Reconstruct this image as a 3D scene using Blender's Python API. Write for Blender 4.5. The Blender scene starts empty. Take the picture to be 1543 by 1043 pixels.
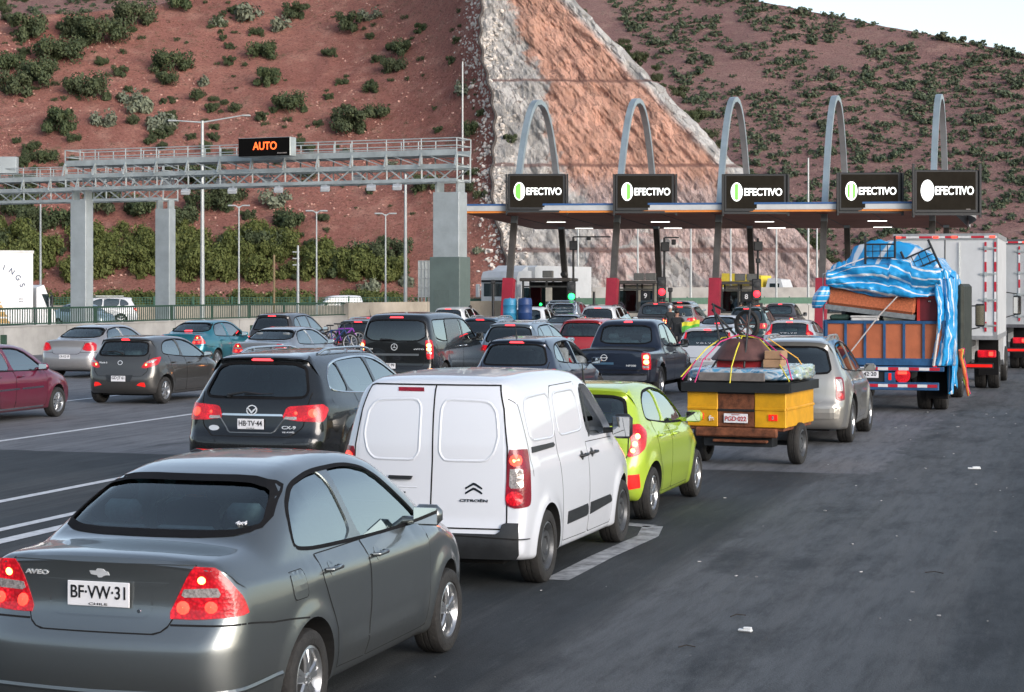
import bpy, bmesh, math, random
import numpy as np
from mathutils import Vector, Matrix
from mathutils.bvhtree import BVHTree
from mathutils.geometry import delaunay_2d_cdt
R = math.radians
random.seed(7)
scene = bpy.context.scene
COL = scene.collection

# ------------------------------------------------------------------ camera
F, H0, CX, HY = 2900.0, 2.55, 771.5, 432.0
cam = bpy.data.objects.new("camera", bpy.data.cameras.new("camera"))
COL.objects.link(cam); scene.camera = cam
cam.location = (0, 0, H0); cam.rotation_euler = (R(90), 0, 0)
cam.data.sensor_width = 36; cam.data.lens = 36 * F / 1543
cam.data.shift_y = -(521.5 - HY) / 1543
cam.data.clip_start = 0.3; cam.data.clip_end = 3000

# ------------------------------------------------------------------ world and light
SUN_EL, SUN_AZ = 17.0, 142.0          # low evening sun off to the right, ahead of the camera
w = bpy.data.worlds.new("World"); scene.world = w; w.use_nodes = True
nt = w.node_tree; nt.nodes.clear()
sky = nt.nodes.new("ShaderNodeTexSky"); sky.sky_type = 'NISHITA'; sky.sun_disc = False
sky.sun_elevation = R(SUN_EL); sky.sun_rotation = R(SUN_AZ); sky.altitude = 400
sky.air_density = 1.0; sky.dust_density = 1.2; sky.ozone_density = 1.2
bg = nt.nodes.new("ShaderNodeBackground"); bg.inputs[1].default_value = 0.11
hs = nt.nodes.new("ShaderNodeHueSaturation"); hs.inputs['Saturation'].default_value = 0.68
wo = nt.nodes.new("ShaderNodeOutputWorld")
nt.links.new(sky.outputs[0], hs.inputs['Color']); nt.links.new(hs.outputs[0], bg.inputs[0]); nt.links.new(bg.outputs[0], wo.inputs[0])
sl = bpy.data.lights.new("evening_sun", 'SUN'); sl.energy = 1.5; sl.angle = R(38); sl.color = (1.0, 0.9, 0.84)
so = bpy.data.objects.new("evening_sun", sl); COL.objects.link(so)
a = R(SUN_AZ)
sd = Vector((math.sin(a) * math.cos(R(SUN_EL)), math.cos(a) * math.cos(R(SUN_EL)), math.sin(R(SUN_EL))))
so.rotation_euler = sd.to_track_quat('Z', 'Y').to_euler()
scene.view_settings.view_transform = 'Standard'; scene.view_settings.look = 'None'
scene.view_settings.exposure = 1.2; scene.view_settings.gamma = 1.0
scene.render.engine = 'CYCLES'
scene.cycles.max_bounces = 6; scene.cycles.transparent_max_bounces = 12
scene.render.resolution_x = 1024; scene.render.resolution_y = 692

TH = 17.0                                                    # road heading, degrees right of the view axis
def S(Y): return F / Y
def at(px, py, Y): return Vector(((px - CX) * Y / F, Y, H0 - (py - HY) * Y / F))
def gx(px, Y): return (px - CX) * Y / F
def fwd(h=TH): return Vector((math.sin(R(h)), math.cos(R(h)), 0))
def rgt(h=TH): return Vector((math.cos(R(h)), -math.sin(R(h)), 0))
def uv2w(u, v, z=0): return rgt() * u + fwd() * v + Vector((0, 0, z))

# ------------------------------------------------------------------ object helpers
def tag(o, label=None, cat=None, group=None, kind=None):
    if label: o["label"] = label
    if cat: o["category"] = cat
    if group: o["group"] = group
    if kind: o["kind"] = kind
    return o
def empty(name, loc=(0, 0, 0), rz=0.0, label=None, cat=None, group=None):
    o = bpy.data.objects.new(name, None); COL.objects.link(o)
    o.location = loc; o.rotation_euler = (0, 0, rz); o.empty_display_size = .3
    return tag(o, label, cat, group)
def link(name, me, mat=None, parent=None, loc=None, rot=None):
    o = bpy.data.objects.new(name, me); COL.objects.link(o)
    if mat is not None and len(me.materials) == 0:
        for m in (mat if isinstance(mat, (list, tuple)) else [mat]): me.materials.append(m)
    if parent: o.parent = parent
    if loc is not None: o.location = loc
    if rot is not None: o.rotation_euler = rot
    return o
def smooth_mesh(me, ang=35):
    bm = bmesh.new(); bm.from_mesh(me)
    c = R(ang)
    for f in bm.faces: f.smooth = True
    for e in bm.edges:
        if len(e.link_faces) == 2:
            try:
                e.smooth = e.calc_face_angle(0) < c
            except Exception: pass
    bm.to_mesh(me); bm.free()
def copy_tree(o, parent=None):
    c = o.copy(); COL.objects.link(c); c.parent = parent
    for ch in list(o.children): copy_tree(ch, c)
    return c

TMP = bpy.data.scenes.new('scratch'); TVL = TMP.view_layers[0]
class MB:
    def __init__(s): s.v = []; s.f = []; s.m = []; s.cm = 0
    def add(s, vs, fs):
        b = len(s.v); s.v += [tuple(v) for v in vs]
        for f in fs: s.f.append(tuple(i + b for i in f)); s.m.append(s.cm)
        return s
    def box(s, x0, x1, y0, y1, z0, z1, M=None, bev=0.0):
        if x0 > x1: x0, x1 = x1, x0
        if y0 > y1: y0, y1 = y1, y0
        if z0 > z1: z0, z1 = z1, z0
        if bev > 0:
            b = min(bev, (x1 - x0) * .45, (y1 - y0) * .45, (z1 - z0) * .45)
            vs = []; idx = {}
            for i, (xa, sx) in enumerate(((x0, 1), (x1, -1))):
                for j, (ya, sy) in enumerate(((y0, 1), (y1, -1))):
                    for k, (za, sz) in enumerate(((z0, 1), (z1, -1))):
                        for ax in range(3):
                            p = [xa + sx * b, ya + sy * b, za + sz * b]
                            p[ax] = (xa, ya, za)[ax]
                            idx[(i, j, k, ax)] = len(vs); vs.append(tuple(p))
            fs = []
            g = lambda i, j, k, a: idx[(i, j, k, a)]
            for i in (0, 1):
                q = [g(i, 0, 0, 0), g(i, 1, 0, 0), g(i, 1, 1, 0), g(i, 0, 1, 0)]; fs.append(q if i else q[::-1])
                q = [g(0, i, 0, 1), g(0, i, 1, 1), g(1, i, 1, 1), g(1, i, 0, 1)]; fs.append(q if i else q[::-1])
                q = [g(0, 0, i, 2), g(1, 0, i, 2), g(1, 1, i, 2), g(0, 1, i, 2)]; fs.append(q if i else q[::-1])
            for i in (0, 1):
                for j in (0, 1):
                    fs.append([g(i, j, 0, 0), g(i, j, 1, 0), g(i, j, 1, 1), g(i, j, 0, 1)])
                    fs.append([g(i, 0, j, 0), g(i, 1, j, 0), g(i, 1, j, 2), g(i, 0, j, 2)])
                    fs.append([g(0, i, j, 1), g(1, i, j, 1), g(1, i, j, 2), g(0, i, j, 2)])
                    for k in (0, 1): fs.append([g(i, j, k, 0), g(i, j, k, 1), g(i, j, k, 2)])
        else:
            vs = [(x0, y0, z0), (x1, y0, z0), (x1, y1, z0), (x0, y1, z0), (x0, y0, z1), (x1, y0, z1), (x1, y1, z1), (x0, y1, z1)]
            fs = [(0, 3, 2, 1), (4, 5, 6, 7), (0, 1, 5, 4), (1, 2, 6, 5), (2, 3, 7, 6), (3, 0, 4, 7)]
        if M is not None: vs = [M @ Vector(v) for v in vs]
        return s.add(vs, fs)
    def bar(s, a, b, w, h=None, up=(0, 0, 1)):
        h = w if h is None else h
        a = Vector(a); b = Vector(b); d = (b - a)
        if d.length < 1e-6: return s
        d.normalize(); u = Vector(up)
        if abs(d.dot(u)) > .98: u = Vector((1, 0, 0))
        r = d.cross(u).normalized(); u = r.cross(d)
        vs = []
        for p in (a, b):
            for i, j in ((-1, -1), (1, -1), (1, 1), (-1, 1)): vs.append(p + r * (i * w / 2) + u * (j * h / 2))
        return s.add(vs, [(0, 1, 2, 3), (7, 6, 5, 4), (0, 4, 5, 1), (1, 5, 6, 2), (2, 6, 7, 3), (3, 7, 4, 0)])
    def tube(s, pts, rad, n=8, closed=False, caps=True):
        pts = [Vector(p) for p in pts]; N = len(pts)
        rads = rad if isinstance(rad, (list, tuple)) else [rad] * N
        vs = []; u = None
        for i, p in enumerate(pts):
            if closed: t = pts[(i + 1) % N] - pts[i - 1]
            else: t = pts[min(i + 1, N - 1)] - pts[max(i - 1, 0)]
            t.normalize()
            if u is None:
                u = Vector((0, 0, 1)) if abs(t.z) < .9 else Vector((1, 0, 0))
            u = (u - t * u.dot(t)).normalized(); r = t.cross(u)
            for k in range(n):
                a = 2 * math.pi * k / n
                vs.append(p + (u * math.cos(a) + r * math.sin(a)) * rads[i])
        fs = []
        for i in range(N if closed else N - 1):
            j = (i + 1) % N
            for k in range(n): fs.append((i * n + k, i * n + (k + 1) % n, j * n + (k + 1) % n, j * n + k))
        if caps and not closed:
            fs.append(tuple(range(n))[::-1]); fs.append(tuple((N - 1) * n + k for k in range(n)))
        return s.add(vs, fs)
    def lathe(s, prof, n=24, M=None, closed=False, caps=True):
        # prof: (radius, height) about local z
        vs = []; fs = []
        for r, h in prof:
            for k in range(n):
                a = 2 * math.pi * k / n; vs.append(Vector((r * math.cos(a), r * math.sin(a), h)))
        m = len(prof)
        for i in range(m if closed else m - 1):
            j = (i + 1) % m
            for k in range(n): fs.append((i * n + k, i * n + (k + 1) % n, j * n + (k + 1) % n, j * n + k))
        if not closed and caps:
            if prof[0][0] > 1e-4: fs.append(tuple(range(n))[::-1])
            if prof[-1][0] > 1e-4: fs.append(tuple((m - 1) * n + k for k in range(n)))
        if M is not None: vs = [M @ v for v in vs]
        return s.add(vs, fs)
    def prism(s, poly, axis, a, b, M=None):
        # poly of 2D points, extruded along axis from a to b
        def mk(p, t):
            if axis == 'y': return (p[0], t, p[1])
            if axis == 'x': return (t, p[0], p[1])
            return (p[0], p[1], t)
        n = len(poly); vs = [mk(p, a) for p in poly] + [mk(p, b) for p in poly]
        fs = [tuple(range(n)), tuple(range(2 * n - 1, n - 1, -1))] + [(i, n + i, n + (i + 1) % n, (i + 1) % n) for i in range(n)]
        if M is not None: vs = [M @ Vector(v) for v in vs]
        return s.add(vs, fs)
    def mesh(s, name='m', fix=True, smooth=None):
        used = sorted({i for f in s.f for i in f}); mp = {o: n for n, o in enumerate(used)}
        me = bpy.data.meshes.new(name); me.from_pydata([tuple(s.v[i]) for i in used], [], [tuple(mp[i] for i in f) for f in s.f])
        if any(s.m): me.polygons.foreach_set('material_index', s.m)
        if fix:
            bm = bmesh.new(); bm.from_mesh(me); bmesh.ops.recalc_face_normals(bm, faces=bm.faces); bm.to_mesh(me); bm.free()
        if smooth: smooth_mesh(me, smooth)
        me.update(); return me
    def build(s, name, mat, parent=None, smooth=None, fix=True, loc=None, rot=None):
        return link(name, s.mesh(name, fix, smooth), mat, parent, loc, rot)

# ------------------------------------------------------------------ materials
_M = {}
def nd(nt, t, **k):
    n = nt.nodes.new(t)
    for a, b in k.items():
        if a in n.inputs: n.inputs[a].default_value = b
        else: setattr(n, a, b)
    return n
def base(name):
    m = bpy.data.materials.new(name); m.use_nodes = True
    return m, m.node_tree, m.node_tree.nodes["Principled BSDF"]
def c4(c): return (c[0], c[1], c[2], 1)
def plain(name, col, rough=.5, metal=0., emit=None, es=0., var=.15, vs=6., bump=0., bs=40., coat=0., spec=.5):
    if name in _M: return _M[name]
    m, nt, b = base(name); _M[name] = m
    b.inputs['Roughness'].default_value = rough; b.inputs['Metallic'].default_value = metal
    b.inputs['Coat Weight'].default_value = coat; b.inputs['Coat Roughness'].default_value = .04
    b.inputs['Specular IOR Level'].default_value = spec
    tc = nd(nt, 'ShaderNodeTexCoord')
    if var:
        nz = nd(nt, 'ShaderNodeTexNoise', Scale=vs, Detail=6., Roughness=.65); nt.links.new(tc.outputs['Object'], nz.inputs['Vector'])
        mx = nd(nt, 'ShaderNodeMix', data_type='RGBA')
        mx.inputs[6].default_value = c4([max(0, x * (1 - var)) for x in col]); mx.inputs[7].default_value = c4([min(1, x * (1 + var)) for x in col])
        rp = nd(nt, 'ShaderNodeMapRange'); rp.inputs[1].default_value = .3; rp.inputs[2].default_value = .7
        nt.links.new(nz.outputs['Fac'], rp.inputs[0]); nt.links.new(rp.outputs[0], mx.inputs[0]); nt.links.new(mx.outputs[2], b.inputs['Base Color'])
    else: b.inputs['Base Color'].default_value = c4(col)
    if bump:
        n2 = nd(nt, 'ShaderNodeTexNoise', Scale=bs, Detail=5.); nt.links.new(tc.outputs['Object'], n2.inputs['Vector'])
        bp = nd(nt, 'ShaderNodeBump', Strength=bump, Distance=.02); nt.links.new(n2.outputs['Fac'], bp.inputs['Height']); nt.links.new(bp.outputs[0], b.inputs['Normal'])
    if emit: b.inputs['Emission Color'].default_value = c4(emit); b.inputs['Emission Strength'].default_value = es
    return m
def paint(name, col, metal=.5, rough=.32, dirt=.5):
    """car paint: flake noise, clear coat, road dust that thickens towards the sill"""
    if name in _M: return _M[name]
    m, nt, b = base(name); _M[name] = m
    tc = nd(nt, 'ShaderNodeTexCoord')
    sep = nd(nt, 'ShaderNodeSeparateXYZ'); nt.links.new(tc.outputs['Object'], sep.inputs[0])
    nz = nd(nt, 'ShaderNodeTexNoise', Scale=5., Detail=8., Roughness=.7); nt.links.new(tc.outputs['Object'], nz.inputs['Vector'])
    mr = nd(nt, 'ShaderNodeMapRange'); mr.inputs[1].default_value = .75; mr.inputs[2].default_value = .2; mr.inputs[3].default_value = 0; mr.inputs[4].default_value = 1
    nt.links.new(sep.outputs[2], mr.inputs[0])
    mu = nd(nt, 'ShaderNodeMath', operation='MULTIPLY'); nt.links.new(mr.outputs[0], mu.inputs[0]); nt.links.new(nz.outputs['Fac'], mu.inputs[1])
    m2 = nd(nt, 'ShaderNodeMath', operation='MULTIPLY_ADD'); m2.inputs[1].default_value = dirt; m2.inputs[2].default_value = .0
    nt.links.new(mu.outputs[0], m2.inputs[0])
    film = nd(nt, 'ShaderNodeMath', operation='MULTIPLY'); film.inputs[1].default_value = .05 * dirt; nt.links.new(nz.outputs['Fac'], film.inputs[0])
    ad = nd(nt, 'ShaderNodeMath', operation='ADD', use_clamp=True); nt.links.new(m2.outputs[0], ad.inputs[0]); nt.links.new(film.outputs[0], ad.inputs[1])
    mx = nd(nt, 'ShaderNodeMix', data_type='RGBA'); mx.inputs[6].default_value = c4(col); mx.inputs[7].default_value = (.13, .11, .095, 1)
    nt.links.new(ad.outputs[0], mx.inputs[0]); nt.links.new(mx.outputs[2], b.inputs['Base Color'])
    rr = nd(nt, 'ShaderNodeMath', operation='MULTIPLY_ADD'); rr.inputs[1].default_value = .5; rr.inputs[2].default_value = rough
    nt.links.new(ad.outputs[0], rr.inputs[0]); nt.links.new(rr.outputs[0], b.inputs['Roughness'])
    cr = nd(nt, 'ShaderNodeMath', operation='MULTIPLY_ADD'); cr.inputs[1].default_value = .5; cr.inputs[2].default_value = .03
    nt.links.new(ad.outputs[0], cr.inputs[0]); nt.links.new(cr.outputs[0], b.inputs['Coat Roughness'])
    b.inputs['Coat Weight'].default_value = .9; b.inputs['Metallic'].default_value = metal
    fl = nd(nt, 'ShaderNodeTexNoise', Scale=900., Detail=1.); nt.links.new(tc.outputs['Object'], fl.inputs['Vector'])
    bp = nd(nt, 'ShaderNodeBump', Strength=.06, Distance=.002); nt.links.new(fl.outputs['Fac'], bp.inputs['Height']); nt.links.new(bp.outputs[0], b.inputs['Normal'])
    return m
def glass(name, tint, ior=1.7, add=.05, rough=.02):
    if name in _M: return _M[name]
    m = bpy.data.materials.new(name); m.use_nodes = True; _M[name] = m
    nt = m.node_tree; nt.nodes.clear()
    o = nd(nt, 'ShaderNodeOutputMaterial'); mix = nd(nt, 'ShaderNodeMixShader')
    tr = nd(nt, 'ShaderNodeBsdfTransparent'); tr.inputs[0].default_value = c4(tint)
    gl = nd(nt, 'ShaderNodeBsdfGlossy'); gl.inputs['Roughness'].default_value = rough; gl.inputs[0].default_value = (.93, 1, .98, 1)
    fr = nd(nt, 'ShaderNodeFresnel'); fr.inputs[0].default_value = ior
    mm = nd(nt, 'ShaderNodeMath', operation='ADD', use_clamp=True); mm.inputs[1].default_value = add
    nt.links.new(fr.outputs[0], mm.inputs[0]); nt.links.new(mm.outputs[0], mix.inputs[0])
    nt.links.new(tr.outputs[0], mix.inputs[1]); nt.links.new(gl.outputs[0], mix.inputs[2]); nt.links.new(mix.outputs[0], o.inputs[0])
    return m
GLASS = glass('window_glass', (.74, .93, .93), 1.6, .07)
GLASS_SD = glass('side_window_glass', (.45, .58, .56), 2.1, .27)
GLASS_DK = glass('tinted_glass', (.14, .2, .22), 1.6, .07)
GLASS_OP = plain('distant_glass', (.015, .03, .034), .05, 0, var=.3, coat=1, spec=1.0)
RUBBER = plain('rubber', (.008, .008, .009), .8, var=.3, vs=3, spec=.15)
TYRE = plain('tyre_rubber', (.022, .021, .02), .75, var=.45, vs=9, bump=.3, bs=60)
BLKP = plain('black_plastic', (.022, .024, .026), .42, var=.25, vs=8, bump=.1, bs=300)
SEAM = plain('panel_gap', (.004, .004, .004), .9, var=0)
CHROME = plain('chrome', (.75, .77, .78), .12, 1, var=.05)
BADGE = plain('bright_badge', (.72, .74, .75), .35, .35, var=.05)
ALLOY = plain('alloy', (.42, .43, .44), .3, .85, var=.2, vs=10)
STEELR = plain('steel_rim', (.10, .105, .11), .4, .5, var=.3, vs=10)
PLATE = plain('number_plate', (.78, .78, .8), .35, var=.05)
PTEXT = plain('plate_letters', (.01, .01, .012), .5, var=0)
RTEXT = plain('plate_letters_red', (.45, .03, .03), .5, var=0)
SEAT = plain('seat_cloth', (.17, .19, .20), .85, var=.3, vs=12)
SKIN = plain('skin', (.38, .2, .14), .5, var=.1)
HAIR = plain('hair', (.012, .01, .009), .6, var=.3, vs=60)
LAMP_R = plain('brake_lens', (.5, .006, .012), .12, coat=1, emit=(1, .015, .03), es=.32, var=.2, vs=40)
LAMP_RD = plain('dim_lens', (.22, .004, .01), .12, coat=1, emit=(.8, .01, .05), es=.08, var=.2, vs=40)
BULB = plain('lit_bulb', (1, .3, .1), .3, emit=(1, .36, .08), es=4.5, var=.3, vs=60)
BULB_R = plain('lit_red_bulb', (1, .1, .05), .3, emit=(1, .03, .02), es=1.3, var=.3, vs=60)
def lens(name, col, em, es):
    m, nt, b = base(name); _M[name] = m; tc = nd(nt, 'ShaderNodeTexCoord')
    vo = nd(nt, 'ShaderNodeTexVoronoi', Scale=55.); nt.links.new(tc.outputs['Object'], vo.inputs['Vector'])
    n = nd(nt, 'ShaderNodeTexNoise', Scale=7., Detail=3.); nt.links.new(tc.outputs['Object'], n.inputs['Vector'])
    r = nd(nt, 'ShaderNodeMapRange'); r.inputs[1].default_value = .1; r.inputs[2].default_value = .75; r.inputs[3].default_value = 1.7; r.inputs[4].default_value = .25; nt.links.new(vo.outputs['Distance'], r.inputs[0])
    q = nd(nt, 'ShaderNodeMapRange'); q.inputs[1].default_value = .35; q.inputs[2].default_value = .65; q.inputs[3].default_value = .35; q.inputs[4].default_value = 1.5; nt.links.new(n.outputs['Fac'], q.inputs[0])
    mu = nd(nt, 'ShaderNodeMath', operation='MULTIPLY'); nt.links.new(r.outputs[0], mu.inputs[0]); nt.links.new(q.outputs[0], mu.inputs[1])
    m3 = nd(nt, 'ShaderNodeMath', operation='MULTIPLY'); m3.inputs[1].default_value = es; nt.links.new(mu.outputs[0], m3.inputs[0]); nt.links.new(m3.outputs[0], b.inputs['Emission Strength'])
    b.inputs['Base Color'].default_value = c4(col); b.inputs['Emission Color'].default_value = c4(em); b.inputs['Roughness'].default_value = .3; b.inputs['Coat Weight'].default_value = .4
    bp = nd(nt, 'ShaderNodeBump', Strength=.4, Distance=.004); nt.links.new(vo.outputs['Distance'], bp.inputs['Height']); nt.links.new(bp.outputs[0], b.inputs['Normal'])
    return m
LAMP_R = lens('brake_lens_faceted', (.36, .004, .010), (1, .012, .03), .20)
LAMP_RD = lens('dim_lens_faceted', (.16, .003, .012), (.8, .01, .06), .06)
LENS_W = plain('clear_lens', (.42, .38, .36), .1, .3, coat=1, var=.6, vs=60)
REFL = plain('red_reflector', (.55, .01, .01), .2, coat=1, emit=(1, .02, .01), es=.25, var=.2, vs=80)
CHMSL = plain('high_brake_light', (.6, .01, .02), .2, emit=(1, .05, .06), es=1.6, var=.5, vs=50)
UNDER = plain('underbody', (.01, .01, .01), .9, var=.3)
MIRROR = plain('mirror_glass', (.7, .72, .72), .03, 1, var=0)

# ------------------------------------------------------------------ 2D helpers
def chaikin(p, it=2, k=.25, closed=True):
    p = [np.array(q, float) for q in p]
    for _ in range(it):
        q = []; n = len(p)
        rng = range(n) if closed else range(n - 1)
        if not closed: q.append(p[0])
        for i in rng:
            a, b = p[i], p[(i + 1) % n]
            q.append(a * (1 - k) + b * k); q.append(a * k + b * (1 - k))
        if not closed: q.append(p[-1])
        p = q
    return p
def resample(p, d, closed=True):
    p = np.array(p, float)
    if closed: p = np.vstack([p, p[:1]])
    sg = np.linalg.norm(np.diff(p[:, :2], axis=0), axis=1); c = np.concatenate([[0], np.cumsum(sg)])
    n = max(3, int(round(c[-1] / d))); t = np.linspace(0, c[-1], n + 1)
    q = np.stack([np.interp(t, c, p[:, k]) for k in range(p.shape[1])], 1)
    return q[:-1] if closed else q
def rnd(p, it=2, k=.2): return [tuple(q) for q in chaikin(p, it, k)]
def clipx(poly, a, b):
    """clip polygon between two lines; each line is ((x,z),(x,z)) kept right of a, left of b"""
    def cl(poly, l, sgn):
        (x0, z0), (x1, z1) = l; out = []
        f = lambda p: sgn * ((x1 - x0) * (p[1] - z0) - (z1 - z0) * (p[0] - x0))
        for i in range(len(poly)):
            p, q = poly[i - 1], poly[i]; fp, fq = f(p), f(q)
            if fp * fq < 0:
                t = fp / (fp - fq); out.append((p[0] + (q[0] - p[0]) * t, p[1] + (q[1] - p[1]) * t))
            if fq >= 0: out.append(tuple(q))
        return out
    if a: poly = cl(poly, a, -1)
    if b: poly = cl(poly, b, 1)
    return poly
def inset(poly, d):
    p = np.array(poly, float); n = len(p); ar = 0
    for i in range(n): ar += p[i - 1][0] * p[i][1] - p[i][0] * p[i - 1][1]
    s = 1 if ar > 0 else -1; out = []
    for i in range(n):
        a = p[i] - p[i - 1]; b = p[(i + 1) % n] - p[i]
        a /= (np.linalg.norm(a) + 1e-9); b /= (np.linalg.norm(b) + 1e-9)
        nn = np.array([-(a[1] + b[1]), a[0] + b[0]]); l = np.linalg.norm(nn)
        out.append(tuple(p[i] + s * d * nn / (l + 1e-9)))
    return out
def sm(x): x = np.clip(x, 0, 1); return x * x * (3 - 2 * x)
def hash2(ix, iy, seed):
    h = (ix.astype(np.int64) * 374761393 + iy.astype(np.int64) * 668265263 + seed * 974634777) & 0xffffffff
    h = ((h ^ (h >> 13)) * 1274126177) & 0xffffffff
    return ((h ^ (h >> 16)) & 0xffff) / 65535.0
def vnoise(x, y, seed=0):
    x = np.asarray(x, float); y = np.asarray(y, float)
    ix = np.floor(x); iy = np.floor(y); fx = sm(x - ix); fy = sm(y - iy)
    a = hash2(ix, iy, seed); b = hash2(ix + 1, iy, seed); c = hash2(ix, iy + 1, seed); d = hash2(ix + 1, iy + 1, seed)
    return (a * (1 - fx) + b * fx) * (1 - fy) + (c * (1 - fx) + d * fx) * fy
def fbm(x, y, o=4, seed=0):
    s = 0; a = 1; t = 0
    for i in range(o):
        s = s + a * (vnoise(x * 2 ** i, y * 2 ** i, seed + i) - .5); t += a; a *= .5
    return s / t * 2

# ------------------------------------------------------------------ lettering
_tx = {}
def text(s, size, mat, parent, mtx, name='lettering', bold=0., depth=.004, wid=None, shear=0.):
    k = (s, bold, shear)
    if k not in _tx:
        cu = bpy.data.curves.new('t', 'FONT'); cu.body = s; cu.size = 1; cu.offset = bold; cu.align_x = 'CENTER'; cu.align_y = 'CENTER'; cu.shear = shear
        cu.extrude = .01
        o = bpy.data.objects.new('t', cu); TMP.collection.objects.link(o); TVL.update(); dg = TVL.depsgraph
        me = bpy.data.meshes.new_from_object(o.evaluated_get(dg)); bpy.data.objects.remove(o); _tx[k] = me
    me = _tx[k].copy(); me.materials.clear()
    co = np.zeros(len(me.vertices) * 3); me.vertices.foreach_get('co', co); co = co.reshape(-1, 3)
    co[:, 2] *= depth / .01
    sx = size
    w_ = co[:, 0].max() - co[:, 0].min()
    if wid: sx = wid / w_
    co[:, 0] *= sx; co[:, 1] *= size
    co[:, 1] -= (co[:, 1].max() + co[:, 1].min()) / 2; co[:, 0] -= (co[:, 0].max() + co[:, 0].min()) / 2
    me.vertices.foreach_set('co', co.ravel()); me.update()
    o = link(name, me, mat, parent); o.matrix_local = mtx
    return o
def frame(org, X, Y):
    X = Vector(X).normalized(); Y = Vector(Y).normalized(); Z = X.cross(Y)
    m = Matrix.Identity(4)
    for i in range(3): m[i][0] = X[i]; m[i][1] = Y[i]; m[i][2] = Z[i]; m[i][3] = org[i]
    return m
# ------------------------------------------------------------------ car bodies
def halfw(sp, x, z):
    L, W, H = sp['L'], sp['W'] / 2, sp['H']
    belt = sp['beltr'] + (sp['beltf'] - sp['beltr']) * np.clip(x / L, 0, 1)
    u = (z - .2) / (belt - .2)
    low = W - sp.get('bulge', .055) * np.abs((u - .52) / .5) ** 2.2
    wb = W - sp.get('bulge', .055) * 1.0 - sp.get('shoulder', .025)
    v = np.clip((z - belt) / (H - belt), 0, 1.1)
    up = wb - (wb - sp['rw']) * v ** 1.15
    k = sm((z - belt + .05) / .07)
    y = low * (1 - k) + up * k
    # character line
    if 'crease' in sp:
        z0, z1, amp = sp['crease']; zc = z0 + (z1 - z0) * x / L
        d = (z - zc)
        y = y + amp * np.where(d > 0, np.exp(-(d / .05) ** 2), np.exp(-(d / .13) ** 2)) * sm((x - .6) / .6) * sm((L - .5 - x) / .8)
    if 'crease2' in sp:
        z0, z1, amp = sp['crease2']; zc = z0 + (z1 - z0) * x / L; d = z - zc
        y = y + amp * np.where(d > 0, np.exp(-(d / .035) ** 2), np.exp(-(d / .1) ** 2)) * sm((x - sp['xr'] - .3) / .5) * sm((sp['xf'] - .35 - x) / .4)
    # taper in plan
    xr0 = sp.get('tapr', 1.1); xf0 = sp.get('tapf', 1.3)
    y = y - sp.get('tr', .07) * np.clip((xr0 - x) / xr0, 0, 1) ** 2 - sp.get('tf', .13) * np.clip((x - (L - xf0)) / xf0, 0, 1) ** 2
    if sp.get('flare', 0):
        for xw in (sp['xr'], sp['xf']):
            d = np.sqrt((x - xw) ** 2 + (z - sp['Rw']) ** 2)
            y = y + sp['flare'] * sm((sp['Ra'] + .16 - d) / .15) * (z < belt + .05)
    return y
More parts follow.
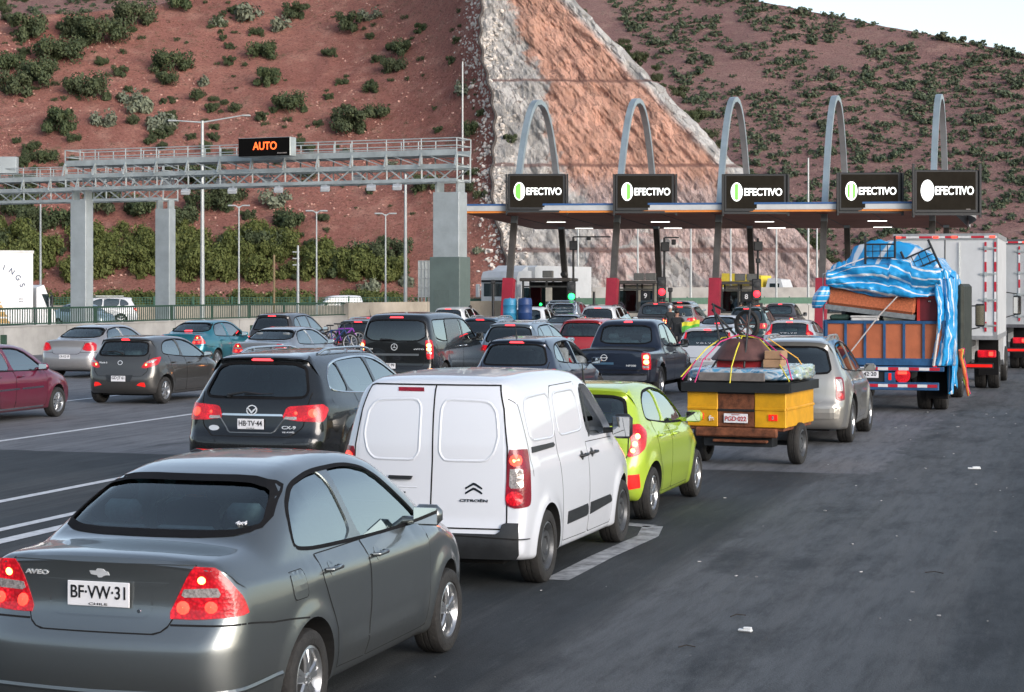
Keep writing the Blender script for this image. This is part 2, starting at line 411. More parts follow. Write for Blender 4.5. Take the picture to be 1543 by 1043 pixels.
def shell(sp, res):
    p = [np.array(q, float) for q in sp['prof']]
    p = chaikin(p, 2, .2); p = resample(p, res)
    P = p[:, :2]; r = p[:, 2]; n = len(P)
    T = np.roll(P, -1, 0) - np.roll(P, 1, 0); T /= np.linalg.norm(T, axis=1)[:, None]
    Nn = np.stack([T[:, 1], -T[:, 0]], 1)
    L = sp['L']; rows = []
    nc = 7 if res < .05 else 4; nf = 6 if res < .05 else 4; nr = sp.get('nr', 15) if res < .05 else 8
    for j in range(nc):
        f = j / (nc - 1.0)
        Wp = halfw(sp, P[:, 0], P[:, 1]) - r
        rows.append((P[:, 0], Wp * f, P[:, 1]))
    for j in range(1, nf + 1):
        a = math.pi / 2 * j / nf
        q = P + Nn * (r * (1 - math.cos(a)))[:, None]
        rows.append((q[:, 0], halfw(sp, q[:, 0], q[:, 1]) - r + r * math.sin(a), q[:, 1]))
    Q = P + Nn * r[:, None]; zs = sp.get('spine', .62)
    Sx = np.clip(P[:, 0], .75, L - .85); 
    for j in range(1, nr + 1):
        lam = .965 * j / nr
        x = Q[:, 0] * (1 - lam) + Sx * lam; z = Q[:, 1] * (1 - lam) + zs * lam
        rows.append((x, halfw(sp, x, z), z))
    # move to 3D with crown and bow
    V = []
    for x, y, z in rows:
        wv = y / (sp['W'] / 2)
        z2 = z - sp.get('crown', .05) * np.abs(wv) ** 2.4 * sm((z - .55) / .6) * 1.0
        g = np.clip(1 - x / sp.get('xg', .9), 0, 1); gf = np.clip(1 - (L - x) / 1.3, 0, 1)
        x2 = x + sp.get('bowr', .09) * wv ** 2 * g ** .8 - sp.get('bowf', .16) * wv ** 2 * gf
        V.append(np.stack([x2, y, z2], 1))
    m = len(V); verts = []; faces = []
    idx = {}
    for side in (1, -1):
        for j in range(m):
            for i in range(n):
                if j == 0 and side == -1: idx[(side, j, i)] = idx[(1, 0, i)]; continue
                idx[(side, j, i)] = len(verts); verts.append((V[j][i][0], side * V[j][i][1], V[j][i][2]))
    for side in (1, -1):
        for j in range(m - 1):
            for i in range(n):
                k = (i + 1) % n
                q = (idx[(side, j, i)], idx[(side, j + 1, i)], idx[(side, j + 1, k)], idx[(side, j, k)])
                faces.append(q if side == -1 else q[::-1])
        # zip the last ring shut: upper chain against lower chain
        last = V[-1]; up = [i for i in range(n) if last[i][2] > zs + 1e-6]; lo = [i for i in range(n) if i not in set(up)]
        # make chains contiguous
        s = next(i for i in range(n) if i in set(up) and (i - 1) % n not in set(up)); up = [(s + t) % n for t in range(len(up))]
        e = (up[-1] + 1) % n; lo = [(e + t) % n for t in range(n - len(up))][::-1]
        a = b = 0
        while a < len(up) - 1 or b < len(lo) - 1:
            adv = b >= len(lo) - 1 or (a < len(up) - 1 and last[up[a + 1]][0] <= last[lo[b + 1]][0])
            if adv: t = (idx[(side, m - 1, up[a])], idx[(side, m - 1, up[a + 1])], idx[(side, m - 1, lo[b])]); a += 1
            else: t = (idx[(side, m - 1, up[a])], idx[(side, m - 1, lo[b + 1])], idx[(side, m - 1, lo[b])]); b += 1
            faces.append(t if side == 1 else t[::-1])
    return verts, faces

class Shell:
    """keeps the untouched outer surface of a body so that panels, lamps and glass can be laid on it"""
    def __init__(s, verts, faces, xc=1.4):
        s.b = BVHTree.FromPolygons([Vector(v) for v in verts], faces); s.xc = xc
    def hit(s, mode, a, b):
        if mode == 'R': o, d = Vector((a, -3, b)), Vector((0, 1, 0))
        elif mode == 'L': o, d = Vector((a, 3, b)), Vector((0, -1, 0))
        elif mode == 'rear': o, d = Vector((-3, a, b)), Vector((1, 0, 0))
        elif mode == 'front': o, d = Vector((9, a, b)), Vector((-1, 0, 0))
        elif mode == 'top': o, d = Vector((a, b, 4)), Vector((0, 0, -1))
        else:  # wrap round the rear
            d = Vector((math.cos(a), math.sin(a), 0)); o = Vector((s.xc, 0, b)) + d * 6; d = -d
        h = s.b.ray_cast(o, d)
        if h[0] is None: return None
        n = h[1]
        if n.dot(d) > 0: n = -n
        return h[0], n
    def w2(s, p):
        "a rough 3D point (x,y,z) to wrap coordinates"
        return (math.atan2(p[1], p[0] - s.xc) % (2 * math.pi), p[2])
    def panel(s, mode, poly, off=.003, th=.006, h=.05, only_rim=True):
        sc = 1.0
        if mode == 'wrap': poly = [s.w2(p) for p in poly]; sc = s.xc
        q = [(p[0] * sc, p[1]) for p in poly]
        q = resample([np.array(p) for p in q], h)
        n = len(q); pts = [Vector((float(a), float(b))) for a, b in q]
        xs, ys = q[:, 0], q[:, 1]; inn = []
        def inside(x, y):
            c = False; j = n - 1
            for i in range(n):
                if (ys[i] > y) != (ys[j] > y) and x < (xs[j] - xs[i]) * (y - ys[i]) / (ys[j] - ys[i]) + xs[i]: c = not c
                j = i
            return c
        X = xs.min() + h / 2
        while X < xs.max():
            Y = ys.min() + h / 2
            while Y < ys.max():
                if inside(X, Y) and np.min((xs - X) ** 2 + (ys - Y) ** 2) > (h * .55) ** 2: inn.append(Vector((X, Y)))
                Y += h
            X += h
        vo, eo, fo, _, _, _ = delaunay_2d_cdt(pts + inn, [(i, (i + 1) % n) for i in range(n)], [], 1, 1e-6)
        top = []; ok = []
        for v in vo:
            r = s.hit(mode, v[0] / sc, v[1])
            ok.append(r is not None)
            top.append((r[0] + r[1] * off, r[1]) if r else (Vector((0, 0, 0)), Vector((0, 0, 1))))
        fs = []
        for f in fo:
            if all(ok[i] for i in f):
                a, b, c = [top[i][0] for i in f[:3]]
                fs.append(tuple(f) if (b - a).cross(c - a).dot(top[f[0]][1]) > 0 else tuple(f)[::-1])
        ec = {}
        for f in fs:
            for i in range(len(f)):
                e = (f[i], f[(i + 1) % len(f)]); ec[e] = 1
        rim = [e for e in ec if (e[1], e[0]) not in ec]
        vs = [t[0] for t in top]; mp = {}
        for e in rim:
            for i in e:
                if i not in mp: mp[i] = len(vs); vs.append(top[i][0] - top[i][1] * th)
        for a, b in rim: fs.append((b, a, mp[a], mp[b]))
        mb = MB(); mb.add(vs, fs); return mb
    def ribbon(s, mode, line, wd, off=.002, closed=False, h=.04, th=0.0):
        if mode == 'wrap': line = [s.w2(p) for p in line]; line = [(p[0] * s.xc, p[1]) for p in line]
        q = resample([np.array(p) for p in line], h, closed); n = len(q)
        vs = []; fs = []; okk = []
        for i in range(n):
            t = (q[(i + 1) % n] - q[i - 1]) if closed else (q[min(i + 1, n - 1)] - q[max(i - 1, 0)])
            t = t / (np.linalg.norm(t) + 1e-9); nn = np.array([-t[1], t[0]]) * wd / 2; ok = True
            for sg in (-1, 1):
                c = q[i] + nn * sg
                r = s.hit(mode, c[0] / (s.xc if mode == 'wrap' else 1), c[1])
                if r is None: ok = False; vs.append(Vector((0, 0, 0)))
                else: vs.append(r[0] + r[1] * off)
            okk.append(ok)
        for i in range(n if closed else n - 1):
            j = (i + 1) % n
            if okk[i] and okk[j]: fs.append((2 * i, 2 * i + 1, 2 * j + 1, 2 * j))
        if th:
            b = len(vs)
            for i in range(n):
                for sg in (0, 1):
                    vs.append(vs[2 * i + sg].copy())
            # raised bead: lift the middle
            vs2 = []
            for i in range(n): vs2.append((vs[2 * i] + vs[2 * i + 1]) / 2)
            vs = vs[:b]; fs = []
            for i in range(n):
                r = s.hit(mode, q[i][0] / (s.xc if mode == 'wrap' else 1), q[i][1]); vs.append((r[0] + r[1] * (off + th)) if r else vs2[i])
            for i in range(n if closed else n - 1):
                j = (i + 1) % n
                if okk[i] and okk[j]: fs += [(2 * i, b + i, b + j, 2 * j), (b + i, 2 * i + 1, 2 * j + 1, b + j)]
        mb = MB(); mb.add(vs, fs); return mb

_wheel = {}
def wheel_meshes(Rw, wid, style):
    k = (round(Rw, 3), wid, style)
    if k in _wheel: return _wheel[k]
    # axis along local y, outer face towards -y
    M = Matrix.Rotation(R(90), 4, 'X')                       # z -> -y
    rr = Rw * (.66 if style != 'truck' else .58); h = wid / 2
    t = MB(); nseg = 48
    t.lathe([(rr, -h * .8), (rr + .01, -h * .98), (Rw - .035, -h), (Rw - .012, -h * .88), (Rw, -h * .6), (Rw, -h * .25), (Rw - .008, -h * .22), (Rw - .008, -h * .16), (Rw, -h * .13), (Rw, h * .13), (Rw - .008, h * .16), (Rw - .008, h * .22), (Rw, h * .25), (Rw, h * .6), (Rw - .012, h * .88), (Rw - .035, h), (rr + .03, h * 1.0), (rr + .008, h * .96), (rr, h * .8)], nseg, M, closed=True)
    tm = t.mesh('tyre', smooth=32); tm.materials.append(TYRE)
    r = MB(); o = h * .86
    r.lathe([(rr + .004, o), (rr - .012, o + .006), (rr - .02, o - .01), (rr - .045, o - .05), (rr - .05, -h * .6)], nseg, M, caps=False)
    if style == 'steel':
        r.lathe([(rr - .03, o - .06), (rr * .72, o - .05), (rr * .62, o - .01), (rr * .42, o - .012), (rr * .36, o - .05), (.07, o - .055), (.065, o - .02), (0.0, o - .018)], nseg, M, caps=False)
    elif style == 'truck':
        r.lathe([(rr - .03, o - .10), (rr * .7, o - .12), (rr * .5, o - .02), (rr * .28, o - .01), (rr * .25, o + .02), (0.0, o + .025)], nseg, M, caps=False)
    else:
        r.lathe([(rr * .24, o - .05), (rr * .24, o - .008), (rr * .18, o - .002), (0.0, o - .0)], 20, M)
        ns = {'five': 5, 'split': 5, 'seven': 7, 'hub': 9}[style]
        for i in range(ns):
            a = 2 * math.pi * i / ns + .3
            offs = ((-.17, .17) if style == 'split' else (0,))
            for da in offs:
                w0, w1 = {'five': (.055, .042), 'split': (.026, .02), 'seven': (.036, .03), 'hub': (.03, .055)}[style]
                vs = []
                for (rad, wd, dz) in ((rr * .2, w0, -.006), (rr * .6, w0 * .92, -.002), (rr * .95, w1 * 1.25, -.014)):
                    aa = a + (da * .55 if rad < rr * .5 else da)
                    c = Vector((math.cos(aa), math.sin(aa), 0)) * rad; tt = Vector((-math.sin(aa), math.cos(aa), 0))
                    for sg, zz in ((-1, o + dz - .012), (-.6, o + dz), (.6, o + dz), (1, o + dz - .012), (.8, o + dz - .04), (-.8, o + dz - .04)):
                        vs.append(M @ (c + tt * wd * sg + Vector((0, 0, zz))))
                fs = []
                for q in (0, 1):
                    for e in range(6): fs.append((q * 6 + e, q * 6 + (e + 1) % 6, (q + 1) * 6 + (e + 1) % 6, (q + 1) * 6 + e))
                r.add(vs, fs)
        for i in range(5):
            a = 2 * math.pi * i / 5; c = Vector((math.cos(a), math.sin(a), 0)) * rr * .14
            r.lathe([(.012, o - .01), (.012, o + .004), (0, o + .004)], 6, M @ Matrix.Translation(c))
    rm = r.mesh('rim', smooth=32); rm.materials.append({'steel': STEELR, 'truck': STEELR}.get(style, ALLOY))
    d = MB()
    d.lathe([(rr - .04, -.02), (rr - .05, 0), (rr * .7, .0), (rr * .7, .015), (.09, .02), (0, .02)], 24, M)
    dm = d.mesh('brake_disc', smooth=32); dm.materials.append(UNDER)
    _wheel[k] = (tm, rm, dm); return _wheel[k]
def add_wheel(root, x, y, Rw, wid, style, right=True, steer=0):
    tm, rm, dm = wheel_meshes(Rw, wid, style)
    o = link('wheel', tm, None, root, (x, y, Rw), (random.uniform(-3, 3) * 0, 0, (0 if right else math.pi) + steer))
    o.rotation_euler = Matrix.Rotation(steer + (0 if right else math.pi), 3, 'Z').to_euler() if True else None
    link('rim', rm, None, o); link('brake_disc', dm, None, o)
    return o

MW = Matrix.Identity(4)
def apply_bool(o, cutters):
    cur = o.data; TMP.collection.objects.link(o); COL.objects.unlink(o)
    for me in cutters:
        c = bpy.data.objects.new('c', me); TMP.collection.objects.link(c); c.matrix_world = MW
        md = o.modifiers.new('b', 'BOOLEAN'); md.operation = 'DIFFERENCE'; md.object = c
        best = None
        for solver, self_ in (('MANIFOLD', False), ('EXACT', False), ('EXACT', True), ('FAST', False)):
            md.solver = solver
            if solver == 'EXACT': md.use_self = self_
            TVL.update(); dg = TVL.depsgraph
            nm = bpy.data.meshes.new_from_object(o.evaluated_get(dg))
            if len(nm.vertices) > .45 * len(cur.vertices): best = nm; break
        o.modifiers.remove(md); bpy.data.objects.remove(c)
        if best is not None: o.data = best; cur = best
    COL.objects.link(o); TMP.collection.objects.unlink(o)
    return cur

def plate_at(root, sh, y, z, txt, w=.36, h=.13, off=.012, red=False, front=False, sub=None, name='number_plate'):
    m = 'rear'; r1 = sh.hit(m, y, z - h / 2); r2 = sh.hit(m, y, z + h / 2)
    x = min(r1[0].x, r2[0].x) - off
    b = MB(); b.box(x, x + .008, y - w / 2, y + w / 2, z - h / 2, z + h / 2, bev=.003)
    pl = b.build(name, PLATE, root)
    fm = frame((x - .001, y, z + .01), (0, -1, 0), (0, 0, 1))
    text(txt, h * .72, RTEXT if red else PTEXT, pl, fm, 'plate_lettering', bold=.012, wid=w * .88, depth=.002)
    if sub: text(sub, .018, PTEXT, pl, frame((x - .001, y, z - h * .40), (0, -1, 0), (0, 0, 1)), 'plate_lettering', wid=w * .3, depth=.002)
    return pl

def seat_mesh():
    b = MB()
    b.box(-.08, .08, -.25, .25, -.35, .33, M=Matrix.Rotation(R(-14), 4, 'Y'), bev=.05)
    b.box(-.15, -.05, -.13, .13, .37, .53, M=Matrix.Rotation(R(-6), 4, 'Y'), bev=.045)
    b.box(-.05, .45, -.25, .25, -.4, -.22, bev=.04)
    for s in (-.06, .06): b.box(-.11, -.095, s - .008, s + .008, .3, .4)
    m = b.mesh('seat', smooth=50); m.materials.append(SEAT); return m
_seat = seat_mesh()

def rear_wiper(root, sh, y0, y1, z0, z1, name='rear_wiper'):
    a = sh.hit('rear', y0, z0); b = sh.hit('rear', y1, z1)
    if not a or not b: return
    mb = MB(); pa = a[0] + a[1] * .03; pb = b[0] + b[1] * .025; mid = (pa + pb) / 2 + a[1] * .02 + Vector((0, 0, .02))
    mb.tube([pa, mid, pb], [.02, .013, .006], 6)
    mb.tube([(pa + pb) / 2 + a[1] * .0, pb + (pb - pa) * .35], [.009, .007], 4)
    mb.lathe([(.03, 0), (.028, .03), (0, .035)], 10, frame(pa - a[1] * .03, (0, 1, 0), a[1].cross(Vector((0, 1, 0)))))
    mb.build(name, BLKP, root, smooth=40)

def make_car(name, label, cat, px, Y, sp, col, hdg=TH, detail=1, metal=.5, rough=.3, group=None, dirt=.5, z=0., X=None):
    """detail 2: full interior seen through glass; 1: interior, coarser; 0: far car with dark glass laid on the body"""
    sp = dict(sp)
    X = gx(px, Y) if X is None else X
    root = empty(name, (X, Y, z), R(90 - hdg), label, cat, group)
    # local x forward: world angle 90 - heading;  local y points left
    res = {2: .032, 1: .05, 0: .085}[detail]
    vs, fs = shell(sp, res); sh = Shell(vs, fs, sp.get('xc', 1.3)); root_sh = sh
    L, W, H = sp['L'], sp['W'], sp['H']; Rw, Ra = sp['Rw'], sp['Ra']; xr, xf = sp['xr'], sp['xf']
    PM = paint('paint_' + '_'.join('%d' % int(c * 1000) for c in col) + '_%d' % int(metal * 10), col, metal, rough, dirt)
    me = bpy.data.meshes.new('body'); me.from_pydata(vs, [], fs)
    me.materials.append(PM); me.materials.append(UNDER)
    body = link('body', me, None, None)
    cuts = []
    arch = MB()
    for xw in (xr, xf):
        for sgn in (-1, 1):
            y1 = sgn * (W / 2 + .3); y0 = sgn * (W / 2 - .30)
            n = 40 if detail else 20
            poly = [(xw + Ra * math.cos(2 * math.pi * i / n), Rw + .01 + Ra * (1.0) * math.sin(2 * math.pi * i / n)) for i in range(n)]
            arch.prism(poly, 'y', min(y0, y1), max(y0, y1))
    am = arch.mesh(fix=True); am.materials.append(UNDER); cuts.append(am)
    dlo = sp['dlo']; rear = sp.get('rearglass'); fr = sp.get('frontglass')
    wins = []
    for k, (a, b) in enumerate(sp['pillars']): 
        pw = clipx(dlo, a, b)
        if len(pw) > 2: wins.append(pw)
    see = detail >= 1 and not sp.get('blind')
    if see:
        cab = MB(); belt = min(sp['beltr'], sp['beltf']); x0, x1 = sp['cab']; 
        sl = (W / 2 - .10 - sp['rw'] + .07) / (H - belt); zb_ = belt - .2
        hw = lambda zz: (W / 2 - .12) - sl * (zz - belt) * 1.0
        cp = sp['cabpoly']
        n = len(cp); V = []
        for sg in (-1, 1):
            for (xx, zz) in cp: V.append((xx, sg * (hw(zz)), zz))
        cab.add(V, [tuple(range(n)), tuple(range(2 * n - 1, n - 1, -1))] + [(i, n + i, n + (i + 1) % n, (i + 1) % n) for i in range(n)])
        cm_ = cab.mesh(); cm_.materials.append(SEAT); cuts.append(cm_)
        wm = MB()
        for pw in wins:
            pw = rnd(pw, 3, .16)
            for sg in (-1, 1): wm.prism(pw, 'y', sg * .25, sg * 1.3)
        w2 = wm.mesh(); w2.materials.append(RUBBER); cuts.append(w2); wm = MB()
        if rear: wm.prism(rnd(rear, 2, .14), 'x', -.6, sp['rearx'])
        if fr: wm.prism(rnd(fr, 2, .12), 'x', sp['frontx'], L + .5)
        w2 = wm.mesh(); w2.materials.append(RUBBER); cuts.append(w2)
    nm = apply_bool(body, cuts); body.data = nm; body.parent = root
    smooth_mesh(nm, 38)
    if detail == 2 or True:
        # faces inside wheel wells dark
        pass
    # glass
    GM = {'clear': GLASS_SD, 'dark': GLASS_SD}[sp.get('glass', 'clear')]
    GR = {'clear': GLASS, 'dark': GLASS_DK}[sp.get('rglass', sp.get('glass', 'clear'))]
    if not see: GM = GR = GLASS_OP
    go = -.010 if see else .004; hh = .07 if detail < 2 else .05
    surround = sp.get('trim', None)
    noglass = sp.get('noglass', ())
    for pi_, pw in enumerate(wins):
        q = inset(rnd(pw, 3, .16), -.012 if see else 0)
        for md in ('R', 'L'):
            if not sp.get('panelvan') or pi_ in sp['panelvan']:
                if (md, pi_) not in noglass: sh.panel(md, q, go, .004, hh).build('side_window', GM, root, smooth=60)
    if not sp.get('panelvan'):
        for md in ('R', 'L'):
            dr = sh.ribbon(md, rnd(inset(dlo, -.002), 3, .2), .022, .003, True, .04, th=.004 if surround == 'chrome' else 0)
            dr.build('window_trim', CHROME if surround == 'chrome' else RUBBER, root)
    if rear:
        sh.panel('rear', inset(rnd(rear, 2, .14), -.012 if see else 0), go, .004, hh).build('rear_window', GR, root, smooth=60)
        sh.ribbon('rear', rnd(inset(rear, .004 if see else -.005), 2, .14), sp.get('frit', .032), .003, True, .04).build('rear_window_seal', RUBBER, root)
    if fr:
        sh.panel('front', inset(rnd(fr, 2, .12), -.012 if see else 0), go, .004, hh).build('windscreen', GM, root, smooth=60)
    # wheels
    wid = sp.get('tw', .195)
    for xw in (xr, xf):
        for sgn in (-1, 1):
            add_wheel(root, xw, sgn * (W / 2 - wid / 2 - .015 + sp.get('flare', 0) * .7), Rw, wid, sp.get('rim', 'five'), sgn < 0)
    # doors: skin below the belt with handle, gaps all round
    if not sp.get('plainside'):
        for dpoly, hnd in sp['doors']:
            for md in ('R', 'L'):
                if detail == 0 and md == 'L': continue
                d = sh.panel(md, dpoly, .003, .004, hh).build('door', PM, root, smooth=60)
                if detail >= 1: sh.ribbon(md, dpoly, .014, .0012, True, .03).build('door_gap', SEAM, d)
                if hnd:
                    r_ = sh.hit(md, hnd[0], hnd[1])
                    if r_:
                        p, n_ = r_; hb = MB(); sg = -1 if md == 'R' else 1
                        hb.tube([p + Vector((-.09, sg * .005, 0)), p + Vector((-.075, sg * .042, 0)), p + Vector((.06, sg * .046, .002)), p + Vector((.09, sg * .008, 0))], [.012, .014, .014, .012], 8)
                        hm_ = sp.get('handle', PM); hb.build('door_handle', hm_ if hm_ else PM, d, smooth=50)
                        if detail == 2: sh.panel(md, [(hnd[0] + .045 * math.cos(t * .7), hnd[1] - .005 + .045 * math.sin(t * .7)) for t in range(9)], .0045, .002, .03).build('handle_recess', BLKP if sp.get('handle') is BLKP else PM, d)
    # side moulding / sill
    for (pl, mt, nm_) in sp.get('sidepanels', []):
        for md in ('R', 'L'): sh.panel(md, pl, .010, .012, .06).build(nm_, mt or PM, root, smooth=40)
    # mirrors
    mx, mz = sp['mirror']
    for sg in (-1, 1):
        r_ = sh.hit('R' if sg < 0 else 'L', mx, mz)
        if not r_: continue
        p = r_[0]
        a = MB(); ms = sp.get('msize', (.20, .14))
        a.tube([p + Vector((0, -sg * .02, -.01)), p + Vector((-.01, sg * .09, .0))], [.03, .025], 8)
        c = p + Vector((-.03, sg * (.07 + ms[0] / 2), .035))
        a.box(c.x - .04, c.x + .06, c.y - ms[0] / 2, c.y + ms[0] / 2, c.z - ms[1] / 2, c.z + ms[1] / 2, bev=.04)
        mo = a.build('wing_mirror', sp.get('mirmat', PM), root, smooth=60)
        b = MB(); b.box(c.x - .046, c.x - .04, c.y - ms[0] * .42, c.y + ms[0] * .42, c.z - ms[1] * .40, c.z + ms[1] * .40, bev=.01); b.build('mirror_glass', MIRROR, mo)
    # lamps: list of (kind, poly3d, [bulbs])
    for it in sp.get('lamps', []):
        for sg in (-1, 1):
            pl = [(p[0], sg * p[1], p[2]) for p in it['poly']]
            lm = sh.panel('wrap', rnd3(pl), .008, .016, .035 if detail else .06).build('tail_light', it.get('mat', LAMP_R), root, smooth=45)
            for (bx, by, bz, rad, bm_) in it.get('bulbs', []):
                a_, z_ = sh.w2((bx, sg * by, bz)); el = it.get('el', 1.0)
                pts = [(a_ + rad * math.cos(t * math.pi / 5) / sh.xc * 1.0, z_ + rad * math.sin(t * math.pi / 5)) for t in range(10)]
                pm = sh_panel_raw(sh, pts, .011)
                pm.build('lit_bulb' if bm_ in (BULB, BULB_R) else 'lamp_lens', bm_, lm)
            for (q3, mt, nm_) in it.get('sub', []):
                q = [(p[0], sg * p[1], p[2]) for p in q3]
                sh.panel('wrap', q, .011, .004, .035).build(nm_, mt, lm)
    # rear details: (mode, polygon, material, offset, thickness, name)
    for (md, pl, mt, off, th, nm_) in sp.get('panels', []):
        sh.panel(md, pl, off, th, hh).build(nm_, mt or PM, root, smooth=40)
    for (md, ln, wd, mt, off, closed, nm_) in sp.get('lines', []):
        sh.ribbon(md, ln, wd, off, closed).build(nm_, mt or SEAM, root)
    if sp.get('chmsl'):
        y_, z_, w_ = sp['chmsl']
        sh.panel('rear', [(y_ - w_ / 2, z_ - .015), (y_ + w_ / 2, z_ - .015), (y_ + w_ / 2 - .02, z_ + .015), (y_ - w_ / 2 + .02, z_ + .015)], .006, .01, .04).build('high_brake_light', CHMSL if sp.get('braking', 1) else LAMP_RD, root)
    if sp.get('rails'):
        x0, x1, mt = sp['rails']
        for sg in (-1, 1):
            yy = sg * (sp['rw'] - .08); pts = []
            for t in np.linspace(0, 1, 11):
                xx = x0 + (x1 - x0) * t; h_ = sh.hit('top', xx, yy)
                lift = .055 * min(1, t * 8, (1 - t) * 8)
                if h_: pts.append(h_[0] + Vector((0, 0, lift + .004)))
            rb = MB(); rb.tube(pts, .018, 8)
            for t in (2, 5, 8):
                if t < len(pts): rb.bar(pts[t] - Vector((0, 0, .07)), pts[t], .03, .03)
            rb.build('roof_rail', mt, root, smooth=60)
    if sp.get('antenna'):
        x_, y_ = sp['antenna']; h_ = sh.hit('top', x_, y_)
        if h_:
            ab = MB(); ab.tube([h_[0], h_[0] + Vector((-.01, 0, .03)), h_[0] + Vector((-.10, 0, .25))], [.02, .012, .004], 6); ab.build('antenna', BLKP, root, smooth=60)
    if sp.get('wiper'): rear_wiper(root, sh, *sp['wiper'])
    for (y_, z_, t_, kw) in sp.get('plates', []): plate_at(root, sh, y_, z_, t_, **kw)
    # under body tray and exhaust
    ub = MB(); ub.box(.35, L - .4, -W * .33, W * .33, Rw * .62, Rw * .95); ub.build('underbody', UNDER, root)
    if see:
        bx = sp['cab']; sx = sp.get('seatx', (bx[0] + bx[1]) / 2); sz = sp.get('seatz', min(sp['beltr'], sp['beltf']) - .18)
        for sg in (-1, 1):
            link('front_seat', _seat, None, root, (sx + .05, sg * .37, sz))
        if sp.get('rseat', True):
            rs = MB(); x_ = sp.get('rseatx', sx - .85)
            for yy in (-.45, .0, .45): rs.box(x_ - .07, x_ + .07, yy - .215, yy + .215, sz - .2, sz + .27, M=None, bev=.05)
            for yy in (-.4, .4): rs.box(x_ - .07, x_ + .03, yy - .12, yy + .12, sz + .29, sz + .42, bev=.04)
            rs.build('rear_seat', SEAT, root, smooth=50)
        ds = MB(); dx = sx + .75; ds.box(dx, dx + .4, -W / 2 + .17, W / 2 - .17, sz - .2, sz + .14, bev=.06); db = ds.build('dashboard', SEAT, root, smooth=50)
        sw = MB(); c = Vector((dx - .12, .37, sz + .10)); 
        sw.tube([c + Vector((.06 * math.sin(t) , .18 * math.cos(t), .17 * math.sin(t))) for t in np.linspace(0, 2 * math.pi, 24, endpoint=False)], .014, 6, closed=True); sw.bar(c, c + Vector((.2, 0, -.05)), .05)
        sw.build('steering_wheel', BLKP, root, smooth=60)
    return root, sh, PM
def rnd3(p): return [tuple(q) for q in chaikin(p, 1, .10)]
def sh_panel_raw(sh, pts, off):
    "small lens disc laid on the rear corner, already in wrap coordinates"
    vs = []; c = (sum(p[0] for p in pts) / len(pts), sum(p[1] for p in pts) / len(pts))
    for p in pts + [c]:
        r = sh.hit('wrap', p[0], p[1]); vs.append(r[0] + r[1] * (off + (.006 if p is c else 0)) if r else Vector((0, 0, 0)))
    n = len(pts); mb = MB(); mb.add(vs, [(i, (i + 1) % n, n) for i in range(n)])
    v = [Vector(q) for q in mb.v]
    nn = (v[1] - v[0]).cross(v[n] - v[0])
    r = sh.hit('wrap', c[0], c[1])
    if r and nn.dot(r[1]) < 0: mb.f = [f[::-1] for f in mb.f]
    return mb
# ------------------------------------------------------------------ body types (metres, x from the rear bumper)
def P(p, k): return [tuple(q) + (() if len(q) > 2 else (.1,)) for q in p]
def scaled(sp, L=None, W=None, H=None, **kw):
    sp = dict(sp); fx = (L or sp['L']) / sp['L']; fy = (W or sp['W']) / sp['W']; fz = (H or sp['H']) / sp['H']
    X = lambda pl: [(a * fx, b * fz) for a, b in pl]; YZ = lambda pl: [(a * fy, b * fz) for a, b in pl]
    def dom(md, pl): return YZ(pl) if md in ('rear', 'front') else ([(a * fx, b * fy, c * fz) for a, b, c in pl] if md == 'wrap' else X(pl))
    sp['prof'] = [(a * fx, b * fz, c) for a, b, c in sp['prof']]
    sp['dlo'] = X(sp['dlo']); sp['pillars'] = [(X(a) if a else None, X(b) if b else None) for a, b in sp['pillars']]
    for k in ('rearglass', 'frontglass'):
        if sp.get(k): sp[k] = YZ(sp[k])
    for k in ('beltr', 'beltf'): sp[k] *= fz
    for k in ('xr', 'xf', 'rearx', 'frontx', 'seatx'):
        if k in sp: sp[k] *= fx
    sp['rw'] *= fy; sp['cab'] = tuple(a * fx for a in sp['cab']); sp['cabpoly'] = X(sp['cabpoly'])
    sp['doors'] = [(X(d), X([h])[0] if h else None) for d, h in sp['doors']]
    sp['mirror'] = X([sp['mirror']])[0]
    nl = []
    for it in sp.get('lamps', []):
        it = dict(it); it['poly'] = [(a * fx, b * fy, c * fz) for a, b, c in it['poly']]
        it['bulbs'] = [(a * fx, b * fy, c * fz, r, m) for a, b, c, r, m in it.get('bulbs', [])]
        it['sub'] = [([(a * fx, b * fy, c * fz) for a, b, c in q], m, n) for q, m, n in it.get('sub', [])]
        nl.append(it)
    sp['lamps'] = nl
    sp['panels'] = [(md, dom(md, pl), mt, o, t, n) for md, pl, mt, o, t, n in sp.get('panels', [])]
    sp['lines'] = [(md, dom(md, pl), w, mt, o, c, n) for md, pl, w, mt, o, c, n in sp.get('lines', [])]
    sp['sidepanels'] = [(X(p), m, n) for p, m, n in sp.get('sidepanels', [])]
    if sp.get('chmsl'): y, z, w = sp['chmsl']; sp['chmsl'] = (y * fy, z * fz, w)
    sp['plates'] = [(y, z * fz, t, k) for y, z, t, k in sp.get('plates', [])]
    if sp.get('wiper'): a = sp['wiper']; sp['wiper'] = (a[0] * fy, a[1] * fy, a[2] * fz, a[3] * fz)
    if sp.get('rails'): sp['rails'] = (sp['rails'][0] * fx, sp['rails'][1] * fx, sp['rails'][2])
    sp['L'] = L or sp['L']; sp['W'] = W or sp['W']; sp['H'] = H or sp['H']
    sp.update(kw); return sp

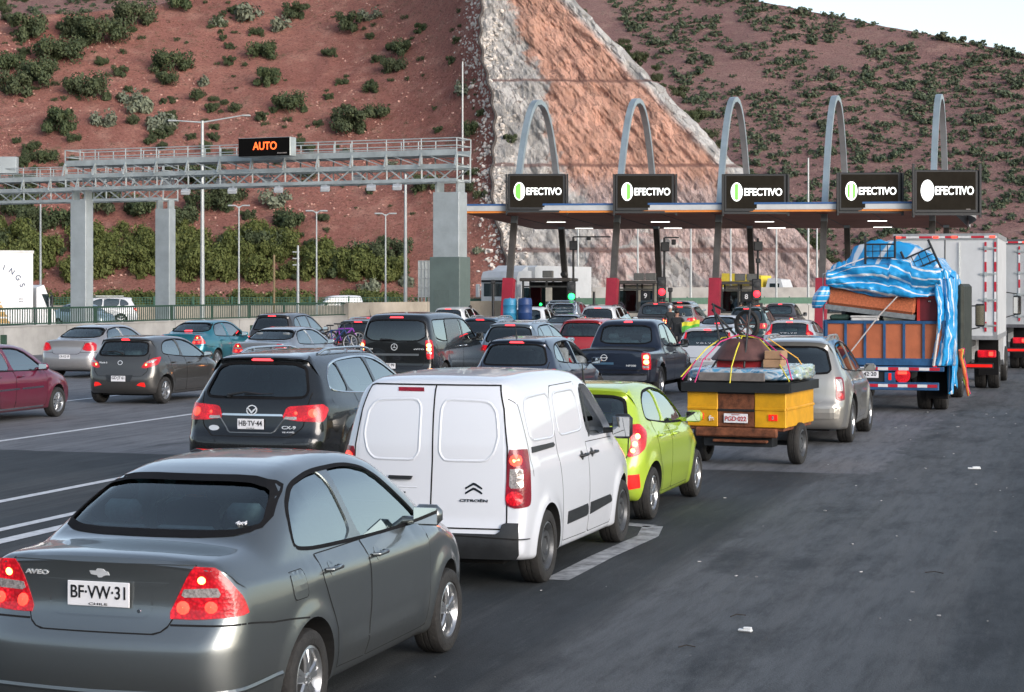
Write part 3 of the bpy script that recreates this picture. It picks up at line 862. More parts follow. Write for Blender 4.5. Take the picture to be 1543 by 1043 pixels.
SEDAN = dict(L=4.31, W=1.71, H=1.505, beltr=1.03, beltf=.95, rw=.55, xr=1.0, xf=3.48, Rw=.292, Ra=.35, flare=.022, bowr=.10, bowf=.2, xg=1.3, crown=.07,
    crease=(.93, .86, .012), crease2=(.40, .36, .014),
    prof=[(.55, .20, .05), (.14, .22, .06), (.03, .30, .14), (.0, .46, .20), (.01, .62, .20), (.05, .70, .17), (.10, .80, .12), (.11, 1.0, .11), (.09, 1.075, .10), (.16, 1.105, .10), (.55, 1.115, .12), (.68, 1.15, .13), (1.16, 1.41, .15), (1.5, 1.485, .17), (2.05, 1.505, .17), (2.5, 1.485, .16), (2.78, 1.42, .14), (3.45, 1.02, .14), (3.62, .97, .15), (4.05, .86, .18), (4.24, .70, .2), (4.31, .5, .2), (4.28, .3, .15), (4.1, .2, .05), (3.2, .19, .05)],
    dlo=[(1.02, 1.02), (1.03, 1.12), (1.13, 1.26), (1.33, 1.365), (1.7, 1.415), (2.25, 1.415), (2.54, 1.36), (3.00, 1.05), (3.08, .965), (2.2, .975)],
    pillars=[(None, [(1.93, .9), (1.80, 1.5)]), ([(2.01, .9), (1.88, 1.5)], None)],
    rearglass=[(-.65, 1.145), (.65, 1.145), (.53, 1.415), (-.53, 1.415)], rearx=1.6,
    frontglass=[(-0.62, 1.06), (0.62, 1.06), (0.48, 1.25), (0.207, 1.35), (-0.207, 1.35), (-0.48, 1.25)], frontx=2.6,
    cab=(.9, 3.2), cabpoly=[(.72, .8), (.74, 1.03), (1.20, 1.36), (1.5, 1.42), (2.5, 1.43), (2.74, 1.36), (3.3, 1.0), (3.3, .8)], seatx=2.05, seatz=.86, rseatx=1.12,
    doors=[([(1.24, .975), (1.22, .84), (1.30, .70), (1.41, .52), (1.45, .28), (1.91, .27), (1.95, .6), (1.95, .970)], (1.36, .885)),
           ([(1.97, .97), (1.97, .6), (1.93, .27), (3.02, .27), (3.05, .5), (3.06, .95)], (2.12, .875))],
    mirror=(2.84, 1.0), chmsl=None,
    lamps=[dict(poly=[(.10, .55, 1.045), (.14, .68, 1.04), (.25, .78, .88), (.27, .81, .785), (.02, .62, .765), (.02, .43, .765)],
        bulbs=[(.06, .63, .975, .022, BULB), (.02, .53, .825, .038, BULB_R), (.06, .69, .83, .034, BULB_R), (.02, .53, .828, .014, BULB), (.06, .69, .832, .012, BULB)],
        sub=[([(.08, .51, .925), (.08, .72, .935), (.10, .74, .885), (.08, .49, .88)], LENS_W, 'reversing_lens')])],
    panels=[('rear', [(-.55, 1.055), (.55, 1.055), (.43, .77), (.40, .71), (.34, .69), (-.34, .69), (-.40, .71), (-.43, .77)], None, .003, .004, 'boot_lid')],
    lines=[('rear', [(-.55, 1.055), (-.43, .77), (-.40, .71), (-.34, .69), (.34, .69), (.40, .71), (.43, .77), (.55, 1.055)], .014, None, .002, False, 'boot_gap'),
           ('wrap', [(.95, -.86, .66), (.5, -.86, .70), (.28, -.8, .735), (.02, -.45, .735)], .010, None, .002, False, 'bumper_gap'), ('wrap', [(.95, .86, .66), (.5, .86, .70), (.28, .8, .735), (.02, .45, .735)], .010, None, .002, False, 'bumper_gap')])

HATCH = dict(L=3.6, W=1.60, H=1.48, beltr=1.06, beltf=.93, rw=.54, xr=.55, xf=2.935, Rw=.29, Ra=.345, flare=.018, bowr=.11, bowf=.2, xg=.8, crown=.06,
    crease=(.90, .80, .012), crease2=(.36, .32, .010), tapr=.8, tr=.05,
    prof=[(.5, .2, .05), (.14, .22, .06), (.03, .32, .14), (.0, .48, .2), (.02, .62, .18), (.06, .74, .14), (.09, .95, .13), (.13, 1.05, .13), (.22, 1.2, .14), (.33, 1.37, .12), (.27, 1.42, .10), (.34, 1.45, .12), (.8, 1.48, .15), (1.3, 1.48, .15), (1.85, 1.44, .14), (2.1, 1.37, .14), (2.78, .99, .14), (2.95, .93, .15), (3.35, .80, .18), (3.52, .66, .2), (3.6, .48, .2), (3.57, .3, .12), (3.4, .2, .05), (2.6, .19, .05)],
    dlo=[(.62, 1.08), (.60, 1.16), (.70, 1.30), (.95, 1.375), (1.5, 1.395), (1.9, 1.33), (2.45, 1.03), (2.5, .96), (1.5, 1.0)],
    pillars=[(None, [(1.40, .9), (1.32, 1.5)]), ([(1.46, .9), (1.38, 1.5)], None)],
    rearglass=[(-.50, 1.05), (.50, 1.05), (.56, 1.12), (.50, 1.36), (-.50, 1.36), (-.56, 1.12)], rearx=.9,
    frontglass=[(-0.58, 1.03), (0.58, 1.03), (0.47, 1.21), (0.203, 1.31), (-0.203, 1.31), (-0.47, 1.21)], frontx=1.9,
    cab=(.4, 2.5), cabpoly=[(.26, .85), (.28, 1.07), (.42, 1.36), (.8, 1.41), (1.8, 1.37), (2.05, 1.3), (2.6, .98), (2.6, .85)], seatx=1.35, seatz=.88, rseatx=.72,
    doors=[([(.80, 1.06), (.79, .85), (.86, .66), (.93, .5), (.96, .27), (1.45, .27), (1.45, .99)], (.92, .90)),
           ([(1.47, .99), (1.47, .27), (2.38, .27), (2.42, .5), (2.42, .94)], (1.62, .87))],
    mirror=(2.33, .985), chmsl=(0, 1.405, .22),
    lamps=[dict(poly=[(.16, .56, 1.05), (.26, .72, 1.06), (.34, .80, .98), (.22, .78, .80), (.14, .70, .72), (.04, .62, .71), (.10, .66, .86), (.12, .62, .96)],
        bulbs=[(.16, .71, .93, .03, BULB), (.12, .69, .85, .03, BULB), (.10, .67, .78, .025, BULB)], sub=[])],
    panels=[('rear', [(-.56, 1.02), (.56, 1.02), (.58, .72), (.50, .62), (-.50, .62), (-.58, .72)], None, .003, .004, 'tailgate')],
    lines=[('rear', [(-.60, 1.10), (-.60, .72), (-.50, .62), (.50, .62), (.60, .72), (.60, 1.10)], .012, None, .002, False, 'tailgate_gap')])

SUV = dict(L=5.07, W=1.94, H=1.70, beltr=1.18, beltf=1.05, rw=.62, xr=1.2, xf=4.08, Rw=.37, Ra=.44, flare=.03, bowr=.12, bowf=.22, xg=1.0, crown=.07,
    crease=(1.08, .98, .012), crease2=(.50, .45, .015), tapr=1.0, tr=.06, tw=.24,
    prof=[(.7, .24, .05), (.16, .26, .06), (.04, .36, .14), (.0, .52, .18), (.02, .66, .17), (.10, .74, .14), (.13, .98, .14), (.17, 1.13, .14), (.36, 1.42, .13), (.47, 1.60, .12), (.38, 1.65, .10), (.50, 1.685, .13), (1.0, 1.72, .16), (1.8, 1.73, .17), (2.6, 1.71, .16), (3.0, 1.62, .14), (3.85, 1.12, .15), (4.05, 1.07, .16), (4.75, .95, .2), (4.98, .78, .2), (5.07, .55, .2), (5.03, .36, .12), (4.8, .25, .05), (3.6, .24, .05)],
    dlo=[(.66, 1.22), (.74, 1.40), (.92, 1.54), (1.3, 1.60), (2.2, 1.625), (2.72, 1.56), (3.5, 1.17), (3.56, 1.09), (2.2, 1.13)],
    pillars=[(None, [(1.30, 1.0), (1.18, 1.7)]), ([(1.34, 1.0), (1.22, 1.7)], [(2.30, 1.0), (2.2, 1.7)]), ([(2.38, 1.0), (2.28, 1.7)], None)],
    rearglass=[(-.64, 1.15), (.64, 1.15), (.70, 1.22), (.58, 1.58), (-.58, 1.58), (-.70, 1.22)], rearx=1.1,
    frontglass=[(-0.7, 1.17), (0.7, 1.17), (0.56, 1.42), (0.243, 1.52), (-0.243, 1.52), (-0.56, 1.42)], frontx=2.8,
    cab=(.6, 3.6), cabpoly=[(.36, .95), (.38, 1.17), (.60, 1.56), (1.0, 1.63), (2.6, 1.63), (2.95, 1.54), (3.65, 1.12), (3.65, .95)], seatx=2.2, seatz=1.02, rseatx=1.3, glass='clear', rglass='dark',
    doors=[([(1.42, 1.17), (1.44, 1.0), (1.58, .82), (1.68, .6), (1.72, .36), (2.33, .36), (2.33, 1.12)], (1.58, 1.02)),
           ([(2.36, 1.12), (2.36, .36), (3.36, .36), (3.42, .6), (3.44, 1.08)], (2.52, 1.0))],
    mirror=(3.36, 1.12), chmsl=(0, 1.625, .30), rails=(.95, 2.75, CHROME), wiper=(.35, -.1, 1.17, 1.19),
    lamps=[dict(poly=[(.12, .48, 1.05), (.3, .90, 1.08), (.40, .94, 1.02), (.28, .90, .86), (.12, .66, .87), (.10, .42, .90)],
        bulbs=[(.13, .60, .97, .022, BULB_R), (.20, .80, .97, .055, BULB_R), (.20, .80, .97, .03, BULB)], sub=[([(.11, .46, .925), (.12, .62, .925), (.12, .62, .885), (.1, .44, .895)], LENS_W, 'reversing_lens')])],
    panels=[('rear', [(-.66, 1.12), (.66, 1.12), (.62, .80), (.52, .68), (-.52, .68), (-.62, .80)], None, .003, .004, 'tailgate')],
    lines=[('rear', [(-.74, 1.22), (-.68, .80), (-.54, .68), (.54, .68), (.68, .80), (.74, 1.22)], .014, None, .002, False, 'tailgate_gap')])

VAN = dict(L=4.38, W=1.79, H=1.80, beltr=1.12, beltf=1.08, rw=.70, xr=.73, xf=3.46, Rw=.315, Ra=.365, flare=.02, bowr=.06, bowf=.22, xg=.5, crown=.05, tapr=.5, tr=.03, bulge=.03, shoulder=.012, tw=.2, spine=.7,
    prof=[(.45, .24, .05), (.12, .26, .05), (.0, .30, .08), (-.02, .42, .10), (.0, .53, .08), (.03, .58, .07), (.045, .95, .08), (.06, 1.2, .09), (.10, 1.45, .11), (.16, 1.66, .13), (.24, 1.755, .14), (.45, 1.79, .14), (1.2, 1.81, .14), (2.0, 1.80, .14), (2.45, 1.76, .13), (2.72, 1.66, .12), (3.40, 1.16, .13), (3.6, 1.08, .16), (4.1, .94, .2), (4.32, .74, .2), (4.38, .5, .2), (4.34, .3, .12), (4.15, .21, .05), (2.8, .20, .05)],
    dlo=[(2.22, 1.14), (2.22, 1.58), (2.32, 1.64), (2.56, 1.62), (3.14, 1.22), (3.2, 1.12)], pillars=[(None, None)], panelvan={0}, noglass={('R', 0)},
    rearglass=None, frontglass=[(-0.66, 1.2), (0.66, 1.2), (0.58, 1.48), (0.252, 1.58), (-0.252, 1.58), (-0.58, 1.48)], frontx=2.5,
    cab=(1.7, 3.1), cabpoly=[(1.7, .92), (1.7, 1.66), (2.4, 1.68), (2.68, 1.6), (3.3, 1.16), (3.3, .92)], seatx=2.25, seatz=.98, rseat=False,
    doors=[([(1.22, 1.58), (1.16, 1.1), (1.20, .8), (1.24, .30), (2.05, .28), (2.10, .6), (2.12, 1.12), (2.10, 1.66), (1.3, 1.66)], (1.92, 1.0)),
           ([(2.14, 1.10), (2.14, .6), (2.10, .28), (2.95, .27), (3.0, .5), (3.08, .8), (3.1, 1.08)], (2.28, 1.0))], handle=BLKP,
    mirror=(2.98, 1.16), msize=(.2, .24), mirmat=BLKP, chmsl=None,
    sidepanels=[([(1.36, .43), (1.36, .54), (2.07, .54), (2.07, .43)], BLKP, 'side_moulding'), ([(2.15, .43), (2.15, .54), (2.92, .54), (2.98, .46)], BLKP, 'side_moulding'), ([(.40, 1.14), (.40, 1.19), (1.1, 1.18), (1.1, 1.14)], BLKP, 'door_rail')],
    lamps=[dict(poly=[(.06, .74, 1.19), (.10, .86, 1.19), (.22, .90, 1.18), (.20, .90, .72), (.04, .80, .70), (.03, .72, .74)], mat=LAMP_RD,
        bulbs=[(.07, .81, 1.10, .05, BULB_R), (.07, .81, 1.10, .026, BULB), (.05, .80, .785, .062, LAMP_R)], sub=[([(.06, .755, 1.03), (.10, .86, 1.03), (.10, .86, .87), (.05, .75, .87)], LENS_W, 'reversing_lens')])],
    panels=[('rear', [(-.815, .58), (-.815, .30), (.815, .30), (.815, .58), (.68, .58), (.66, .49), (-.66, .49), (-.68, .58)], BLKP, .028, .05, 'rear_bumper'),
            ('rear', [(-.70, .52), (.70, .52), (.70, .60), (.66, 1.5), (.60, 1.70), (-.60, 1.70), (-.66, 1.5), (-.70, .6)], None, .003, .004, 'rear_door')],
    lines=[('rear', [(-.715, .53), (-.71, 1.2), (-.66, 1.52), (-.60, 1.715), (.60, 1.715), (.66, 1.52), (.71, 1.2), (.715, .53)], .012, None, .004, True, 'door_gap'),
           ('rear', [(-.02, .53), (-.035, 1.1), (-.02, 1.72)], .013, None, .005, False, 'door_gap')])
PICKUP = dict(L=5.25, W=1.85, H=1.81, beltr=1.16, beltf=1.08, rw=.64, xr=1.25, xf=4.40, Rw=.38, Ra=.46, flare=.04, bowr=.05, bowf=.22, xg=.6, crown=.05, tapr=.4, tr=.02, tw=.25, spine=.75, bulge=.045, crease=(.95, .95, .012),
    prof=[(1.0, .40, .05), (.22, .42, .05), (.11, .47, .05), (.10, .70, .05), (.12, 1.06, .05), (.13, 1.13, .05), (.22, 1.15, .05), (1.0, 1.15, .05), (1.56, 1.155, .05), (1.66, 1.22, .06), (1.80, 1.66, .10), (1.95, 1.77, .14), (2.4, 1.81, .16), (2.9, 1.80, .16), (3.2, 1.72, .14), (3.85, 1.22, .14), (4.1, 1.15, .16), (4.85, 1.05, .2), (5.15, .88, .18), (5.25, .6, .18), (5.2, .42, .1), (4.9, .36, .05), (3.6, .36, .05)],
    dlo=[(1.86, 1.22), (1.96, 1.60), (2.1, 1.67), (2.8, 1.70), (3.05, 1.62), (3.6, 1.22), (3.66, 1.14), (2.6, 1.17)],
    pillars=[(None, [(2.66, 1.), (2.6, 1.8)]), ([(2.74, 1.), (2.68, 1.8)], None)],
    rearglass=[(-.62, 1.24), (.62, 1.24), (.56, 1.66), (-.56, 1.66)], rearx=2.1, frontglass=[(-0.68, 1.26), (0.68, 1.26), (0.56, 1.52), (0.243, 1.62), (-0.243, 1.62), (-0.56, 1.52)], frontx=2.9,
    cab=(1.8, 3.6), cabpoly=[(1.76, 1.0), (1.78, 1.2), (1.92, 1.66), (2.2, 1.73), (2.9, 1.72), (3.15, 1.64), (3.7, 1.2), (3.7, 1.0)], seatx=2.75, seatz=1.04, rseatx=2.15,
    doors=[([(1.86, 1.18), (1.82, .9), (1.80, .62), (1.84, .42), (2.70, .42), (2.70, 1.15)], (2.0, 1.02)), ([(2.73, 1.15), (2.73, .42), (3.72, .42), (3.80, .7), (3.78, 1.12)], (2.88, 1.02))],
    mirror=(3.5, 1.18), msize=(.2, .2), chmsl=(0, 1.735, .22), trim=None,
    lamps=[dict(poly=[(.12, .74, 1.08), (.16, .90, 1.08), (.24, .925, 1.06), (.22, .925, .72), (.12, .88, .71), (.12, .76, .72)],
        bulbs=[(.14, .84, .99, .05, BULB), (.14, .84, .88, .05, BULB)], sub=[([(.12, .77, .80), (.15, .89, .80), (.15, .89, .745), (.12, .77, .745)], LENS_W, 'reversing_lens')])],
    panels=[('rear', [(-.72, 1.07), (.72, 1.07), (.73, .71), (-.73, .71)], None, .004, .005, 'tailgate'), ('rear', [(-.86, .63), (.86, .63), (.84, .48), (-.84, .48)], CHROME, .02, .04, 'rear_bumper'),
            ('top', [(.2, -.74), (1.5, -.74), (1.5, .74), (.2, .74)], BLKP, .025, .03, 'bed_cover')],
    lines=[('rear', [(-.74, 1.08), (-.74, .70), (.74, .70), (.74, 1.08)], .014, None, .002, False, 'tailgate_gap')])
# ------------------------------------------------------------------ ground
def mixn(nt, a, b, fac):
    m = nd(nt, 'ShaderNodeMix', data_type='RGBA')
    for k, v in ((6, a), (7, b)):
        if isinstance(v, tuple): m.inputs[k].default_value = c4(v)
        else: nt.links.new(v, m.inputs[k])
    if isinstance(fac, float): m.inputs[0].default_value = fac
    else: nt.links.new(fac, m.inputs[0])
    return m.outputs[2]
def mapr(nt, v, a, b, c=0., d=1.):
    m = nd(nt, 'ShaderNodeMapRange'); m.inputs[1].default_value = a; m.inputs[2].default_value = b; m.inputs[3].default_value = c; m.inputs[4].default_value = d
    nt.links.new(v, m.inputs[0]); return m.outputs[0]
def math_(nt, op, a, b=None, clamp=False):
    m = nd(nt, 'ShaderNodeMath', operation=op, use_clamp=clamp)
    for i, v in enumerate((a, b)):
        if v is None: continue
        if isinstance(v, (int, float)): m.inputs[i].default_value = v
        else: nt.links.new(v, m.inputs[i])
    return m.outputs[0]
def asphalt():
    m, nt, b = base('asphalt')
    tc = nd(nt, 'ShaderNodeTexCoord'); co = tc.outputs['Object']
    def noise(scale, det=5., sc=(1, 1, 1), rough=.6, loc=(0, 0, 0)):
        mp = nd(nt, 'ShaderNodeMapping'); mp.inputs['Scale'].default_value = sc; mp.inputs['Location'].default_value = loc; nt.links.new(co, mp.inputs[0])
        n = nd(nt, 'ShaderNodeTexNoise', Scale=scale, Detail=det, Roughness=rough); nt.links.new(mp.outputs[0], n.inputs['Vector']); return n.outputs['Fac']
    sep = nd(nt, 'ShaderNodeSeparateXYZ'); nt.links.new(co, sep.inputs[0]); U, V = sep.outputs[0], sep.outputs[1]
    big = noise(.35, 6); stre = noise(1.0, 6, (1.6, .045, 1)); stre2 = noise(1., 7, (5., .09, 1), .7, (9, 3, 0)); blot = noise(1.1, 8, (1, .35, 1), .7, (3, 8, 0)); grain = noise(95, 3); grit = noise(45, 3)
    wob = math_(nt, 'MULTIPLY', math_(nt, 'SUBTRACT', noise(1.6, 5), .5), 1.1)
    dark = mixn(nt, (.028, .034, .038), (.050, .059, .065), mapr(nt, big, .3, .7))
    # worn band where the wheels of the next lane run
    u1 = math_(nt, 'ADD', U, wob)
    band = math_(nt, 'MULTIPLY', mapr(nt, math_(nt, 'ADD', U, math_(nt, 'MULTIPLY', wob, .12)), -3.75, -3.55), mapr(nt, u1, -1.9, -.2, 1, 0), True)
    band = math_(nt, 'MULTIPLY', band, mapr(nt, stre2, .25, .7, .7, 1.15), True)
    c = mixn(nt, dark, (.115, .122, .128), band)
    b2 = math_(nt, 'MULTIPLY', mapr(nt, stre, .48, .72), mapr(nt, U, -.4, .4), True)
    c = mixn(nt, c, (.075, .083, .092), b2)
    b3 = math_(nt, 'MULTIPLY', mapr(nt, U, 1.15, 1.3), mapr(nt, U, 1.9, 1.75, 0, 1), True); b3 = math_(nt, 'MULTIPLY', b3, mapr(nt, V, 16.2, 15.6, 0, 1), True); b3 = math_(nt, 'MULTIPLY', b3, mapr(nt, blot, .3, .6), True)
    c = mixn(nt, c, (.17, .18, .185), b3)
    bl = mapr(nt, blot, .50, .64); c = mixn(nt, c, (.02, .024, .028), math_(nt, 'MULTIPLY', bl, .75))
    lanes = math_(nt, 'MULTIPLY', mapr(nt, noise(1.0, 4, (2.2, .02, 1), .6, (4, 2, 0)), .48, .58), mapr(nt, stre2, .3, .7, .3, 1.), True); c = mixn(nt, c, (.125, .125, .122), math_(nt, 'MULTIPLY', lanes, .4))
    # older grey surface beyond the joint
    old = mixn(nt, (.14, .146, .16), (.21, .214, .225), mapr(nt, big, .3, .7))
    old = mixn(nt, old, (.07, .075, .082), math_(nt, 'MULTIPLY', mapr(nt, stre, .5, .75), .8))
    old = mixn(nt, old, (.055, .058, .064), math_(nt, 'MULTIPLY', mapr(nt, blot, .60, .68), .7))
    # pale concrete-coloured patch beside the trailer
    beyond = mapr(nt, math_(nt, 'ADD', V, math_(nt, 'MULTIPLY', wob, .25)), 26.4, 26.5)
    uu = math_(nt, 'ADD', U, math_(nt, 'MULTIPLY', wob, 1.0))
    left = mapr(nt, uu, -3.0, -2.85, 1, 0)
    c = mixn(nt, c, old, math_(nt, 'MULTIPLY', beyond, left, True))
    fine = noise(3, 8, (2.2, .27, 1), .75, (2, 1, 0)); c = mixn(nt, c, (.016, .019, .021), math_(nt, 'MULTIPLY', mapr(nt, fine, .46, .66), .5)); c = mixn(nt, c, (.15, .16, .165), math_(nt, 'MULTIPLY', mapr(nt, noise(4, 8, (2.2, .2, 1), .8, (5, 9, 0)), .54, .70), .28))
    vc = nd(nt, 'ShaderNodeTexVoronoi', Scale=.22, feature='DISTANCE_TO_EDGE'); wv = nd(nt, 'ShaderNodeTexNoise', Scale=.8, Detail=6.); nt.links.new(co, wv.inputs['Vector']); av = nd(nt, 'ShaderNodeVectorMath', operation='MULTIPLY_ADD'); nt.links.new(wv.outputs['Color'], av.inputs[0]); av.inputs[1].default_value = (2.2, 2.2, 0); nt.links.new(co, av.inputs[2]); nt.links.new(av.outputs[0], vc.inputs['Vector'])
    c = mixn(nt, c, (.20, .20, .20), math_(nt, 'MULTIPLY', mapr(nt, grit, .68, .76), .5))
    b4 = mixn(nt, c, (.006, .006, .007), math_(nt, 'MULTIPLY', mapr(nt, grain, .50, .66), .65))
    # tar joint
    nt.links.new(b4, b.inputs['Base Color'])
    b.inputs['Roughness'].default_value = .8; b.inputs['Specular IOR Level'].default_value = .35
    bp = nd(nt, 'ShaderNodeBump', Strength=.5, Distance=.008); nt.links.new(grit, bp.inputs['Height'])
    bp2 = nd(nt, 'ShaderNodeBump', Strength=.6, Distance=.004); nt.links.new(grain, bp2.inputs['Height']); nt.links.new(bp.outputs[0], bp2.inputs['Normal']); nt.links.new(bp2.outputs[0], b.inputs['Normal'])
    return m
ROT = (0, 0, R(-TH))
def sheet(name, u0, u1, v0, v1, z, mat, kind='structure', parent=None):
    mb = MB(); mb.add([(u0, v0, z), (u1, v0, z), (u1, v1, z), (u0, v1, z)], [(0, 1, 2, 3)])
    o = mb.build(name, mat, parent, rot=ROT); 
    if kind: o['kind'] = kind
    return o
SOIL = (.21, .092, .068)
sheet('ground', -420, 420, -60, 900, -.02, plain('dry_soil', (.2, .11, .085), .95, var=.4, vs=.3, bump=.5, bs=3))
sheet('road', -78, 60, -25, 139, .0, asphalt())
WHITE = plain('road_paint', (.62, .63, .64), .6, var=.25, vs=9)
WORN = plain('worn_paint', (.30, .31, .32), .7, var=.7, vs=5)
def marking(name, u0, u1, v0, v1, mat=WHITE): sheet(name, u0, u1, v0, v1, .004, mat)
marking('lane_line', -17.43, -17.29, 20, 60); marking('lane_line', -12.55, -12.40, 12, 60); marking('lane_line', -11.10, -10.95, 12, 24.5); marking('lane_line', -10.62, -10.42, 12, 23.5)
marking('lane_line', -22.1, -21.96, 30, 75)
mk = MB(); pts = [(-4.52, 16.1), (-4.5, 17.6), (-4.42, 19.2), (-4.55, 20.0), (-5.3, 20.25)]
for i in range(len(pts) - 1):
    (a, b), (c, d) = pts[i], pts[i + 1]; dx, dy = c - a, d - b; l = math.hypot(dx, dy); nx, ny = -dy / l * .11, dx / l * .11
    mk.add([(a - nx, b - ny, .004), (a + nx, b + ny, .004), (c + nx, d + ny, .004), (c - nx, d - ny, .004)], [(0, 3, 2, 1)])
mk.build('lane_line', WORN, None, rot=ROT)['kind'] = 'structure'
# the small rubbish on the tarmac
LIT = plain('litter_paper', (.7, .72, .72), .7, var=.2)
WOODC = plain('twig', (.03, .025, .02), .9)
lit = [(1123, 952, 'flattened pale paper cup lying alone on the dark tarmac', .055), (1468, 707, 'white scrap of paper lying far up the empty right lane', .09), (426, 1034, 'small white scrap on the tarmac at the bottom edge by the grey sedan', .05)]
for i, (px, py, lb, s_) in enumerate(lit):
    Y = F * H0 / (py - HY); b_ = MB(); b_.box(-s_, s_, -s_ * .4, s_ * .4, 0, .02, bev=.008); b_.box(-s_ * .3, s_ * .9, -s_ * .35, s_ * .3, .018, .035, M=Matrix.Rotation(.2, 4, 'Z'), bev=.006)
    o = b_.build('litter', LIT, None, loc=(gx(px, Y), Y, .001), rot=(0, 0, .3 * i - .5)); tag(o, lb, 'litter')
rr_ = random.Random(3); b_ = MB()
for i in range(170):
    u = rr_.uniform(-4.5, 3.5); v = rr_.uniform(9, 40); c_ = uv2w(u, v, .006); s_ = rr_.choice([.004, .005, .008, .012]) * (1 + v * .015); M_ = Matrix.Translation(c_) @ Matrix.Rotation(rr_.uniform(0, 3), 4, 'Z')
    b_.box(-s_, s_, -s_ * .5, s_ * .5, 0, s_ * .5, M=M_)
o = b_.build('grit', plain('grit', (.4, .4, .4), .9, var=.6, vs=30)); tag(o, kind='stuff')
for px, py, l_, a_, lb in ((1035, 977, .06, .1, 'short dark twig on the tarmac in the bottom right'), (1112, 930, .07, .5, 'longer bent dark twig on the tarmac in the bottom right'), (1408, 865, .08, -.3, 'dark twig near the right edge of the empty lane')):
    Y = F * H0 / (py - HY); b_ = MB(); b_.tube([(-l_, 0, .01), (0, .015, .02), (l_, -.005, .01)], .004, 5); tag(b_.build('twig', WOODC, None, loc=(gx(px, Y), Y, .0), rot=(0, 0, a_)), lb, 'twig')

# ------------------------------------------------------------------ hills
def soil_mat(name, c1, c2, c3, sc=1., grass=(.15, .17, .09)):
    m, nt, b = base(name)
    tc = nd(nt, 'ShaderNodeTexCoord'); co = tc.outputs['Object']
    def noise(scale, det=8., rough=.65, vec=None):
        n = nd(nt, 'ShaderNodeTexNoise', Scale=scale, Detail=det, Roughness=rough); nt.links.new(vec or co, n.inputs['Vector']); return n.outputs['Fac']
    a = noise(.07 * sc); bb = noise(.5 * sc); f = noise(4 * sc, 6, .75); g = noise(1.3 * sc, 9, .8)
    c = mixn(nt, c1, c2, mapr(nt, a, .35, .65)); c = mixn(nt, c, c3, mapr(nt, bb, .5, .72))
    c = mixn(nt, c, grass, math_(nt, 'MULTIPLY', mapr(nt, g, .53, .66), mapr(nt, noise(.12 * sc), .45, .62), True))
    c = mixn(nt, c, tuple(x * .4 for x in c1), math_(nt, 'MULTIPLY', mapr(nt, f, .50, .62), .8)); c = mixn(nt, c, tuple(min(1, x * 1.5) for x in c3), math_(nt, 'MULTIPLY', mapr(nt, noise(7 * sc, 5, .8), .56, .68), .6))
    vo = nd(nt, 'ShaderNodeTexVoronoi', Scale=2.2 * sc); nt.links.new(co, vo.inputs['Vector'])
    st = math_(nt, 'MULTIPLY', mapr(nt, vo.outputs['Distance'], .16, .10, 0, 1), mapr(nt, g, .50, .56), True)
    c = mixn(nt, c, (.60, .44, .38), st)
    nt.links.new(c, b.inputs['Base Color']); b.inputs['Roughness'].default_value = .95; b.inputs['Specular IOR Level'].default_value = .15
    bp = nd(nt, 'ShaderNodeBump', Strength=1., Distance=.35 / sc); nt.links.new(f, bp.inputs['Height'])
    bp2 = nd(nt, 'ShaderNodeBump', Strength=.8, Distance=.9 / sc); nt.links.new(g, bp2.inputs['Height']); nt.links.new(bp.outputs[0], bp2.inputs['Normal']); nt.links.new(bp2.outputs[0], b.inputs['Normal'])
    return m
def cutX(z):        # where the natural slope meets the blasted rock, left side
    return -.4 - .085 * z + .7 * np.sin(z * .45) * .5
def ridX(z): return np.interp(z, [-3, 0, 4, 8, 12.5, 20, 28.3, 40], [33, 29, 26, 22.6, 19.2, 13.2, 6.4, -2.5])
def cutY(X, z):
    b = 150 + z / 1.25 + 1.3 * sm((z - 5.3) / .35) + 1.2 * sm((z - 12.6) / .35) + 1.2 * sm((z - 20.5) / .35)
    return b + .05 * (X - 5)
def hillY(X, z):
    n = 149 + z / .60 + 2.6 * fbm(X * .045, z * .05, 5, 3) + 5 * fbm(X * .014, z * .02, 3, 8)
    d = cutX(z) - X
    w_ = np.exp(-np.clip(d, 0, None) / 7.0)
    return n * (1 - w_) + (cutY(X, z)) * w_ + .35 * fbm(X * .5, z * .5, 3, 21)
def crestA(X): return 29.5 + np.clip(X + 50, 0, 60) * .19 + 1.2 * fbm(X * .1, X * 0, 3, 5)
def grid_mesh(name, A, B, fn, mats, matfn=None):
    na, nb = len(A), len(B); V = np.zeros((na, nb, 3))
    AA, BB = np.meshgrid(A, B, indexing='ij'); X, Y, Z = fn(AA, BB); V[..., 0] = X; V[..., 1] = Y; V[..., 2] = Z
    idx = np.arange(na * nb).reshape(na, nb)
    q = np.stack([idx[:-1, :-1], idx[1:, :-1], idx[1:, 1:], idx[:-1, 1:]], -1).reshape(-1, 4)
    me = bpy.data.meshes.new(name); me.vertices.add(na * nb); me.vertices.foreach_set('co', V.reshape(-1))
    me.loops.add(len(q) * 4); me.loops.foreach_set('vertex_index', q.reshape(-1)); me.polygons.add(len(q))
    me.polygons.foreach_set('loop_start', np.arange(0, len(q) * 4, 4)); me.polygons.foreach_set('loop_total', np.full(len(q), 4)); me.polygons.foreach_set('use_smooth', np.ones(len(q), bool))
    me.update(calc_edges=True); me.validate()
    return link(name, me, mats)
HILLM = soil_mat('hill_soil', (.50, .225, .18), (.38, .16, .132), (.62, .34, .27))
def fA(s, t):
    # t 0..1 height fraction, s = distance left of the cut edge
    z = -2 + t * (crestA(-s) + 2); X = cutX(z) - s
    back = sm((t - .94) / .06); Y = hillY(X, z)
    return X, Y, z
sA = np.concatenate([np.linspace(0, 12, 60), np.linspace(12.3, 75, 170), np.linspace(76, 130, 30)])
hillA = grid_mesh('hillside', sA, np.linspace(0, 1, 190), fA, HILLM); hillA['kind'] = 'structure'
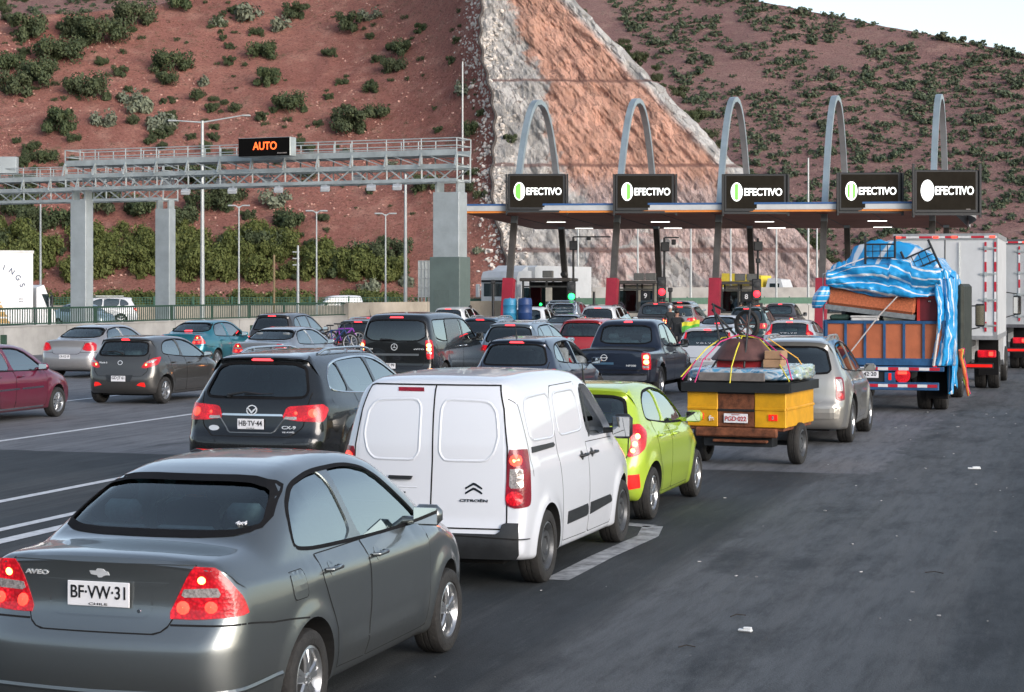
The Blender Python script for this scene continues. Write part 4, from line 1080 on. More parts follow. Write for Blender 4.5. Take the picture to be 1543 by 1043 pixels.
def fAb(s, t):      # far side of the crest, falling away
    z0 = crestA(-s); X0 = cutX(z0) - s; Y0 = hillY(X0, z0); return X0, Y0 + t * 60, z0 - t * t * 20
grid_mesh('hill_crest', sA[::3], np.linspace(0, 1, 8), fAb, HILLM)['kind'] = 'structure'
# blasted rock face
def rock_mat():
    m, nt, b = base('blasted_rock')
    tc = nd(nt, 'ShaderNodeTexCoord'); co = tc.outputs['Object']
    def noise(scale, det=8., rough=.7, sc=(1, 1, 1), rot=0., loc=(0, 0, 0), dist=0.):
        mp = nd(nt, 'ShaderNodeMapping'); mp.inputs['Scale'].default_value = sc; mp.inputs['Rotation'].default_value = (0, rot, 0); mp.inputs['Location'].default_value = loc; nt.links.new(co, mp.inputs[0])
        n = nd(nt, 'ShaderNodeTexNoise', Scale=scale, Detail=det, Roughness=rough, Distortion=dist); nt.links.new(mp.outputs[0], n.inputs['Vector']); return n.outputs['Fac']
    sep = nd(nt, 'ShaderNodeSeparateXYZ'); nt.links.new(co, sep.inputs[0]); X, Z = sep.outputs[0], sep.outputs[2]
    strk = noise(1.3, 9, .75, (2.6, 1, .22), R(-38)); strk2 = noise(2.0, 9, .8, (3., 1, .35), R(-30), (4, 0, 2)); big = noise(.16, 5, .6, dist=1.); med = noise(.6, 8, .7); fine = noise(5, 6, .8)
    grey = mixn(nt, (.42, .41, .395), (.62, .60, .57), mapr(nt, med, .3, .7)); grey = mixn(nt, grey, (.17, .17, .17), math_(nt, 'MULTIPLY', mapr(nt, strk2, .50, .68), .8))
    orange = mixn(nt, (.62, .36, .27), (.52, .29, .22), mapr(nt, med, .35, .65)); orange = mixn(nt, orange, (.70, .46, .35), math_(nt, 'MULTIPLY', mapr(nt, strk, .5, .7), .7)); orange = mixn(nt, orange, (.22, .11, .08), math_(nt, 'MULTIPLY', mapr(nt, strk2, .54, .68), .6))
    purple = mixn(nt, (.50, .36, .33), (.60, .49, .46), mapr(nt, strk, .35, .65)); purple = mixn(nt, purple, (.13, .09, .09), math_(nt, 'MULTIPLY', mapr(nt, strk2, .48, .66), .9))
    # left strip sprayed with grey concrete: edge runs down to the right
    wob = math_(nt, 'MULTIPLY', math_(nt, 'SUBTRACT', big, .5), 7.)
    el = math_(nt, 'ADD', math_(nt, 'ADD', math_(nt, 'MULTIPLY', Z, .27), X), wob)      # X + .27 Z
    el = math_(nt, 'ADD', el, math_(nt, 'MULTIPLY', math_(nt, 'SUBTRACT', med, .5), 5.)); isg = mapr(nt, el, 7.4, 8.3, 1, 0)
    lowm = mapr(nt, math_(nt, 'ADD', math_(nt, 'ADD', Z, math_(nt, 'MULTIPLY', wob, .25)), math_(nt, 'MULTIPLY', math_(nt, 'SUBTRACT', strk, .5), 7.)), 10.2, 12.2, 1, 0)
    c = mixn(nt, orange, purple, lowm)
    lowgrey = math_(nt, 'MULTIPLY', mapr(nt, noise(.22, 5, .6, (1, 1, 1), 0., (7, 0, 3), 1.5), .50, .58), mapr(nt, X, 19, 13, 0, 1), True)
    c = mixn(nt, c, grey, math_(nt, 'MULTIPLY', lowgrey, mapr(nt, Z, 9., 7., 0, 1), True))
    c = mixn(nt, c, grey, isg)
    # pale rim along the right edge
    rim = math_(nt, 'ADD', math_(nt, 'MULTIPLY', Z, .81), X)
    c = mixn(nt, c, (.56, .55, .53), math_(nt, 'MULTIPLY', mapr(nt, math_(nt, 'ADD', rim, math_(nt, 'MULTIPLY', wob, .25)), 27.5, 28.3), mapr(nt, Z, 7., 10.), True))
    c = mixn(nt, c, (.08, .06, .055), math_(nt, 'MULTIPLY', mapr(nt, fine, .58, .7), .6))
    mpv = nd(nt, 'ShaderNodeMapping'); mpv.inputs['Scale'].default_value = (1.5, 1., .4); mpv.inputs['Rotation'].default_value = (0, R(-36), 0); nt.links.new(co, mpv.inputs[0])
    nw = nd(nt, 'ShaderNodeTexNoise', Scale=1.5, Detail=4.); nt.links.new(mpv.outputs[0], nw.inputs['Vector']); va = nd(nt, 'ShaderNodeVectorMath', operation='ADD'); nt.links.new(mpv.outputs[0], va.inputs[0]); nt.links.new(nw.outputs['Color'], va.inputs[1])
    vo = nd(nt, 'ShaderNodeTexVoronoi', Scale=.9, feature='DISTANCE_TO_EDGE'); nt.links.new(va.outputs[0], vo.inputs['Vector'])
    vo2 = nd(nt, 'ShaderNodeTexVoronoi', Scale=.9); nt.links.new(va.outputs[0], vo2.inputs['Vector'])
    hv = nd(nt, 'ShaderNodeHueSaturation'); nt.links.new(c, hv.inputs['Color']); sr = nd(nt, 'ShaderNodeSeparateXYZ'); nt.links.new(vo2.outputs['Color'], sr.inputs[0]); nt.links.new(mapr(nt, sr.outputs[0], 0, 1, .72, 1.25), hv.inputs['Value']); c = hv.outputs[0]
    c = mixn(nt, c, (.12, .08, .07), math_(nt, 'MULTIPLY', mapr(nt, vo.outputs['Distance'], .07, .0), math_(nt, 'MULTIPLY', mapr(nt, med, .45, .6), .75), True))
    # benches: dark ledges
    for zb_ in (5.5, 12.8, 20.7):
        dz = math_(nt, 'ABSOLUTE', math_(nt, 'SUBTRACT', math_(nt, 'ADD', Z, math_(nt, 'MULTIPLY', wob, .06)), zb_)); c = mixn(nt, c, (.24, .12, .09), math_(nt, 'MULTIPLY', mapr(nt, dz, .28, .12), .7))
    nt.links.new(c, b.inputs['Base Color']); b.inputs['Roughness'].default_value = .93; b.inputs['Specular IOR Level'].default_value = .2
    bp = nd(nt, 'ShaderNodeBump', Strength=.8, Distance=.35); nt.links.new(strk2, bp.inputs['Height'])
    b3 = nd(nt, 'ShaderNodeBump', Strength=.7, Distance=.14); nt.links.new(fine, b3.inputs['Height']); nt.links.new(bp.outputs[0], b3.inputs['Normal'])
    b2 = nd(nt, 'ShaderNodeBump', Strength=.6, Distance=.35); nt.links.new(strk, b2.inputs['Height']); nt.links.new(b3.outputs[0], b2.inputs['Normal']); nt.links.new(b2.outputs[0], b.inputs['Normal'])
    return m
ROCKM = rock_mat()
def fC(a, z):
    x0 = cutX(z); x1 = ridX(z) + .5 * fbm(z * .6, z * 0, 3, 4); X = x0 + (x1 - x0) * a; Y = cutY(X, z)
    u = X * .78 + z * .62; v = -X * .62 + z * .78
    rg = .6 * (np.abs(fbm(u * .55, v * .14, 4, 11)) * 1.6 - .5) + .6 * fbm(u * 1.8, v * .6, 5, 17) + .35 * np.abs(fbm(u * 4, v * 2, 3, 19)) + 1.2 * fbm(X * .12, z * .12, 3, 2)
    edge = sm(a / .06) * sm((1 - a) / .05) 
    return X, Y + rg * edge, z
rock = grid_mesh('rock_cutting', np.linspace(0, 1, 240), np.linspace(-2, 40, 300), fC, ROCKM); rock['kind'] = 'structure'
def fD(t, z):
    X0, Y0, _ = fC(np.ones_like(z), z); return X0 + t * 6, Y0 + t * 60, z - t * 3
grid_mesh('spur_back', np.linspace(0, 1, 14), np.linspace(-2, 40, 60), fD, HILLM)['kind'] = 'structure'
# hill added behind the camera, out of view, to darken car rear reflections
def fB(az, t): Rr = 150 + 120 * t + 14 * fbm(az * 3, t * 2, 3, 71); hgt = (58 + 16 * fbm(az * 2.2, az * 0, 3, 72)) * t * sm((az - 2.05) / .5) * .62 * sm((5.2 - az) / .4); return Rr * np.sin(az), Rr * np.cos(az), hgt - 1.
grid_mesh('added_hill', np.linspace(2.0, 5.25, 90), np.linspace(0, 1, 24), fB, FARM_B := soil_mat('added_hill_soil', (.12, .08, .065), (.09, .065, .055), (.15, .10, .085), .5, (.07, .08, .05)))['kind'] = 'structure'
# rubble drain along the left edge of the cutting
rk = random.Random(11); tmpl = []
for s_ in range(5):
    bm = bmesh.new(); bmesh.ops.create_icosphere(bm, subdivisions=1, radius=1)
    for v in bm.verts: v.co *= rk.uniform(.65, 1.2); 
    tmpl.append(([v.co.copy() for v in bm.verts], [tuple(v.index for v in f.verts) for f in bm.faces])); bm.free()
def rubble(name, n, posf, smin, smax, mat, seed):
    r = random.Random(seed); mb = MB()
    for i in range(n):
        p, k = posf(r); s_ = r.uniform(smin, smax) * k; vs, fs = r.choice(tmpl); M_ = Matrix.Translation(p) @ Matrix.Rotation(r.uniform(0, 6), 4, (r.random(), r.random(), 1)) @ Matrix.Diagonal((s_, s_ * r.uniform(.6, 1), s_ * r.uniform(.5, .9), 1))
        mb.add([M_ @ v for v in vs], fs)
    o = mb.build(name, mat, None, fix=False); o['kind'] = 'stuff'; return o
def pd(r):
    z = r.uniform(0, 34); off = abs(r.gauss(0, .9)); sd_ = -1 if r.random() < .55 else 1; X = float(cutX(z)) + sd_ * off - (.12 if sd_ < 0 else -.12)
    Y = float(hillY(X, z)) if sd_ < 0 else float(cutY(X, z)); return Vector((X, Y + .06, z)), r.random() ** 1.5 + .25
PALER = plain('pale_rubble', (.52, .48, .44), .9, var=.3, vs=2, bump=.6, bs=6)
rubble('drain_rubble', 2600, pd, .05, .30, PALER, 5)
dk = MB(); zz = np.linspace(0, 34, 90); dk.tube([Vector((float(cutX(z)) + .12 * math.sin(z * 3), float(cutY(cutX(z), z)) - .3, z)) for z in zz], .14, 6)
dk.build('drain_channel', plain('drain_dark', (.07, .06, .055), .95, var=.4, vs=2))['kind'] = 'structure'  # black drainage line down the edge of the cutting
def ps(r):
    for _ in range(20):
        s_ = r.uniform(.5, 62) ; t = r.uniform(.02, .99)
        if vnoise(s_ * .18, t * 9, 77) > .45: break
    X, Y, z = [float(q) for q in fA(np.array(s_), np.array(t))]; return Vector((X, Y, z)), 1.
rubble('loose_stones', 2000, ps, .04, .17, plain('hill_stone', (.46, .27, .22), .9, var=.35, vs=1), 6)
# far hill
def crestC(X): return 78.5 - .36 * (X - 64) + np.where(X < 40, 0, 1.6 * fbm(X * .06, X * 0, 4, 9))
def farY(X, z): return 335 + z / .43 + 10 * fbm(X * .012, z * .02, 4, 31) + 16 * fbm(X * .006 + z * .01, z * .004, 2, 33) + 1.2 * fbm(X * .1, z * .1, 3, 35)
def fF(X, t): z = -3 + t * (np.minimum(crestC(X), 110) + 3); return X, farY(X, z), z
FARM = soil_mat('far_soil', (.39, .235, .215), (.30, .175, .17), (.48, .31, .27), .45, (.25, .25, .19))
far = grid_mesh('far_hill', np.linspace(-230, 260, 330), np.linspace(0, 1, 160), fF, FARM); far['kind'] = 'structure'
def fG(X, t): z0 = np.minimum(crestC(X), 110); return X, farY(X, z0) + t * 150, z0 - t * t * 40
grid_mesh('far_hill_back', np.linspace(-230, 260, 60), np.linspace(0, 1, 6), fG, FARM)['kind'] = 'structure'

# ------------------------------------------------------------------ shrubs
def leaf_mat(name, c1, c2, c3):
    m, nt, b = base(name); g = nd(nt, 'ShaderNodeNewGeometry'); oi = nd(nt, 'ShaderNodeObjectInfo')
    c = mixn(nt, c1, c2, g.outputs['Random Per Island']); c = mixn(nt, c, c3, math_(nt, 'MULTIPLY', oi.outputs['Random'], .6))
    nt.links.new(c, b.inputs['Base Color']); b.inputs['Roughness'].default_value = .7; b.inputs['Specular IOR Level'].default_value = .25
    return m
LEAF = leaf_mat('shrub_leaf', (.032, .052, .024), (.080, .104, .046), (.06, .07, .04))
LEAFY = leaf_mat('olive_leaf', (.055, .074, .02), (.14, .155, .048), (.08, .10, .026))
LEAFG = leaf_mat('grey_leaf', (.12, .14, .10), (.20, .22, .15), (.14, .16, .12))
LEAFF = leaf_mat('far_leaf', (.042, .066, .042), (.090, .112, .068), (.07, .075, .055))
BARK = plain('bark', (.06, .045, .035), .9, var=.3)
def bush_mesh(seed, n, ls, mat, flat=.75, lobes=7, stem=True):
    r = random.Random(seed); L_ = []
    for i in range(lobes):
        a = r.uniform(0, 6.28); d = r.uniform(.1, .72); L_.append((Vector((math.cos(a) * d, math.sin(a) * d, r.uniform(.12, .85) * flat)), r.uniform(.16, .40)))
    vs = []; fs = []
    for i in range(n):
        c, rad = r.choice(L_); d = Vector((r.gauss(0, 1), r.gauss(0, 1), r.gauss(0, .8))).normalized() * rad * (r.random() ** .35) * r.choice((1, 1, 1, 1.15))
        p = c + Vector((d.x, d.y, d.z * .85)); 
        if p.z < -.05: p.z = abs(p.z) * .5
        nn = (d.normalized() + Vector((r.gauss(0, .5), r.gauss(0, .5), r.gauss(0, .5) + .3))).normalized(); t = nn.orthogonal().normalized(); t = (Matrix.Rotation(r.uniform(0, 6.28), 3, nn) @ t); bt = nn.cross(t); s_ = ls * r.uniform(.6, 1.5)
        k = len(vs); vs += [p - t * s_, p + bt * s_ * .55, p + t * s_, p - bt * s_ * .55 + nn * s_ * .2]; fs.append((k, k + 1, k + 2, k + 3))
    me = bpy.data.meshes.new('bush'); me.from_pydata([tuple(v) for v in vs], [], fs); me.materials.append(mat); me.update(); return me
near_b = [bush_mesh(i, 2600, .055, LEAF, .85, 13) for i in range(4)]
near_y = [bush_mesh(20 + i, 2600, .055, LEAFY, .85, 14) for i in range(3)]
near_g = [bush_mesh(30 + i, 700, .09, LEAFG, .5, 7) for i in range(2)]
far_b = [bush_mesh(40 + i, 260, .16, LEAFF, .75, 6) for i in range(4)]
rb = random.Random(21)
def put(name, me, loc, s_, label, group, cat='shrub', sz=1.):
    o = link(name, me, None, None, loc, (0, 0, rb.uniform(0, 6.28))); o.scale = (s_, s_ * rb.uniform(.8, 1.1), s_ * sz); tag(o, label, cat, group); return o
def onA(px, py):
    "point of the near hillside seen at this pixel, found by marching the ray"
    for Y in np.arange(146, 250, .25):
        X = (px - CX) * Y / F; z = H0 + (HY - py) * Y / F
        if z > 0 and Y > float(hillY(np.array(X), np.array(z))): return Vector((X, Y, z))
    return None
# single shrubs that stand out on the near slope: (x, y of the foot, half width in pixels, kind)
spots = [(257, 112, 28, 0), (92, 200, 34, 0), (68, 245, 18, 0), (110, 215, 12, 0), (405, 128, 22, 0), (438, 168, 25, 0), (398, 90, 22, 0), (345, 98, 12, 0), (305, 128, 15, 2), (250, 130, 18, 0), (180, 115, 14, 0), (133, 150, 44, 0), (60, 130, 40, 0), (20, 145, 30, 0),
    (90, 95, 46, 0), (150, 70, 50, 0), (45, 60, 42, 0), (10, 110, 26, 0), (200, 45, 46, 0), (270, 15, 28, 0), (120, 55, 30, 0), (330, 40, 18, 2), (445, 28, 20, 0), (370, 30, 30, 2), (420, 45, 20, 2), (525, 48, 24, 0), (560, 30, 18, 2), (605, 85, 20, 0), (635, 48, 12, 0), (497, 85, 12, 0), (590, 112, 20, 0),
    (530, 200, 34, 0), (565, 180, 20, 0), (560, 140, 12, 0), (495, 150, 9, 0), (515, 128, 10, 0), (690, 65, 9, 0), (682, 95, 10, 0), (700, 140, 22, 2), (712, 205, 18, 0), (725, 175, 10, 0), (615, 120, 6, 0), (640, 115, 5, 0), (655, 165, 6, 0), (620, 60, 6, 0), (320, 165, 9, 0), (200, 155, 20, 2), (245, 195, 30, 2), (160, 190, 24, 2), (215, 170, 30, 2), (300, 150, 14, 0), (255, 260, 16, 0), (320, 210, 10, 0),
    (430, 350, 30, 0), (395, 385, 34, 0), (350, 385, 24, 0), (345, 310, 36, 0), (310, 320, 26, 0), (415, 310, 26, 2), (305, 280, 40, 0), (270, 345, 26, 0), (150, 320, 36, 0), (205, 330, 30, 0), (20, 330, 40, 0), (50, 350, 36, 0), (0, 380, 30, 0), (100, 350, 30, 0), (30, 300, 34, 0),
    (525, 415, 36, 0), (560, 400, 30, 0), (600, 390, 26, 0), (470, 375, 14, 0), (640, 290, 22, 0), (705, 290, 14, 0), (712, 265, 12, 0), (725, 300, 12, 0), (490, 330, 8, 0), (720, 380, 12, 2), (690, 400, 14, 2), (770, 215, 12, 0), (660, 420, 16, 2), (610, 430, 20, 2), (700, 345, 8, 2), (560, 440, 24, 2), (590, 250, 10, 2), (660, 200, 9, 0)]
for i, (px, py, hw, k) in enumerate(spots):
    p = onA(px, py)
    if p is None: continue
    me = (near_b, near_y, near_g)[k][i % (2 if k == 2 else 3)]
    put('shrub', me, p - Vector((0, 0, .15)), (hw if hw < 30 else 22 + hw * .25) * p.y / F * 1.25, ('dark green rounded shrub on the red near slope', 'x', 'grey green low scrub clump on the red near slope')[k], ('dark shrubs on the near slope', 'x', 'grey scrub on the near slope')[k], sz=1.25)
for i in range(150):      # small ones scattered between
    px = rb.uniform(0, 720); py = rb.uniform(5, 430); p = onA(px, py)
    if p is None or vnoise(px * .02, py * .02, 5) < .35: continue
    put('shrub', near_b[i % 4], p - Vector((0, 0, .1)), rb.uniform(.2, .55), 'small dark tuft of scrub on the red near slope', 'small tufts on the near slope', sz=1.3)
tv = [(np.array([v.co[:] for v in m_.vertices]), np.array([p.vertices[:] for p in m_.polygons])) for m_ in near_b[:2] + near_g]
vs = []; fs = []; k = 0; r5 = random.Random(9)
for i in range(3200):
    s_ = r5.uniform(.3, 74) ** 1.0; t = r5.uniform(.0, .99)
    if vnoise(s_ * .15, t * 7, 91) < .35: continue
    X, Y, z = [float(q) for q in fA(np.array(s_), np.array(t))]; v_, f_ = tv[r5.randrange(4)]; n_ = 45; v_ = v_[:n_ * 4]; f_ = f_[:n_]; sc_ = r5.uniform(.10, .38)
    vs.append(v_ * np.array([sc_, sc_, sc_]) + np.array([X, Y, z])); fs.append(f_ + k); k += n_ * 4
vs = np.concatenate(vs); fs = np.concatenate(fs); me = bpy.data.meshes.new('scrub_tufts'); me.from_pydata(vs.tolist(), [], fs.tolist()); me.update(); link('scrub_tufts', me, LEAF)['kind'] = 'stuff'
for i in range(290):
    px = rb.uniform(0, 715) * (1 if i < 150 else .5); py = rb.uniform(0, 420) * (1 if i < 150 else .6); p = onA(px, py)
    if p is None or vnoise(px * .012 + 9, py * .016, 15) < .36: continue
    put('shrub', near_b[i % 4], p - Vector((0, 0, .1)), rb.uniform(.35, .95), 'middle sized dark shrub on the red near slope', 'middle sized shrubs on the near slope', sz=1.25)
# olive-green thicket behind the left gantry posts
for i in range(175):
    px = rb.uniform(-10, 600); py = 470 - rb.random() ** 1.5 * (118 - max(0, px - 330) * .22); Y = 147 + (470 - py) * .17; z = max(0, H0 - (py - HY) * Y / F)
    p = onA(px, min(py, 425)) if py < 425 else Vector(((px - CX) * 143 / F, 141 + rb.uniform(0, 5), 0))
    if p is None: continue
    put('bush', near_y[i % 3], p - Vector((0, 0, .2)), rb.uniform(1.1, 2.2), 'olive green bush in the thicket at the foot of the near slope', 'bushes in the thicket behind the barrier', 'bush', 1.3)
for i in range(16):
    px = rb.uniform(540, 730); p = Vector(((px - CX) * 143 / F, 143 + rb.uniform(0, 4), 0)); put('bush', near_g[i % 2] if i % 3 else near_y[i % 3], p, rb.uniform(.7, 1.2), 'thin grey brown bush at the foot of the slope right of the thicket', 'thin bushes at the foot of the slope', 'bush', 1.1)
# edge shrubs on the spur and the far hill
for i in range(44):
    z = rb.uniform(2, 37); X = float(ridX(z)) + rb.uniform(.6, 3.0); Y = float(cutY(np.array(X), np.array(z))) + rb.uniform(2, 12); put('shrub', near_b[i % 4], (X, Y, z - .9), rb.uniform(.6, 1.4), 'dark shrub growing along the ridge right of the rock cutting', 'shrubs along the ridge of the cutting')
cand = []
for i in range(19000):
    X = rb.uniform(-150, 165); t = rb.random() ** .8; X, Y, z = [float(q) for q in fF(np.array(X), np.array(t))]
    if vnoise(X * .05, z * .08, 55) * .6 + vnoise(X * .16, z * .2, 56) * .4 < .33: continue
    px = CX + X * F / Y; py = HY - (z - H0) * F / Y
    if not (-10 < px < 1560 and -30 < py < 440): continue
    if px < 700 and py > 45: continue
    if 700 <= px < 1250:
        zc = H0 + (HY - py) * 160 / F
        if (px - CX) * 160 / F < float(ridX(zc)) - .3: continue
    cand.append((rb.uniform(.4, .85) + 1.9 * rb.random() ** 3.5, X, Y, z, px, py))
cand.sort(key=lambda q: -q[0])
for s_, X, Y, z, px, py in cand[:60]:
    put('shrub', far_b[rb.randrange(4)], (X, Y, z - .3), s_, 'dark shrub on the far purple brown hillside', 'shrubs on the far hill')
mb_ = []
vs = []; fs = []
fv = [(np.array([v.co[:] for v in m_.vertices]), np.array([p.vertices[:] for p in m_.polygons])) for m_ in far_b]
k = 0
for s_, X, Y, z, px, py in cand[60:]:
    v_, f_ = fv[rb.randrange(4)]; n_ = 85 * 4; v_ = v_[:n_]; f_ = f_[:85]; a_ = rb.uniform(0, 6.28); ca, sa = math.cos(a_), math.sin(a_)
    q = np.stack([(v_[:, 0] * ca - v_[:, 1] * sa) * s_ + X, (v_[:, 0] * sa + v_[:, 1] * ca) * s_ + Y, v_[:, 2] * s_ + z - .3], 1); vs.append(q); fs.append(f_ + k); k += len(q)
vs = np.concatenate(vs); fs = np.concatenate(fs); me = bpy.data.meshes.new('far_scrub'); me.from_pydata(vs.tolist(), [], fs.tolist()); me.update()
link('far_scrub', me, LEAFF)['kind'] = 'stuff'
# the 290 shrubs that show largest stay objects of their own; the smaller ones become one piece of scrub
sh_all = sorted([o for o in COL.objects if o.name.split('.')[0] == 'shrub'], key=lambda o: -o.scale[0] / o.location[1])
byv = {}
for o in sh_all[290:]:
    v_ = np.array([v.co[:] for v in o.data.vertices[:1000 * 4]]) if o.data.name not in byv else byv[o.data.name]
    byv[o.data.name] = v_; a_ = o.rotation_euler.z; ca, sa = math.cos(a_), math.sin(a_); q = v_ * np.array(o.scale[:])
    q = np.stack([q[:, 0] * ca - q[:, 1] * sa, q[:, 0] * sa + q[:, 1] * ca, q[:, 2]], 1) + np.array(o.location[:])
    byv.setdefault('out', []).append(q)
    bpy.data.objects.remove(o)
vs = np.concatenate(byv['out']); me = bpy.data.meshes.new('small_scrub'); me.from_pydata(vs.tolist(), [], np.arange(len(vs)).reshape(-1, 4).tolist()); me.update(); link('small_scrub', me, LEAF)['kind'] = 'stuff'
# ------------------------------------------------------------------ toll plaza
CONC = plain('concrete', (.36, .35, .33), .85, var=.25, vs=.6, bump=.2, bs=8)
CONC_T = plain('tan_concrete', (.40, .36, .30), .88, var=.3, vs=.5, bump=.2, bs=8)
GALV = plain('galvanised_steel', (.40, .44, .44), .5, .45, var=.22, vs=1.5)
STEELB = plain('blue_grey_steel', (.33, .40, .43), .38, .55, var=.15, vs=1)
DKST = plain('dark_steel', (.018, .02, .022), .5, .2, var=.2)
SOFF = plain('brown_soffit', (.30, .12, .085), .65, 0, var=.2, vs=.5, spec=.2)
BLUEP = plain('blue_trim', (.03, .10, .26), .4, var=.1)
ORNG = plain('orange_trim', (.62, .20, .03), .45, var=.1)
COLM = plain('shaded_column', (.075, .07, .065), .5, .2, var=.3, vs=2)  # lower arch legs: canopy shade put into a darker colour
REDP = plain('red_cladding', (.27, .012, .03), .5, var=.2, vs=2)
TUBE = plain('tube_light', (1, 1, 1), .3, emit=(1, .97, .92), es=2.2, var=0)
LEDW = plain('led_white', (.9, .9, .9), .3, emit=(.95, 1, .98), es=.7, var=0)
LEDG = plain('led_green', (.2, .8, .1), .3, emit=(.05, .9, .02), es=.42, var=0)
LEDP = plain('led_pale', (.8, .95, .8), .3, emit=(.5, .95, .5), es=.42, var=0)
LEDO = plain('led_orange', (1, .2, .05), .3, emit=(1, .07, .008), es=1.1, var=.5, vs=25)
SCRN = plain('sign_screen', (.010, .009, .007), .9, var=.35, vs=2, spec=.05, emit=(.05, .04, .03), es=.12)
GREENP = plain('green_fence_paint', (.02, .055, .035), .5, var=.2)
GREENL = plain('green_rail', (.05, .13, .085), .6, var=.2)
def wb(mb, name, mat, root, smooth=None): return mb.build(name, mat, root, smooth=smooth, loc=-root.location)
FW, RG = fwd(), rgt()
isl = [(775, 100.), (930, 99.2), (1083, 98.4), (1242, 97.6), (1405, 96.9)]
def parab(c, t): return c + FW * t + Vector((0, 0, 12.55 * (1 - abs(t / 6.05) ** 2.25)))
names = ['leftmost', 'second', 'middle', 'fourth', 'rightmost']
for i, (px, Y) in enumerate(isl):
    c0 = Vector((gx(px, Y), Y, 0)); cc = c0 + FW * 4.55
    root = empty('support_arch', cc, label='%s of the grey blue steel arches above the canopy' % (('leftmost', 'second from left', 'middle', 'second from right', 'rightmost and thinnest')[i]), cat='arch', group='steel arches over the toll canopy')
    mb = MB(); N = 48; vs = []; fs = []
    for k in range(N + 1):
        s_ = -1 + 2 * k / N; t = 6.05 * math.copysign(abs(math.sin(s_ * math.pi / 2)) ** .8, s_) if True else 0
        p = parab(cc, t); p1 = parab(cc, min(6.05, t + .02)); p0 = parab(cc, max(-6.05, t - .02)); d = (p1 - p0).normalized(); nrm = RG.cross(d).normalized()
        hw, ht = .155, .13
        for a_, b_ in ((-1, -1), (1, -1), (1, 1), (-1, 1)): vs.append(p + RG * a_ * hw + nrm * b_ * ht)
    for k in range(N):
        for e in range(4): fs.append((4 * k + e, 4 * k + (e + 1) % 4, 4 * k + 4 + (e + 1) % 4, 4 * k + 4 + e))
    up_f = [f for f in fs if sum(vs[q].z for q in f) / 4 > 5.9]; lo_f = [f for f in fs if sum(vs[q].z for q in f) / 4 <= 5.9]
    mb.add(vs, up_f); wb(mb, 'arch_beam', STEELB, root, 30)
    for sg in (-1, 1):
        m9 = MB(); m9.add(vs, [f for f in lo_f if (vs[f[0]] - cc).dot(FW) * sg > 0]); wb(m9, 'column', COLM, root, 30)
    # red cladding round the foot of the front leg
    m2 = MB(); t0 = -5.93; p0 = parab(cc, -6.0); p1 = parab(cc, -5.47)
    m2.bar(Vector((p0.x, p0.y, .1)) , Vector((p1.x, p1.y, 2.95)), .56, .50, up=FW); wb(m2, 'red_cladding', REDP, root)
    m3 = MB(); 
    for tt in (0, 1):
        q = parab(cc, -6.0 if tt == 0 else 6.0); m3.box(q.x - .5, q.x + .5, q.y - .5, q.y + .5, 0, .25)
    wb(m3, 'base_plate', CONC, root)
# canopy
fl = at(697, 318, 98.2); fr_ = Vector((gx(1433, 95.), 95., 0)); fl.z = 0
D = 13.3
root = empty('toll_canopy', (fl + fr_) / 2 + Vector((0, 0, 5.8)), label='long flat toll canopy with brown soffit and pale fascia over the toll lanes', cat='canopy')
def quadbox(mb, a, b, z0, z1, d0, d1, z0b=None, z1b=None):
    z0b = z0 if z0b is None else z0b; z1b = z1 if z1b is None else z1b; up = Vector((0, 0, 1))
    v = [a + FW * d0 + up * z0, b + FW * d0 + up * z0, b + FW * d1 + up * z0b, a + FW * d1 + up * z0b, a + FW * d0 + up * z1, b + FW * d0 + up * z1, b + FW * d1 + up * z1b, a + FW * d1 + up * z1b]
    mb.add(v, [(0, 3, 2, 1), (4, 5, 6, 7), (0, 1, 5, 4), (1, 2, 6, 5), (2, 3, 7, 6), (3, 0, 4, 7)])
m_ = MB(); quadbox(m_, fl, fr_, 6.30, 6.58, .02, D, 5.85, 6.5); wb(m_, 'soffit', SOFF, root)
m_ = MB(); quadbox(m_, fl, fr_, 6.40, 6.66, -.06, .02); wb(m_, 'fascia', plain('fascia', (.5, .52, .53), .4, .2, var=.12, vs=1), root)
m_ = MB(); quadbox(m_, fl - RG * .05, fr_, 6.665, 6.76, -.08, .3); quadbox(m_, fl - RG * .06, fl - RG * .004, 6.3, 6.66, -.08, .3); wb(m_, 'blue_trim', BLUEP, root)
m_ = MB(); quadbox(m_, fl, fr_, 6.29, 6.385, -.07, .015); wb(m_, 'orange_trim', ORNG, root)
m_ = MB()
for k in range(9):
    a_ = fl + (fr_ - fl) * ((k + .7) / 9.2); m_.bar(a_ + Vector((0, 0, 6.285)) + FW * .1, a_ + FW * (D - .1) + Vector((0, 0, 5.845)), .035, .02)
wb(m_, 'soffit_joint', DKST, root)
m_ = MB(); e0 = fr_
for k in range(10):      # curled pale end sheet
    t0, t1 = k / 10, (k + 1) / 10; f_ = lambda t: e0 + RG * (.1 + .75 * math.sin(math.pi * min(1, t * 1.2)) ** 1.) + FW * (D * t) + Vector((0, 0, 6.3 - .45 * t)); u_ = Vector((0, 0, .32))
    m_.add([f_(t0), f_(t1), f_(t1) + u_, f_(t0) + u_, e0 + FW * D * t0 + u_ + Vector((0, 0, 6.3)), e0 + FW * D * t1 + u_ + Vector((0, 0, 6.2))], [(0, 1, 2, 3), (3, 2, 5, 4)])
m_.add([e0 + FW * .0 + Vector((0, 0, 6.3)), e0 + FW * D + Vector((0, 0, 5.85)), e0 + FW * D + RG * .05 + Vector((0, 0, 6.5)), e0 + Vector((0, 0, 6.6))], [(0, 1, 2, 3)])
wb(m_, 'end_fairing', plain('pale_metal', (.5, .52, .53), .3, .5, var=.1), root, 60)
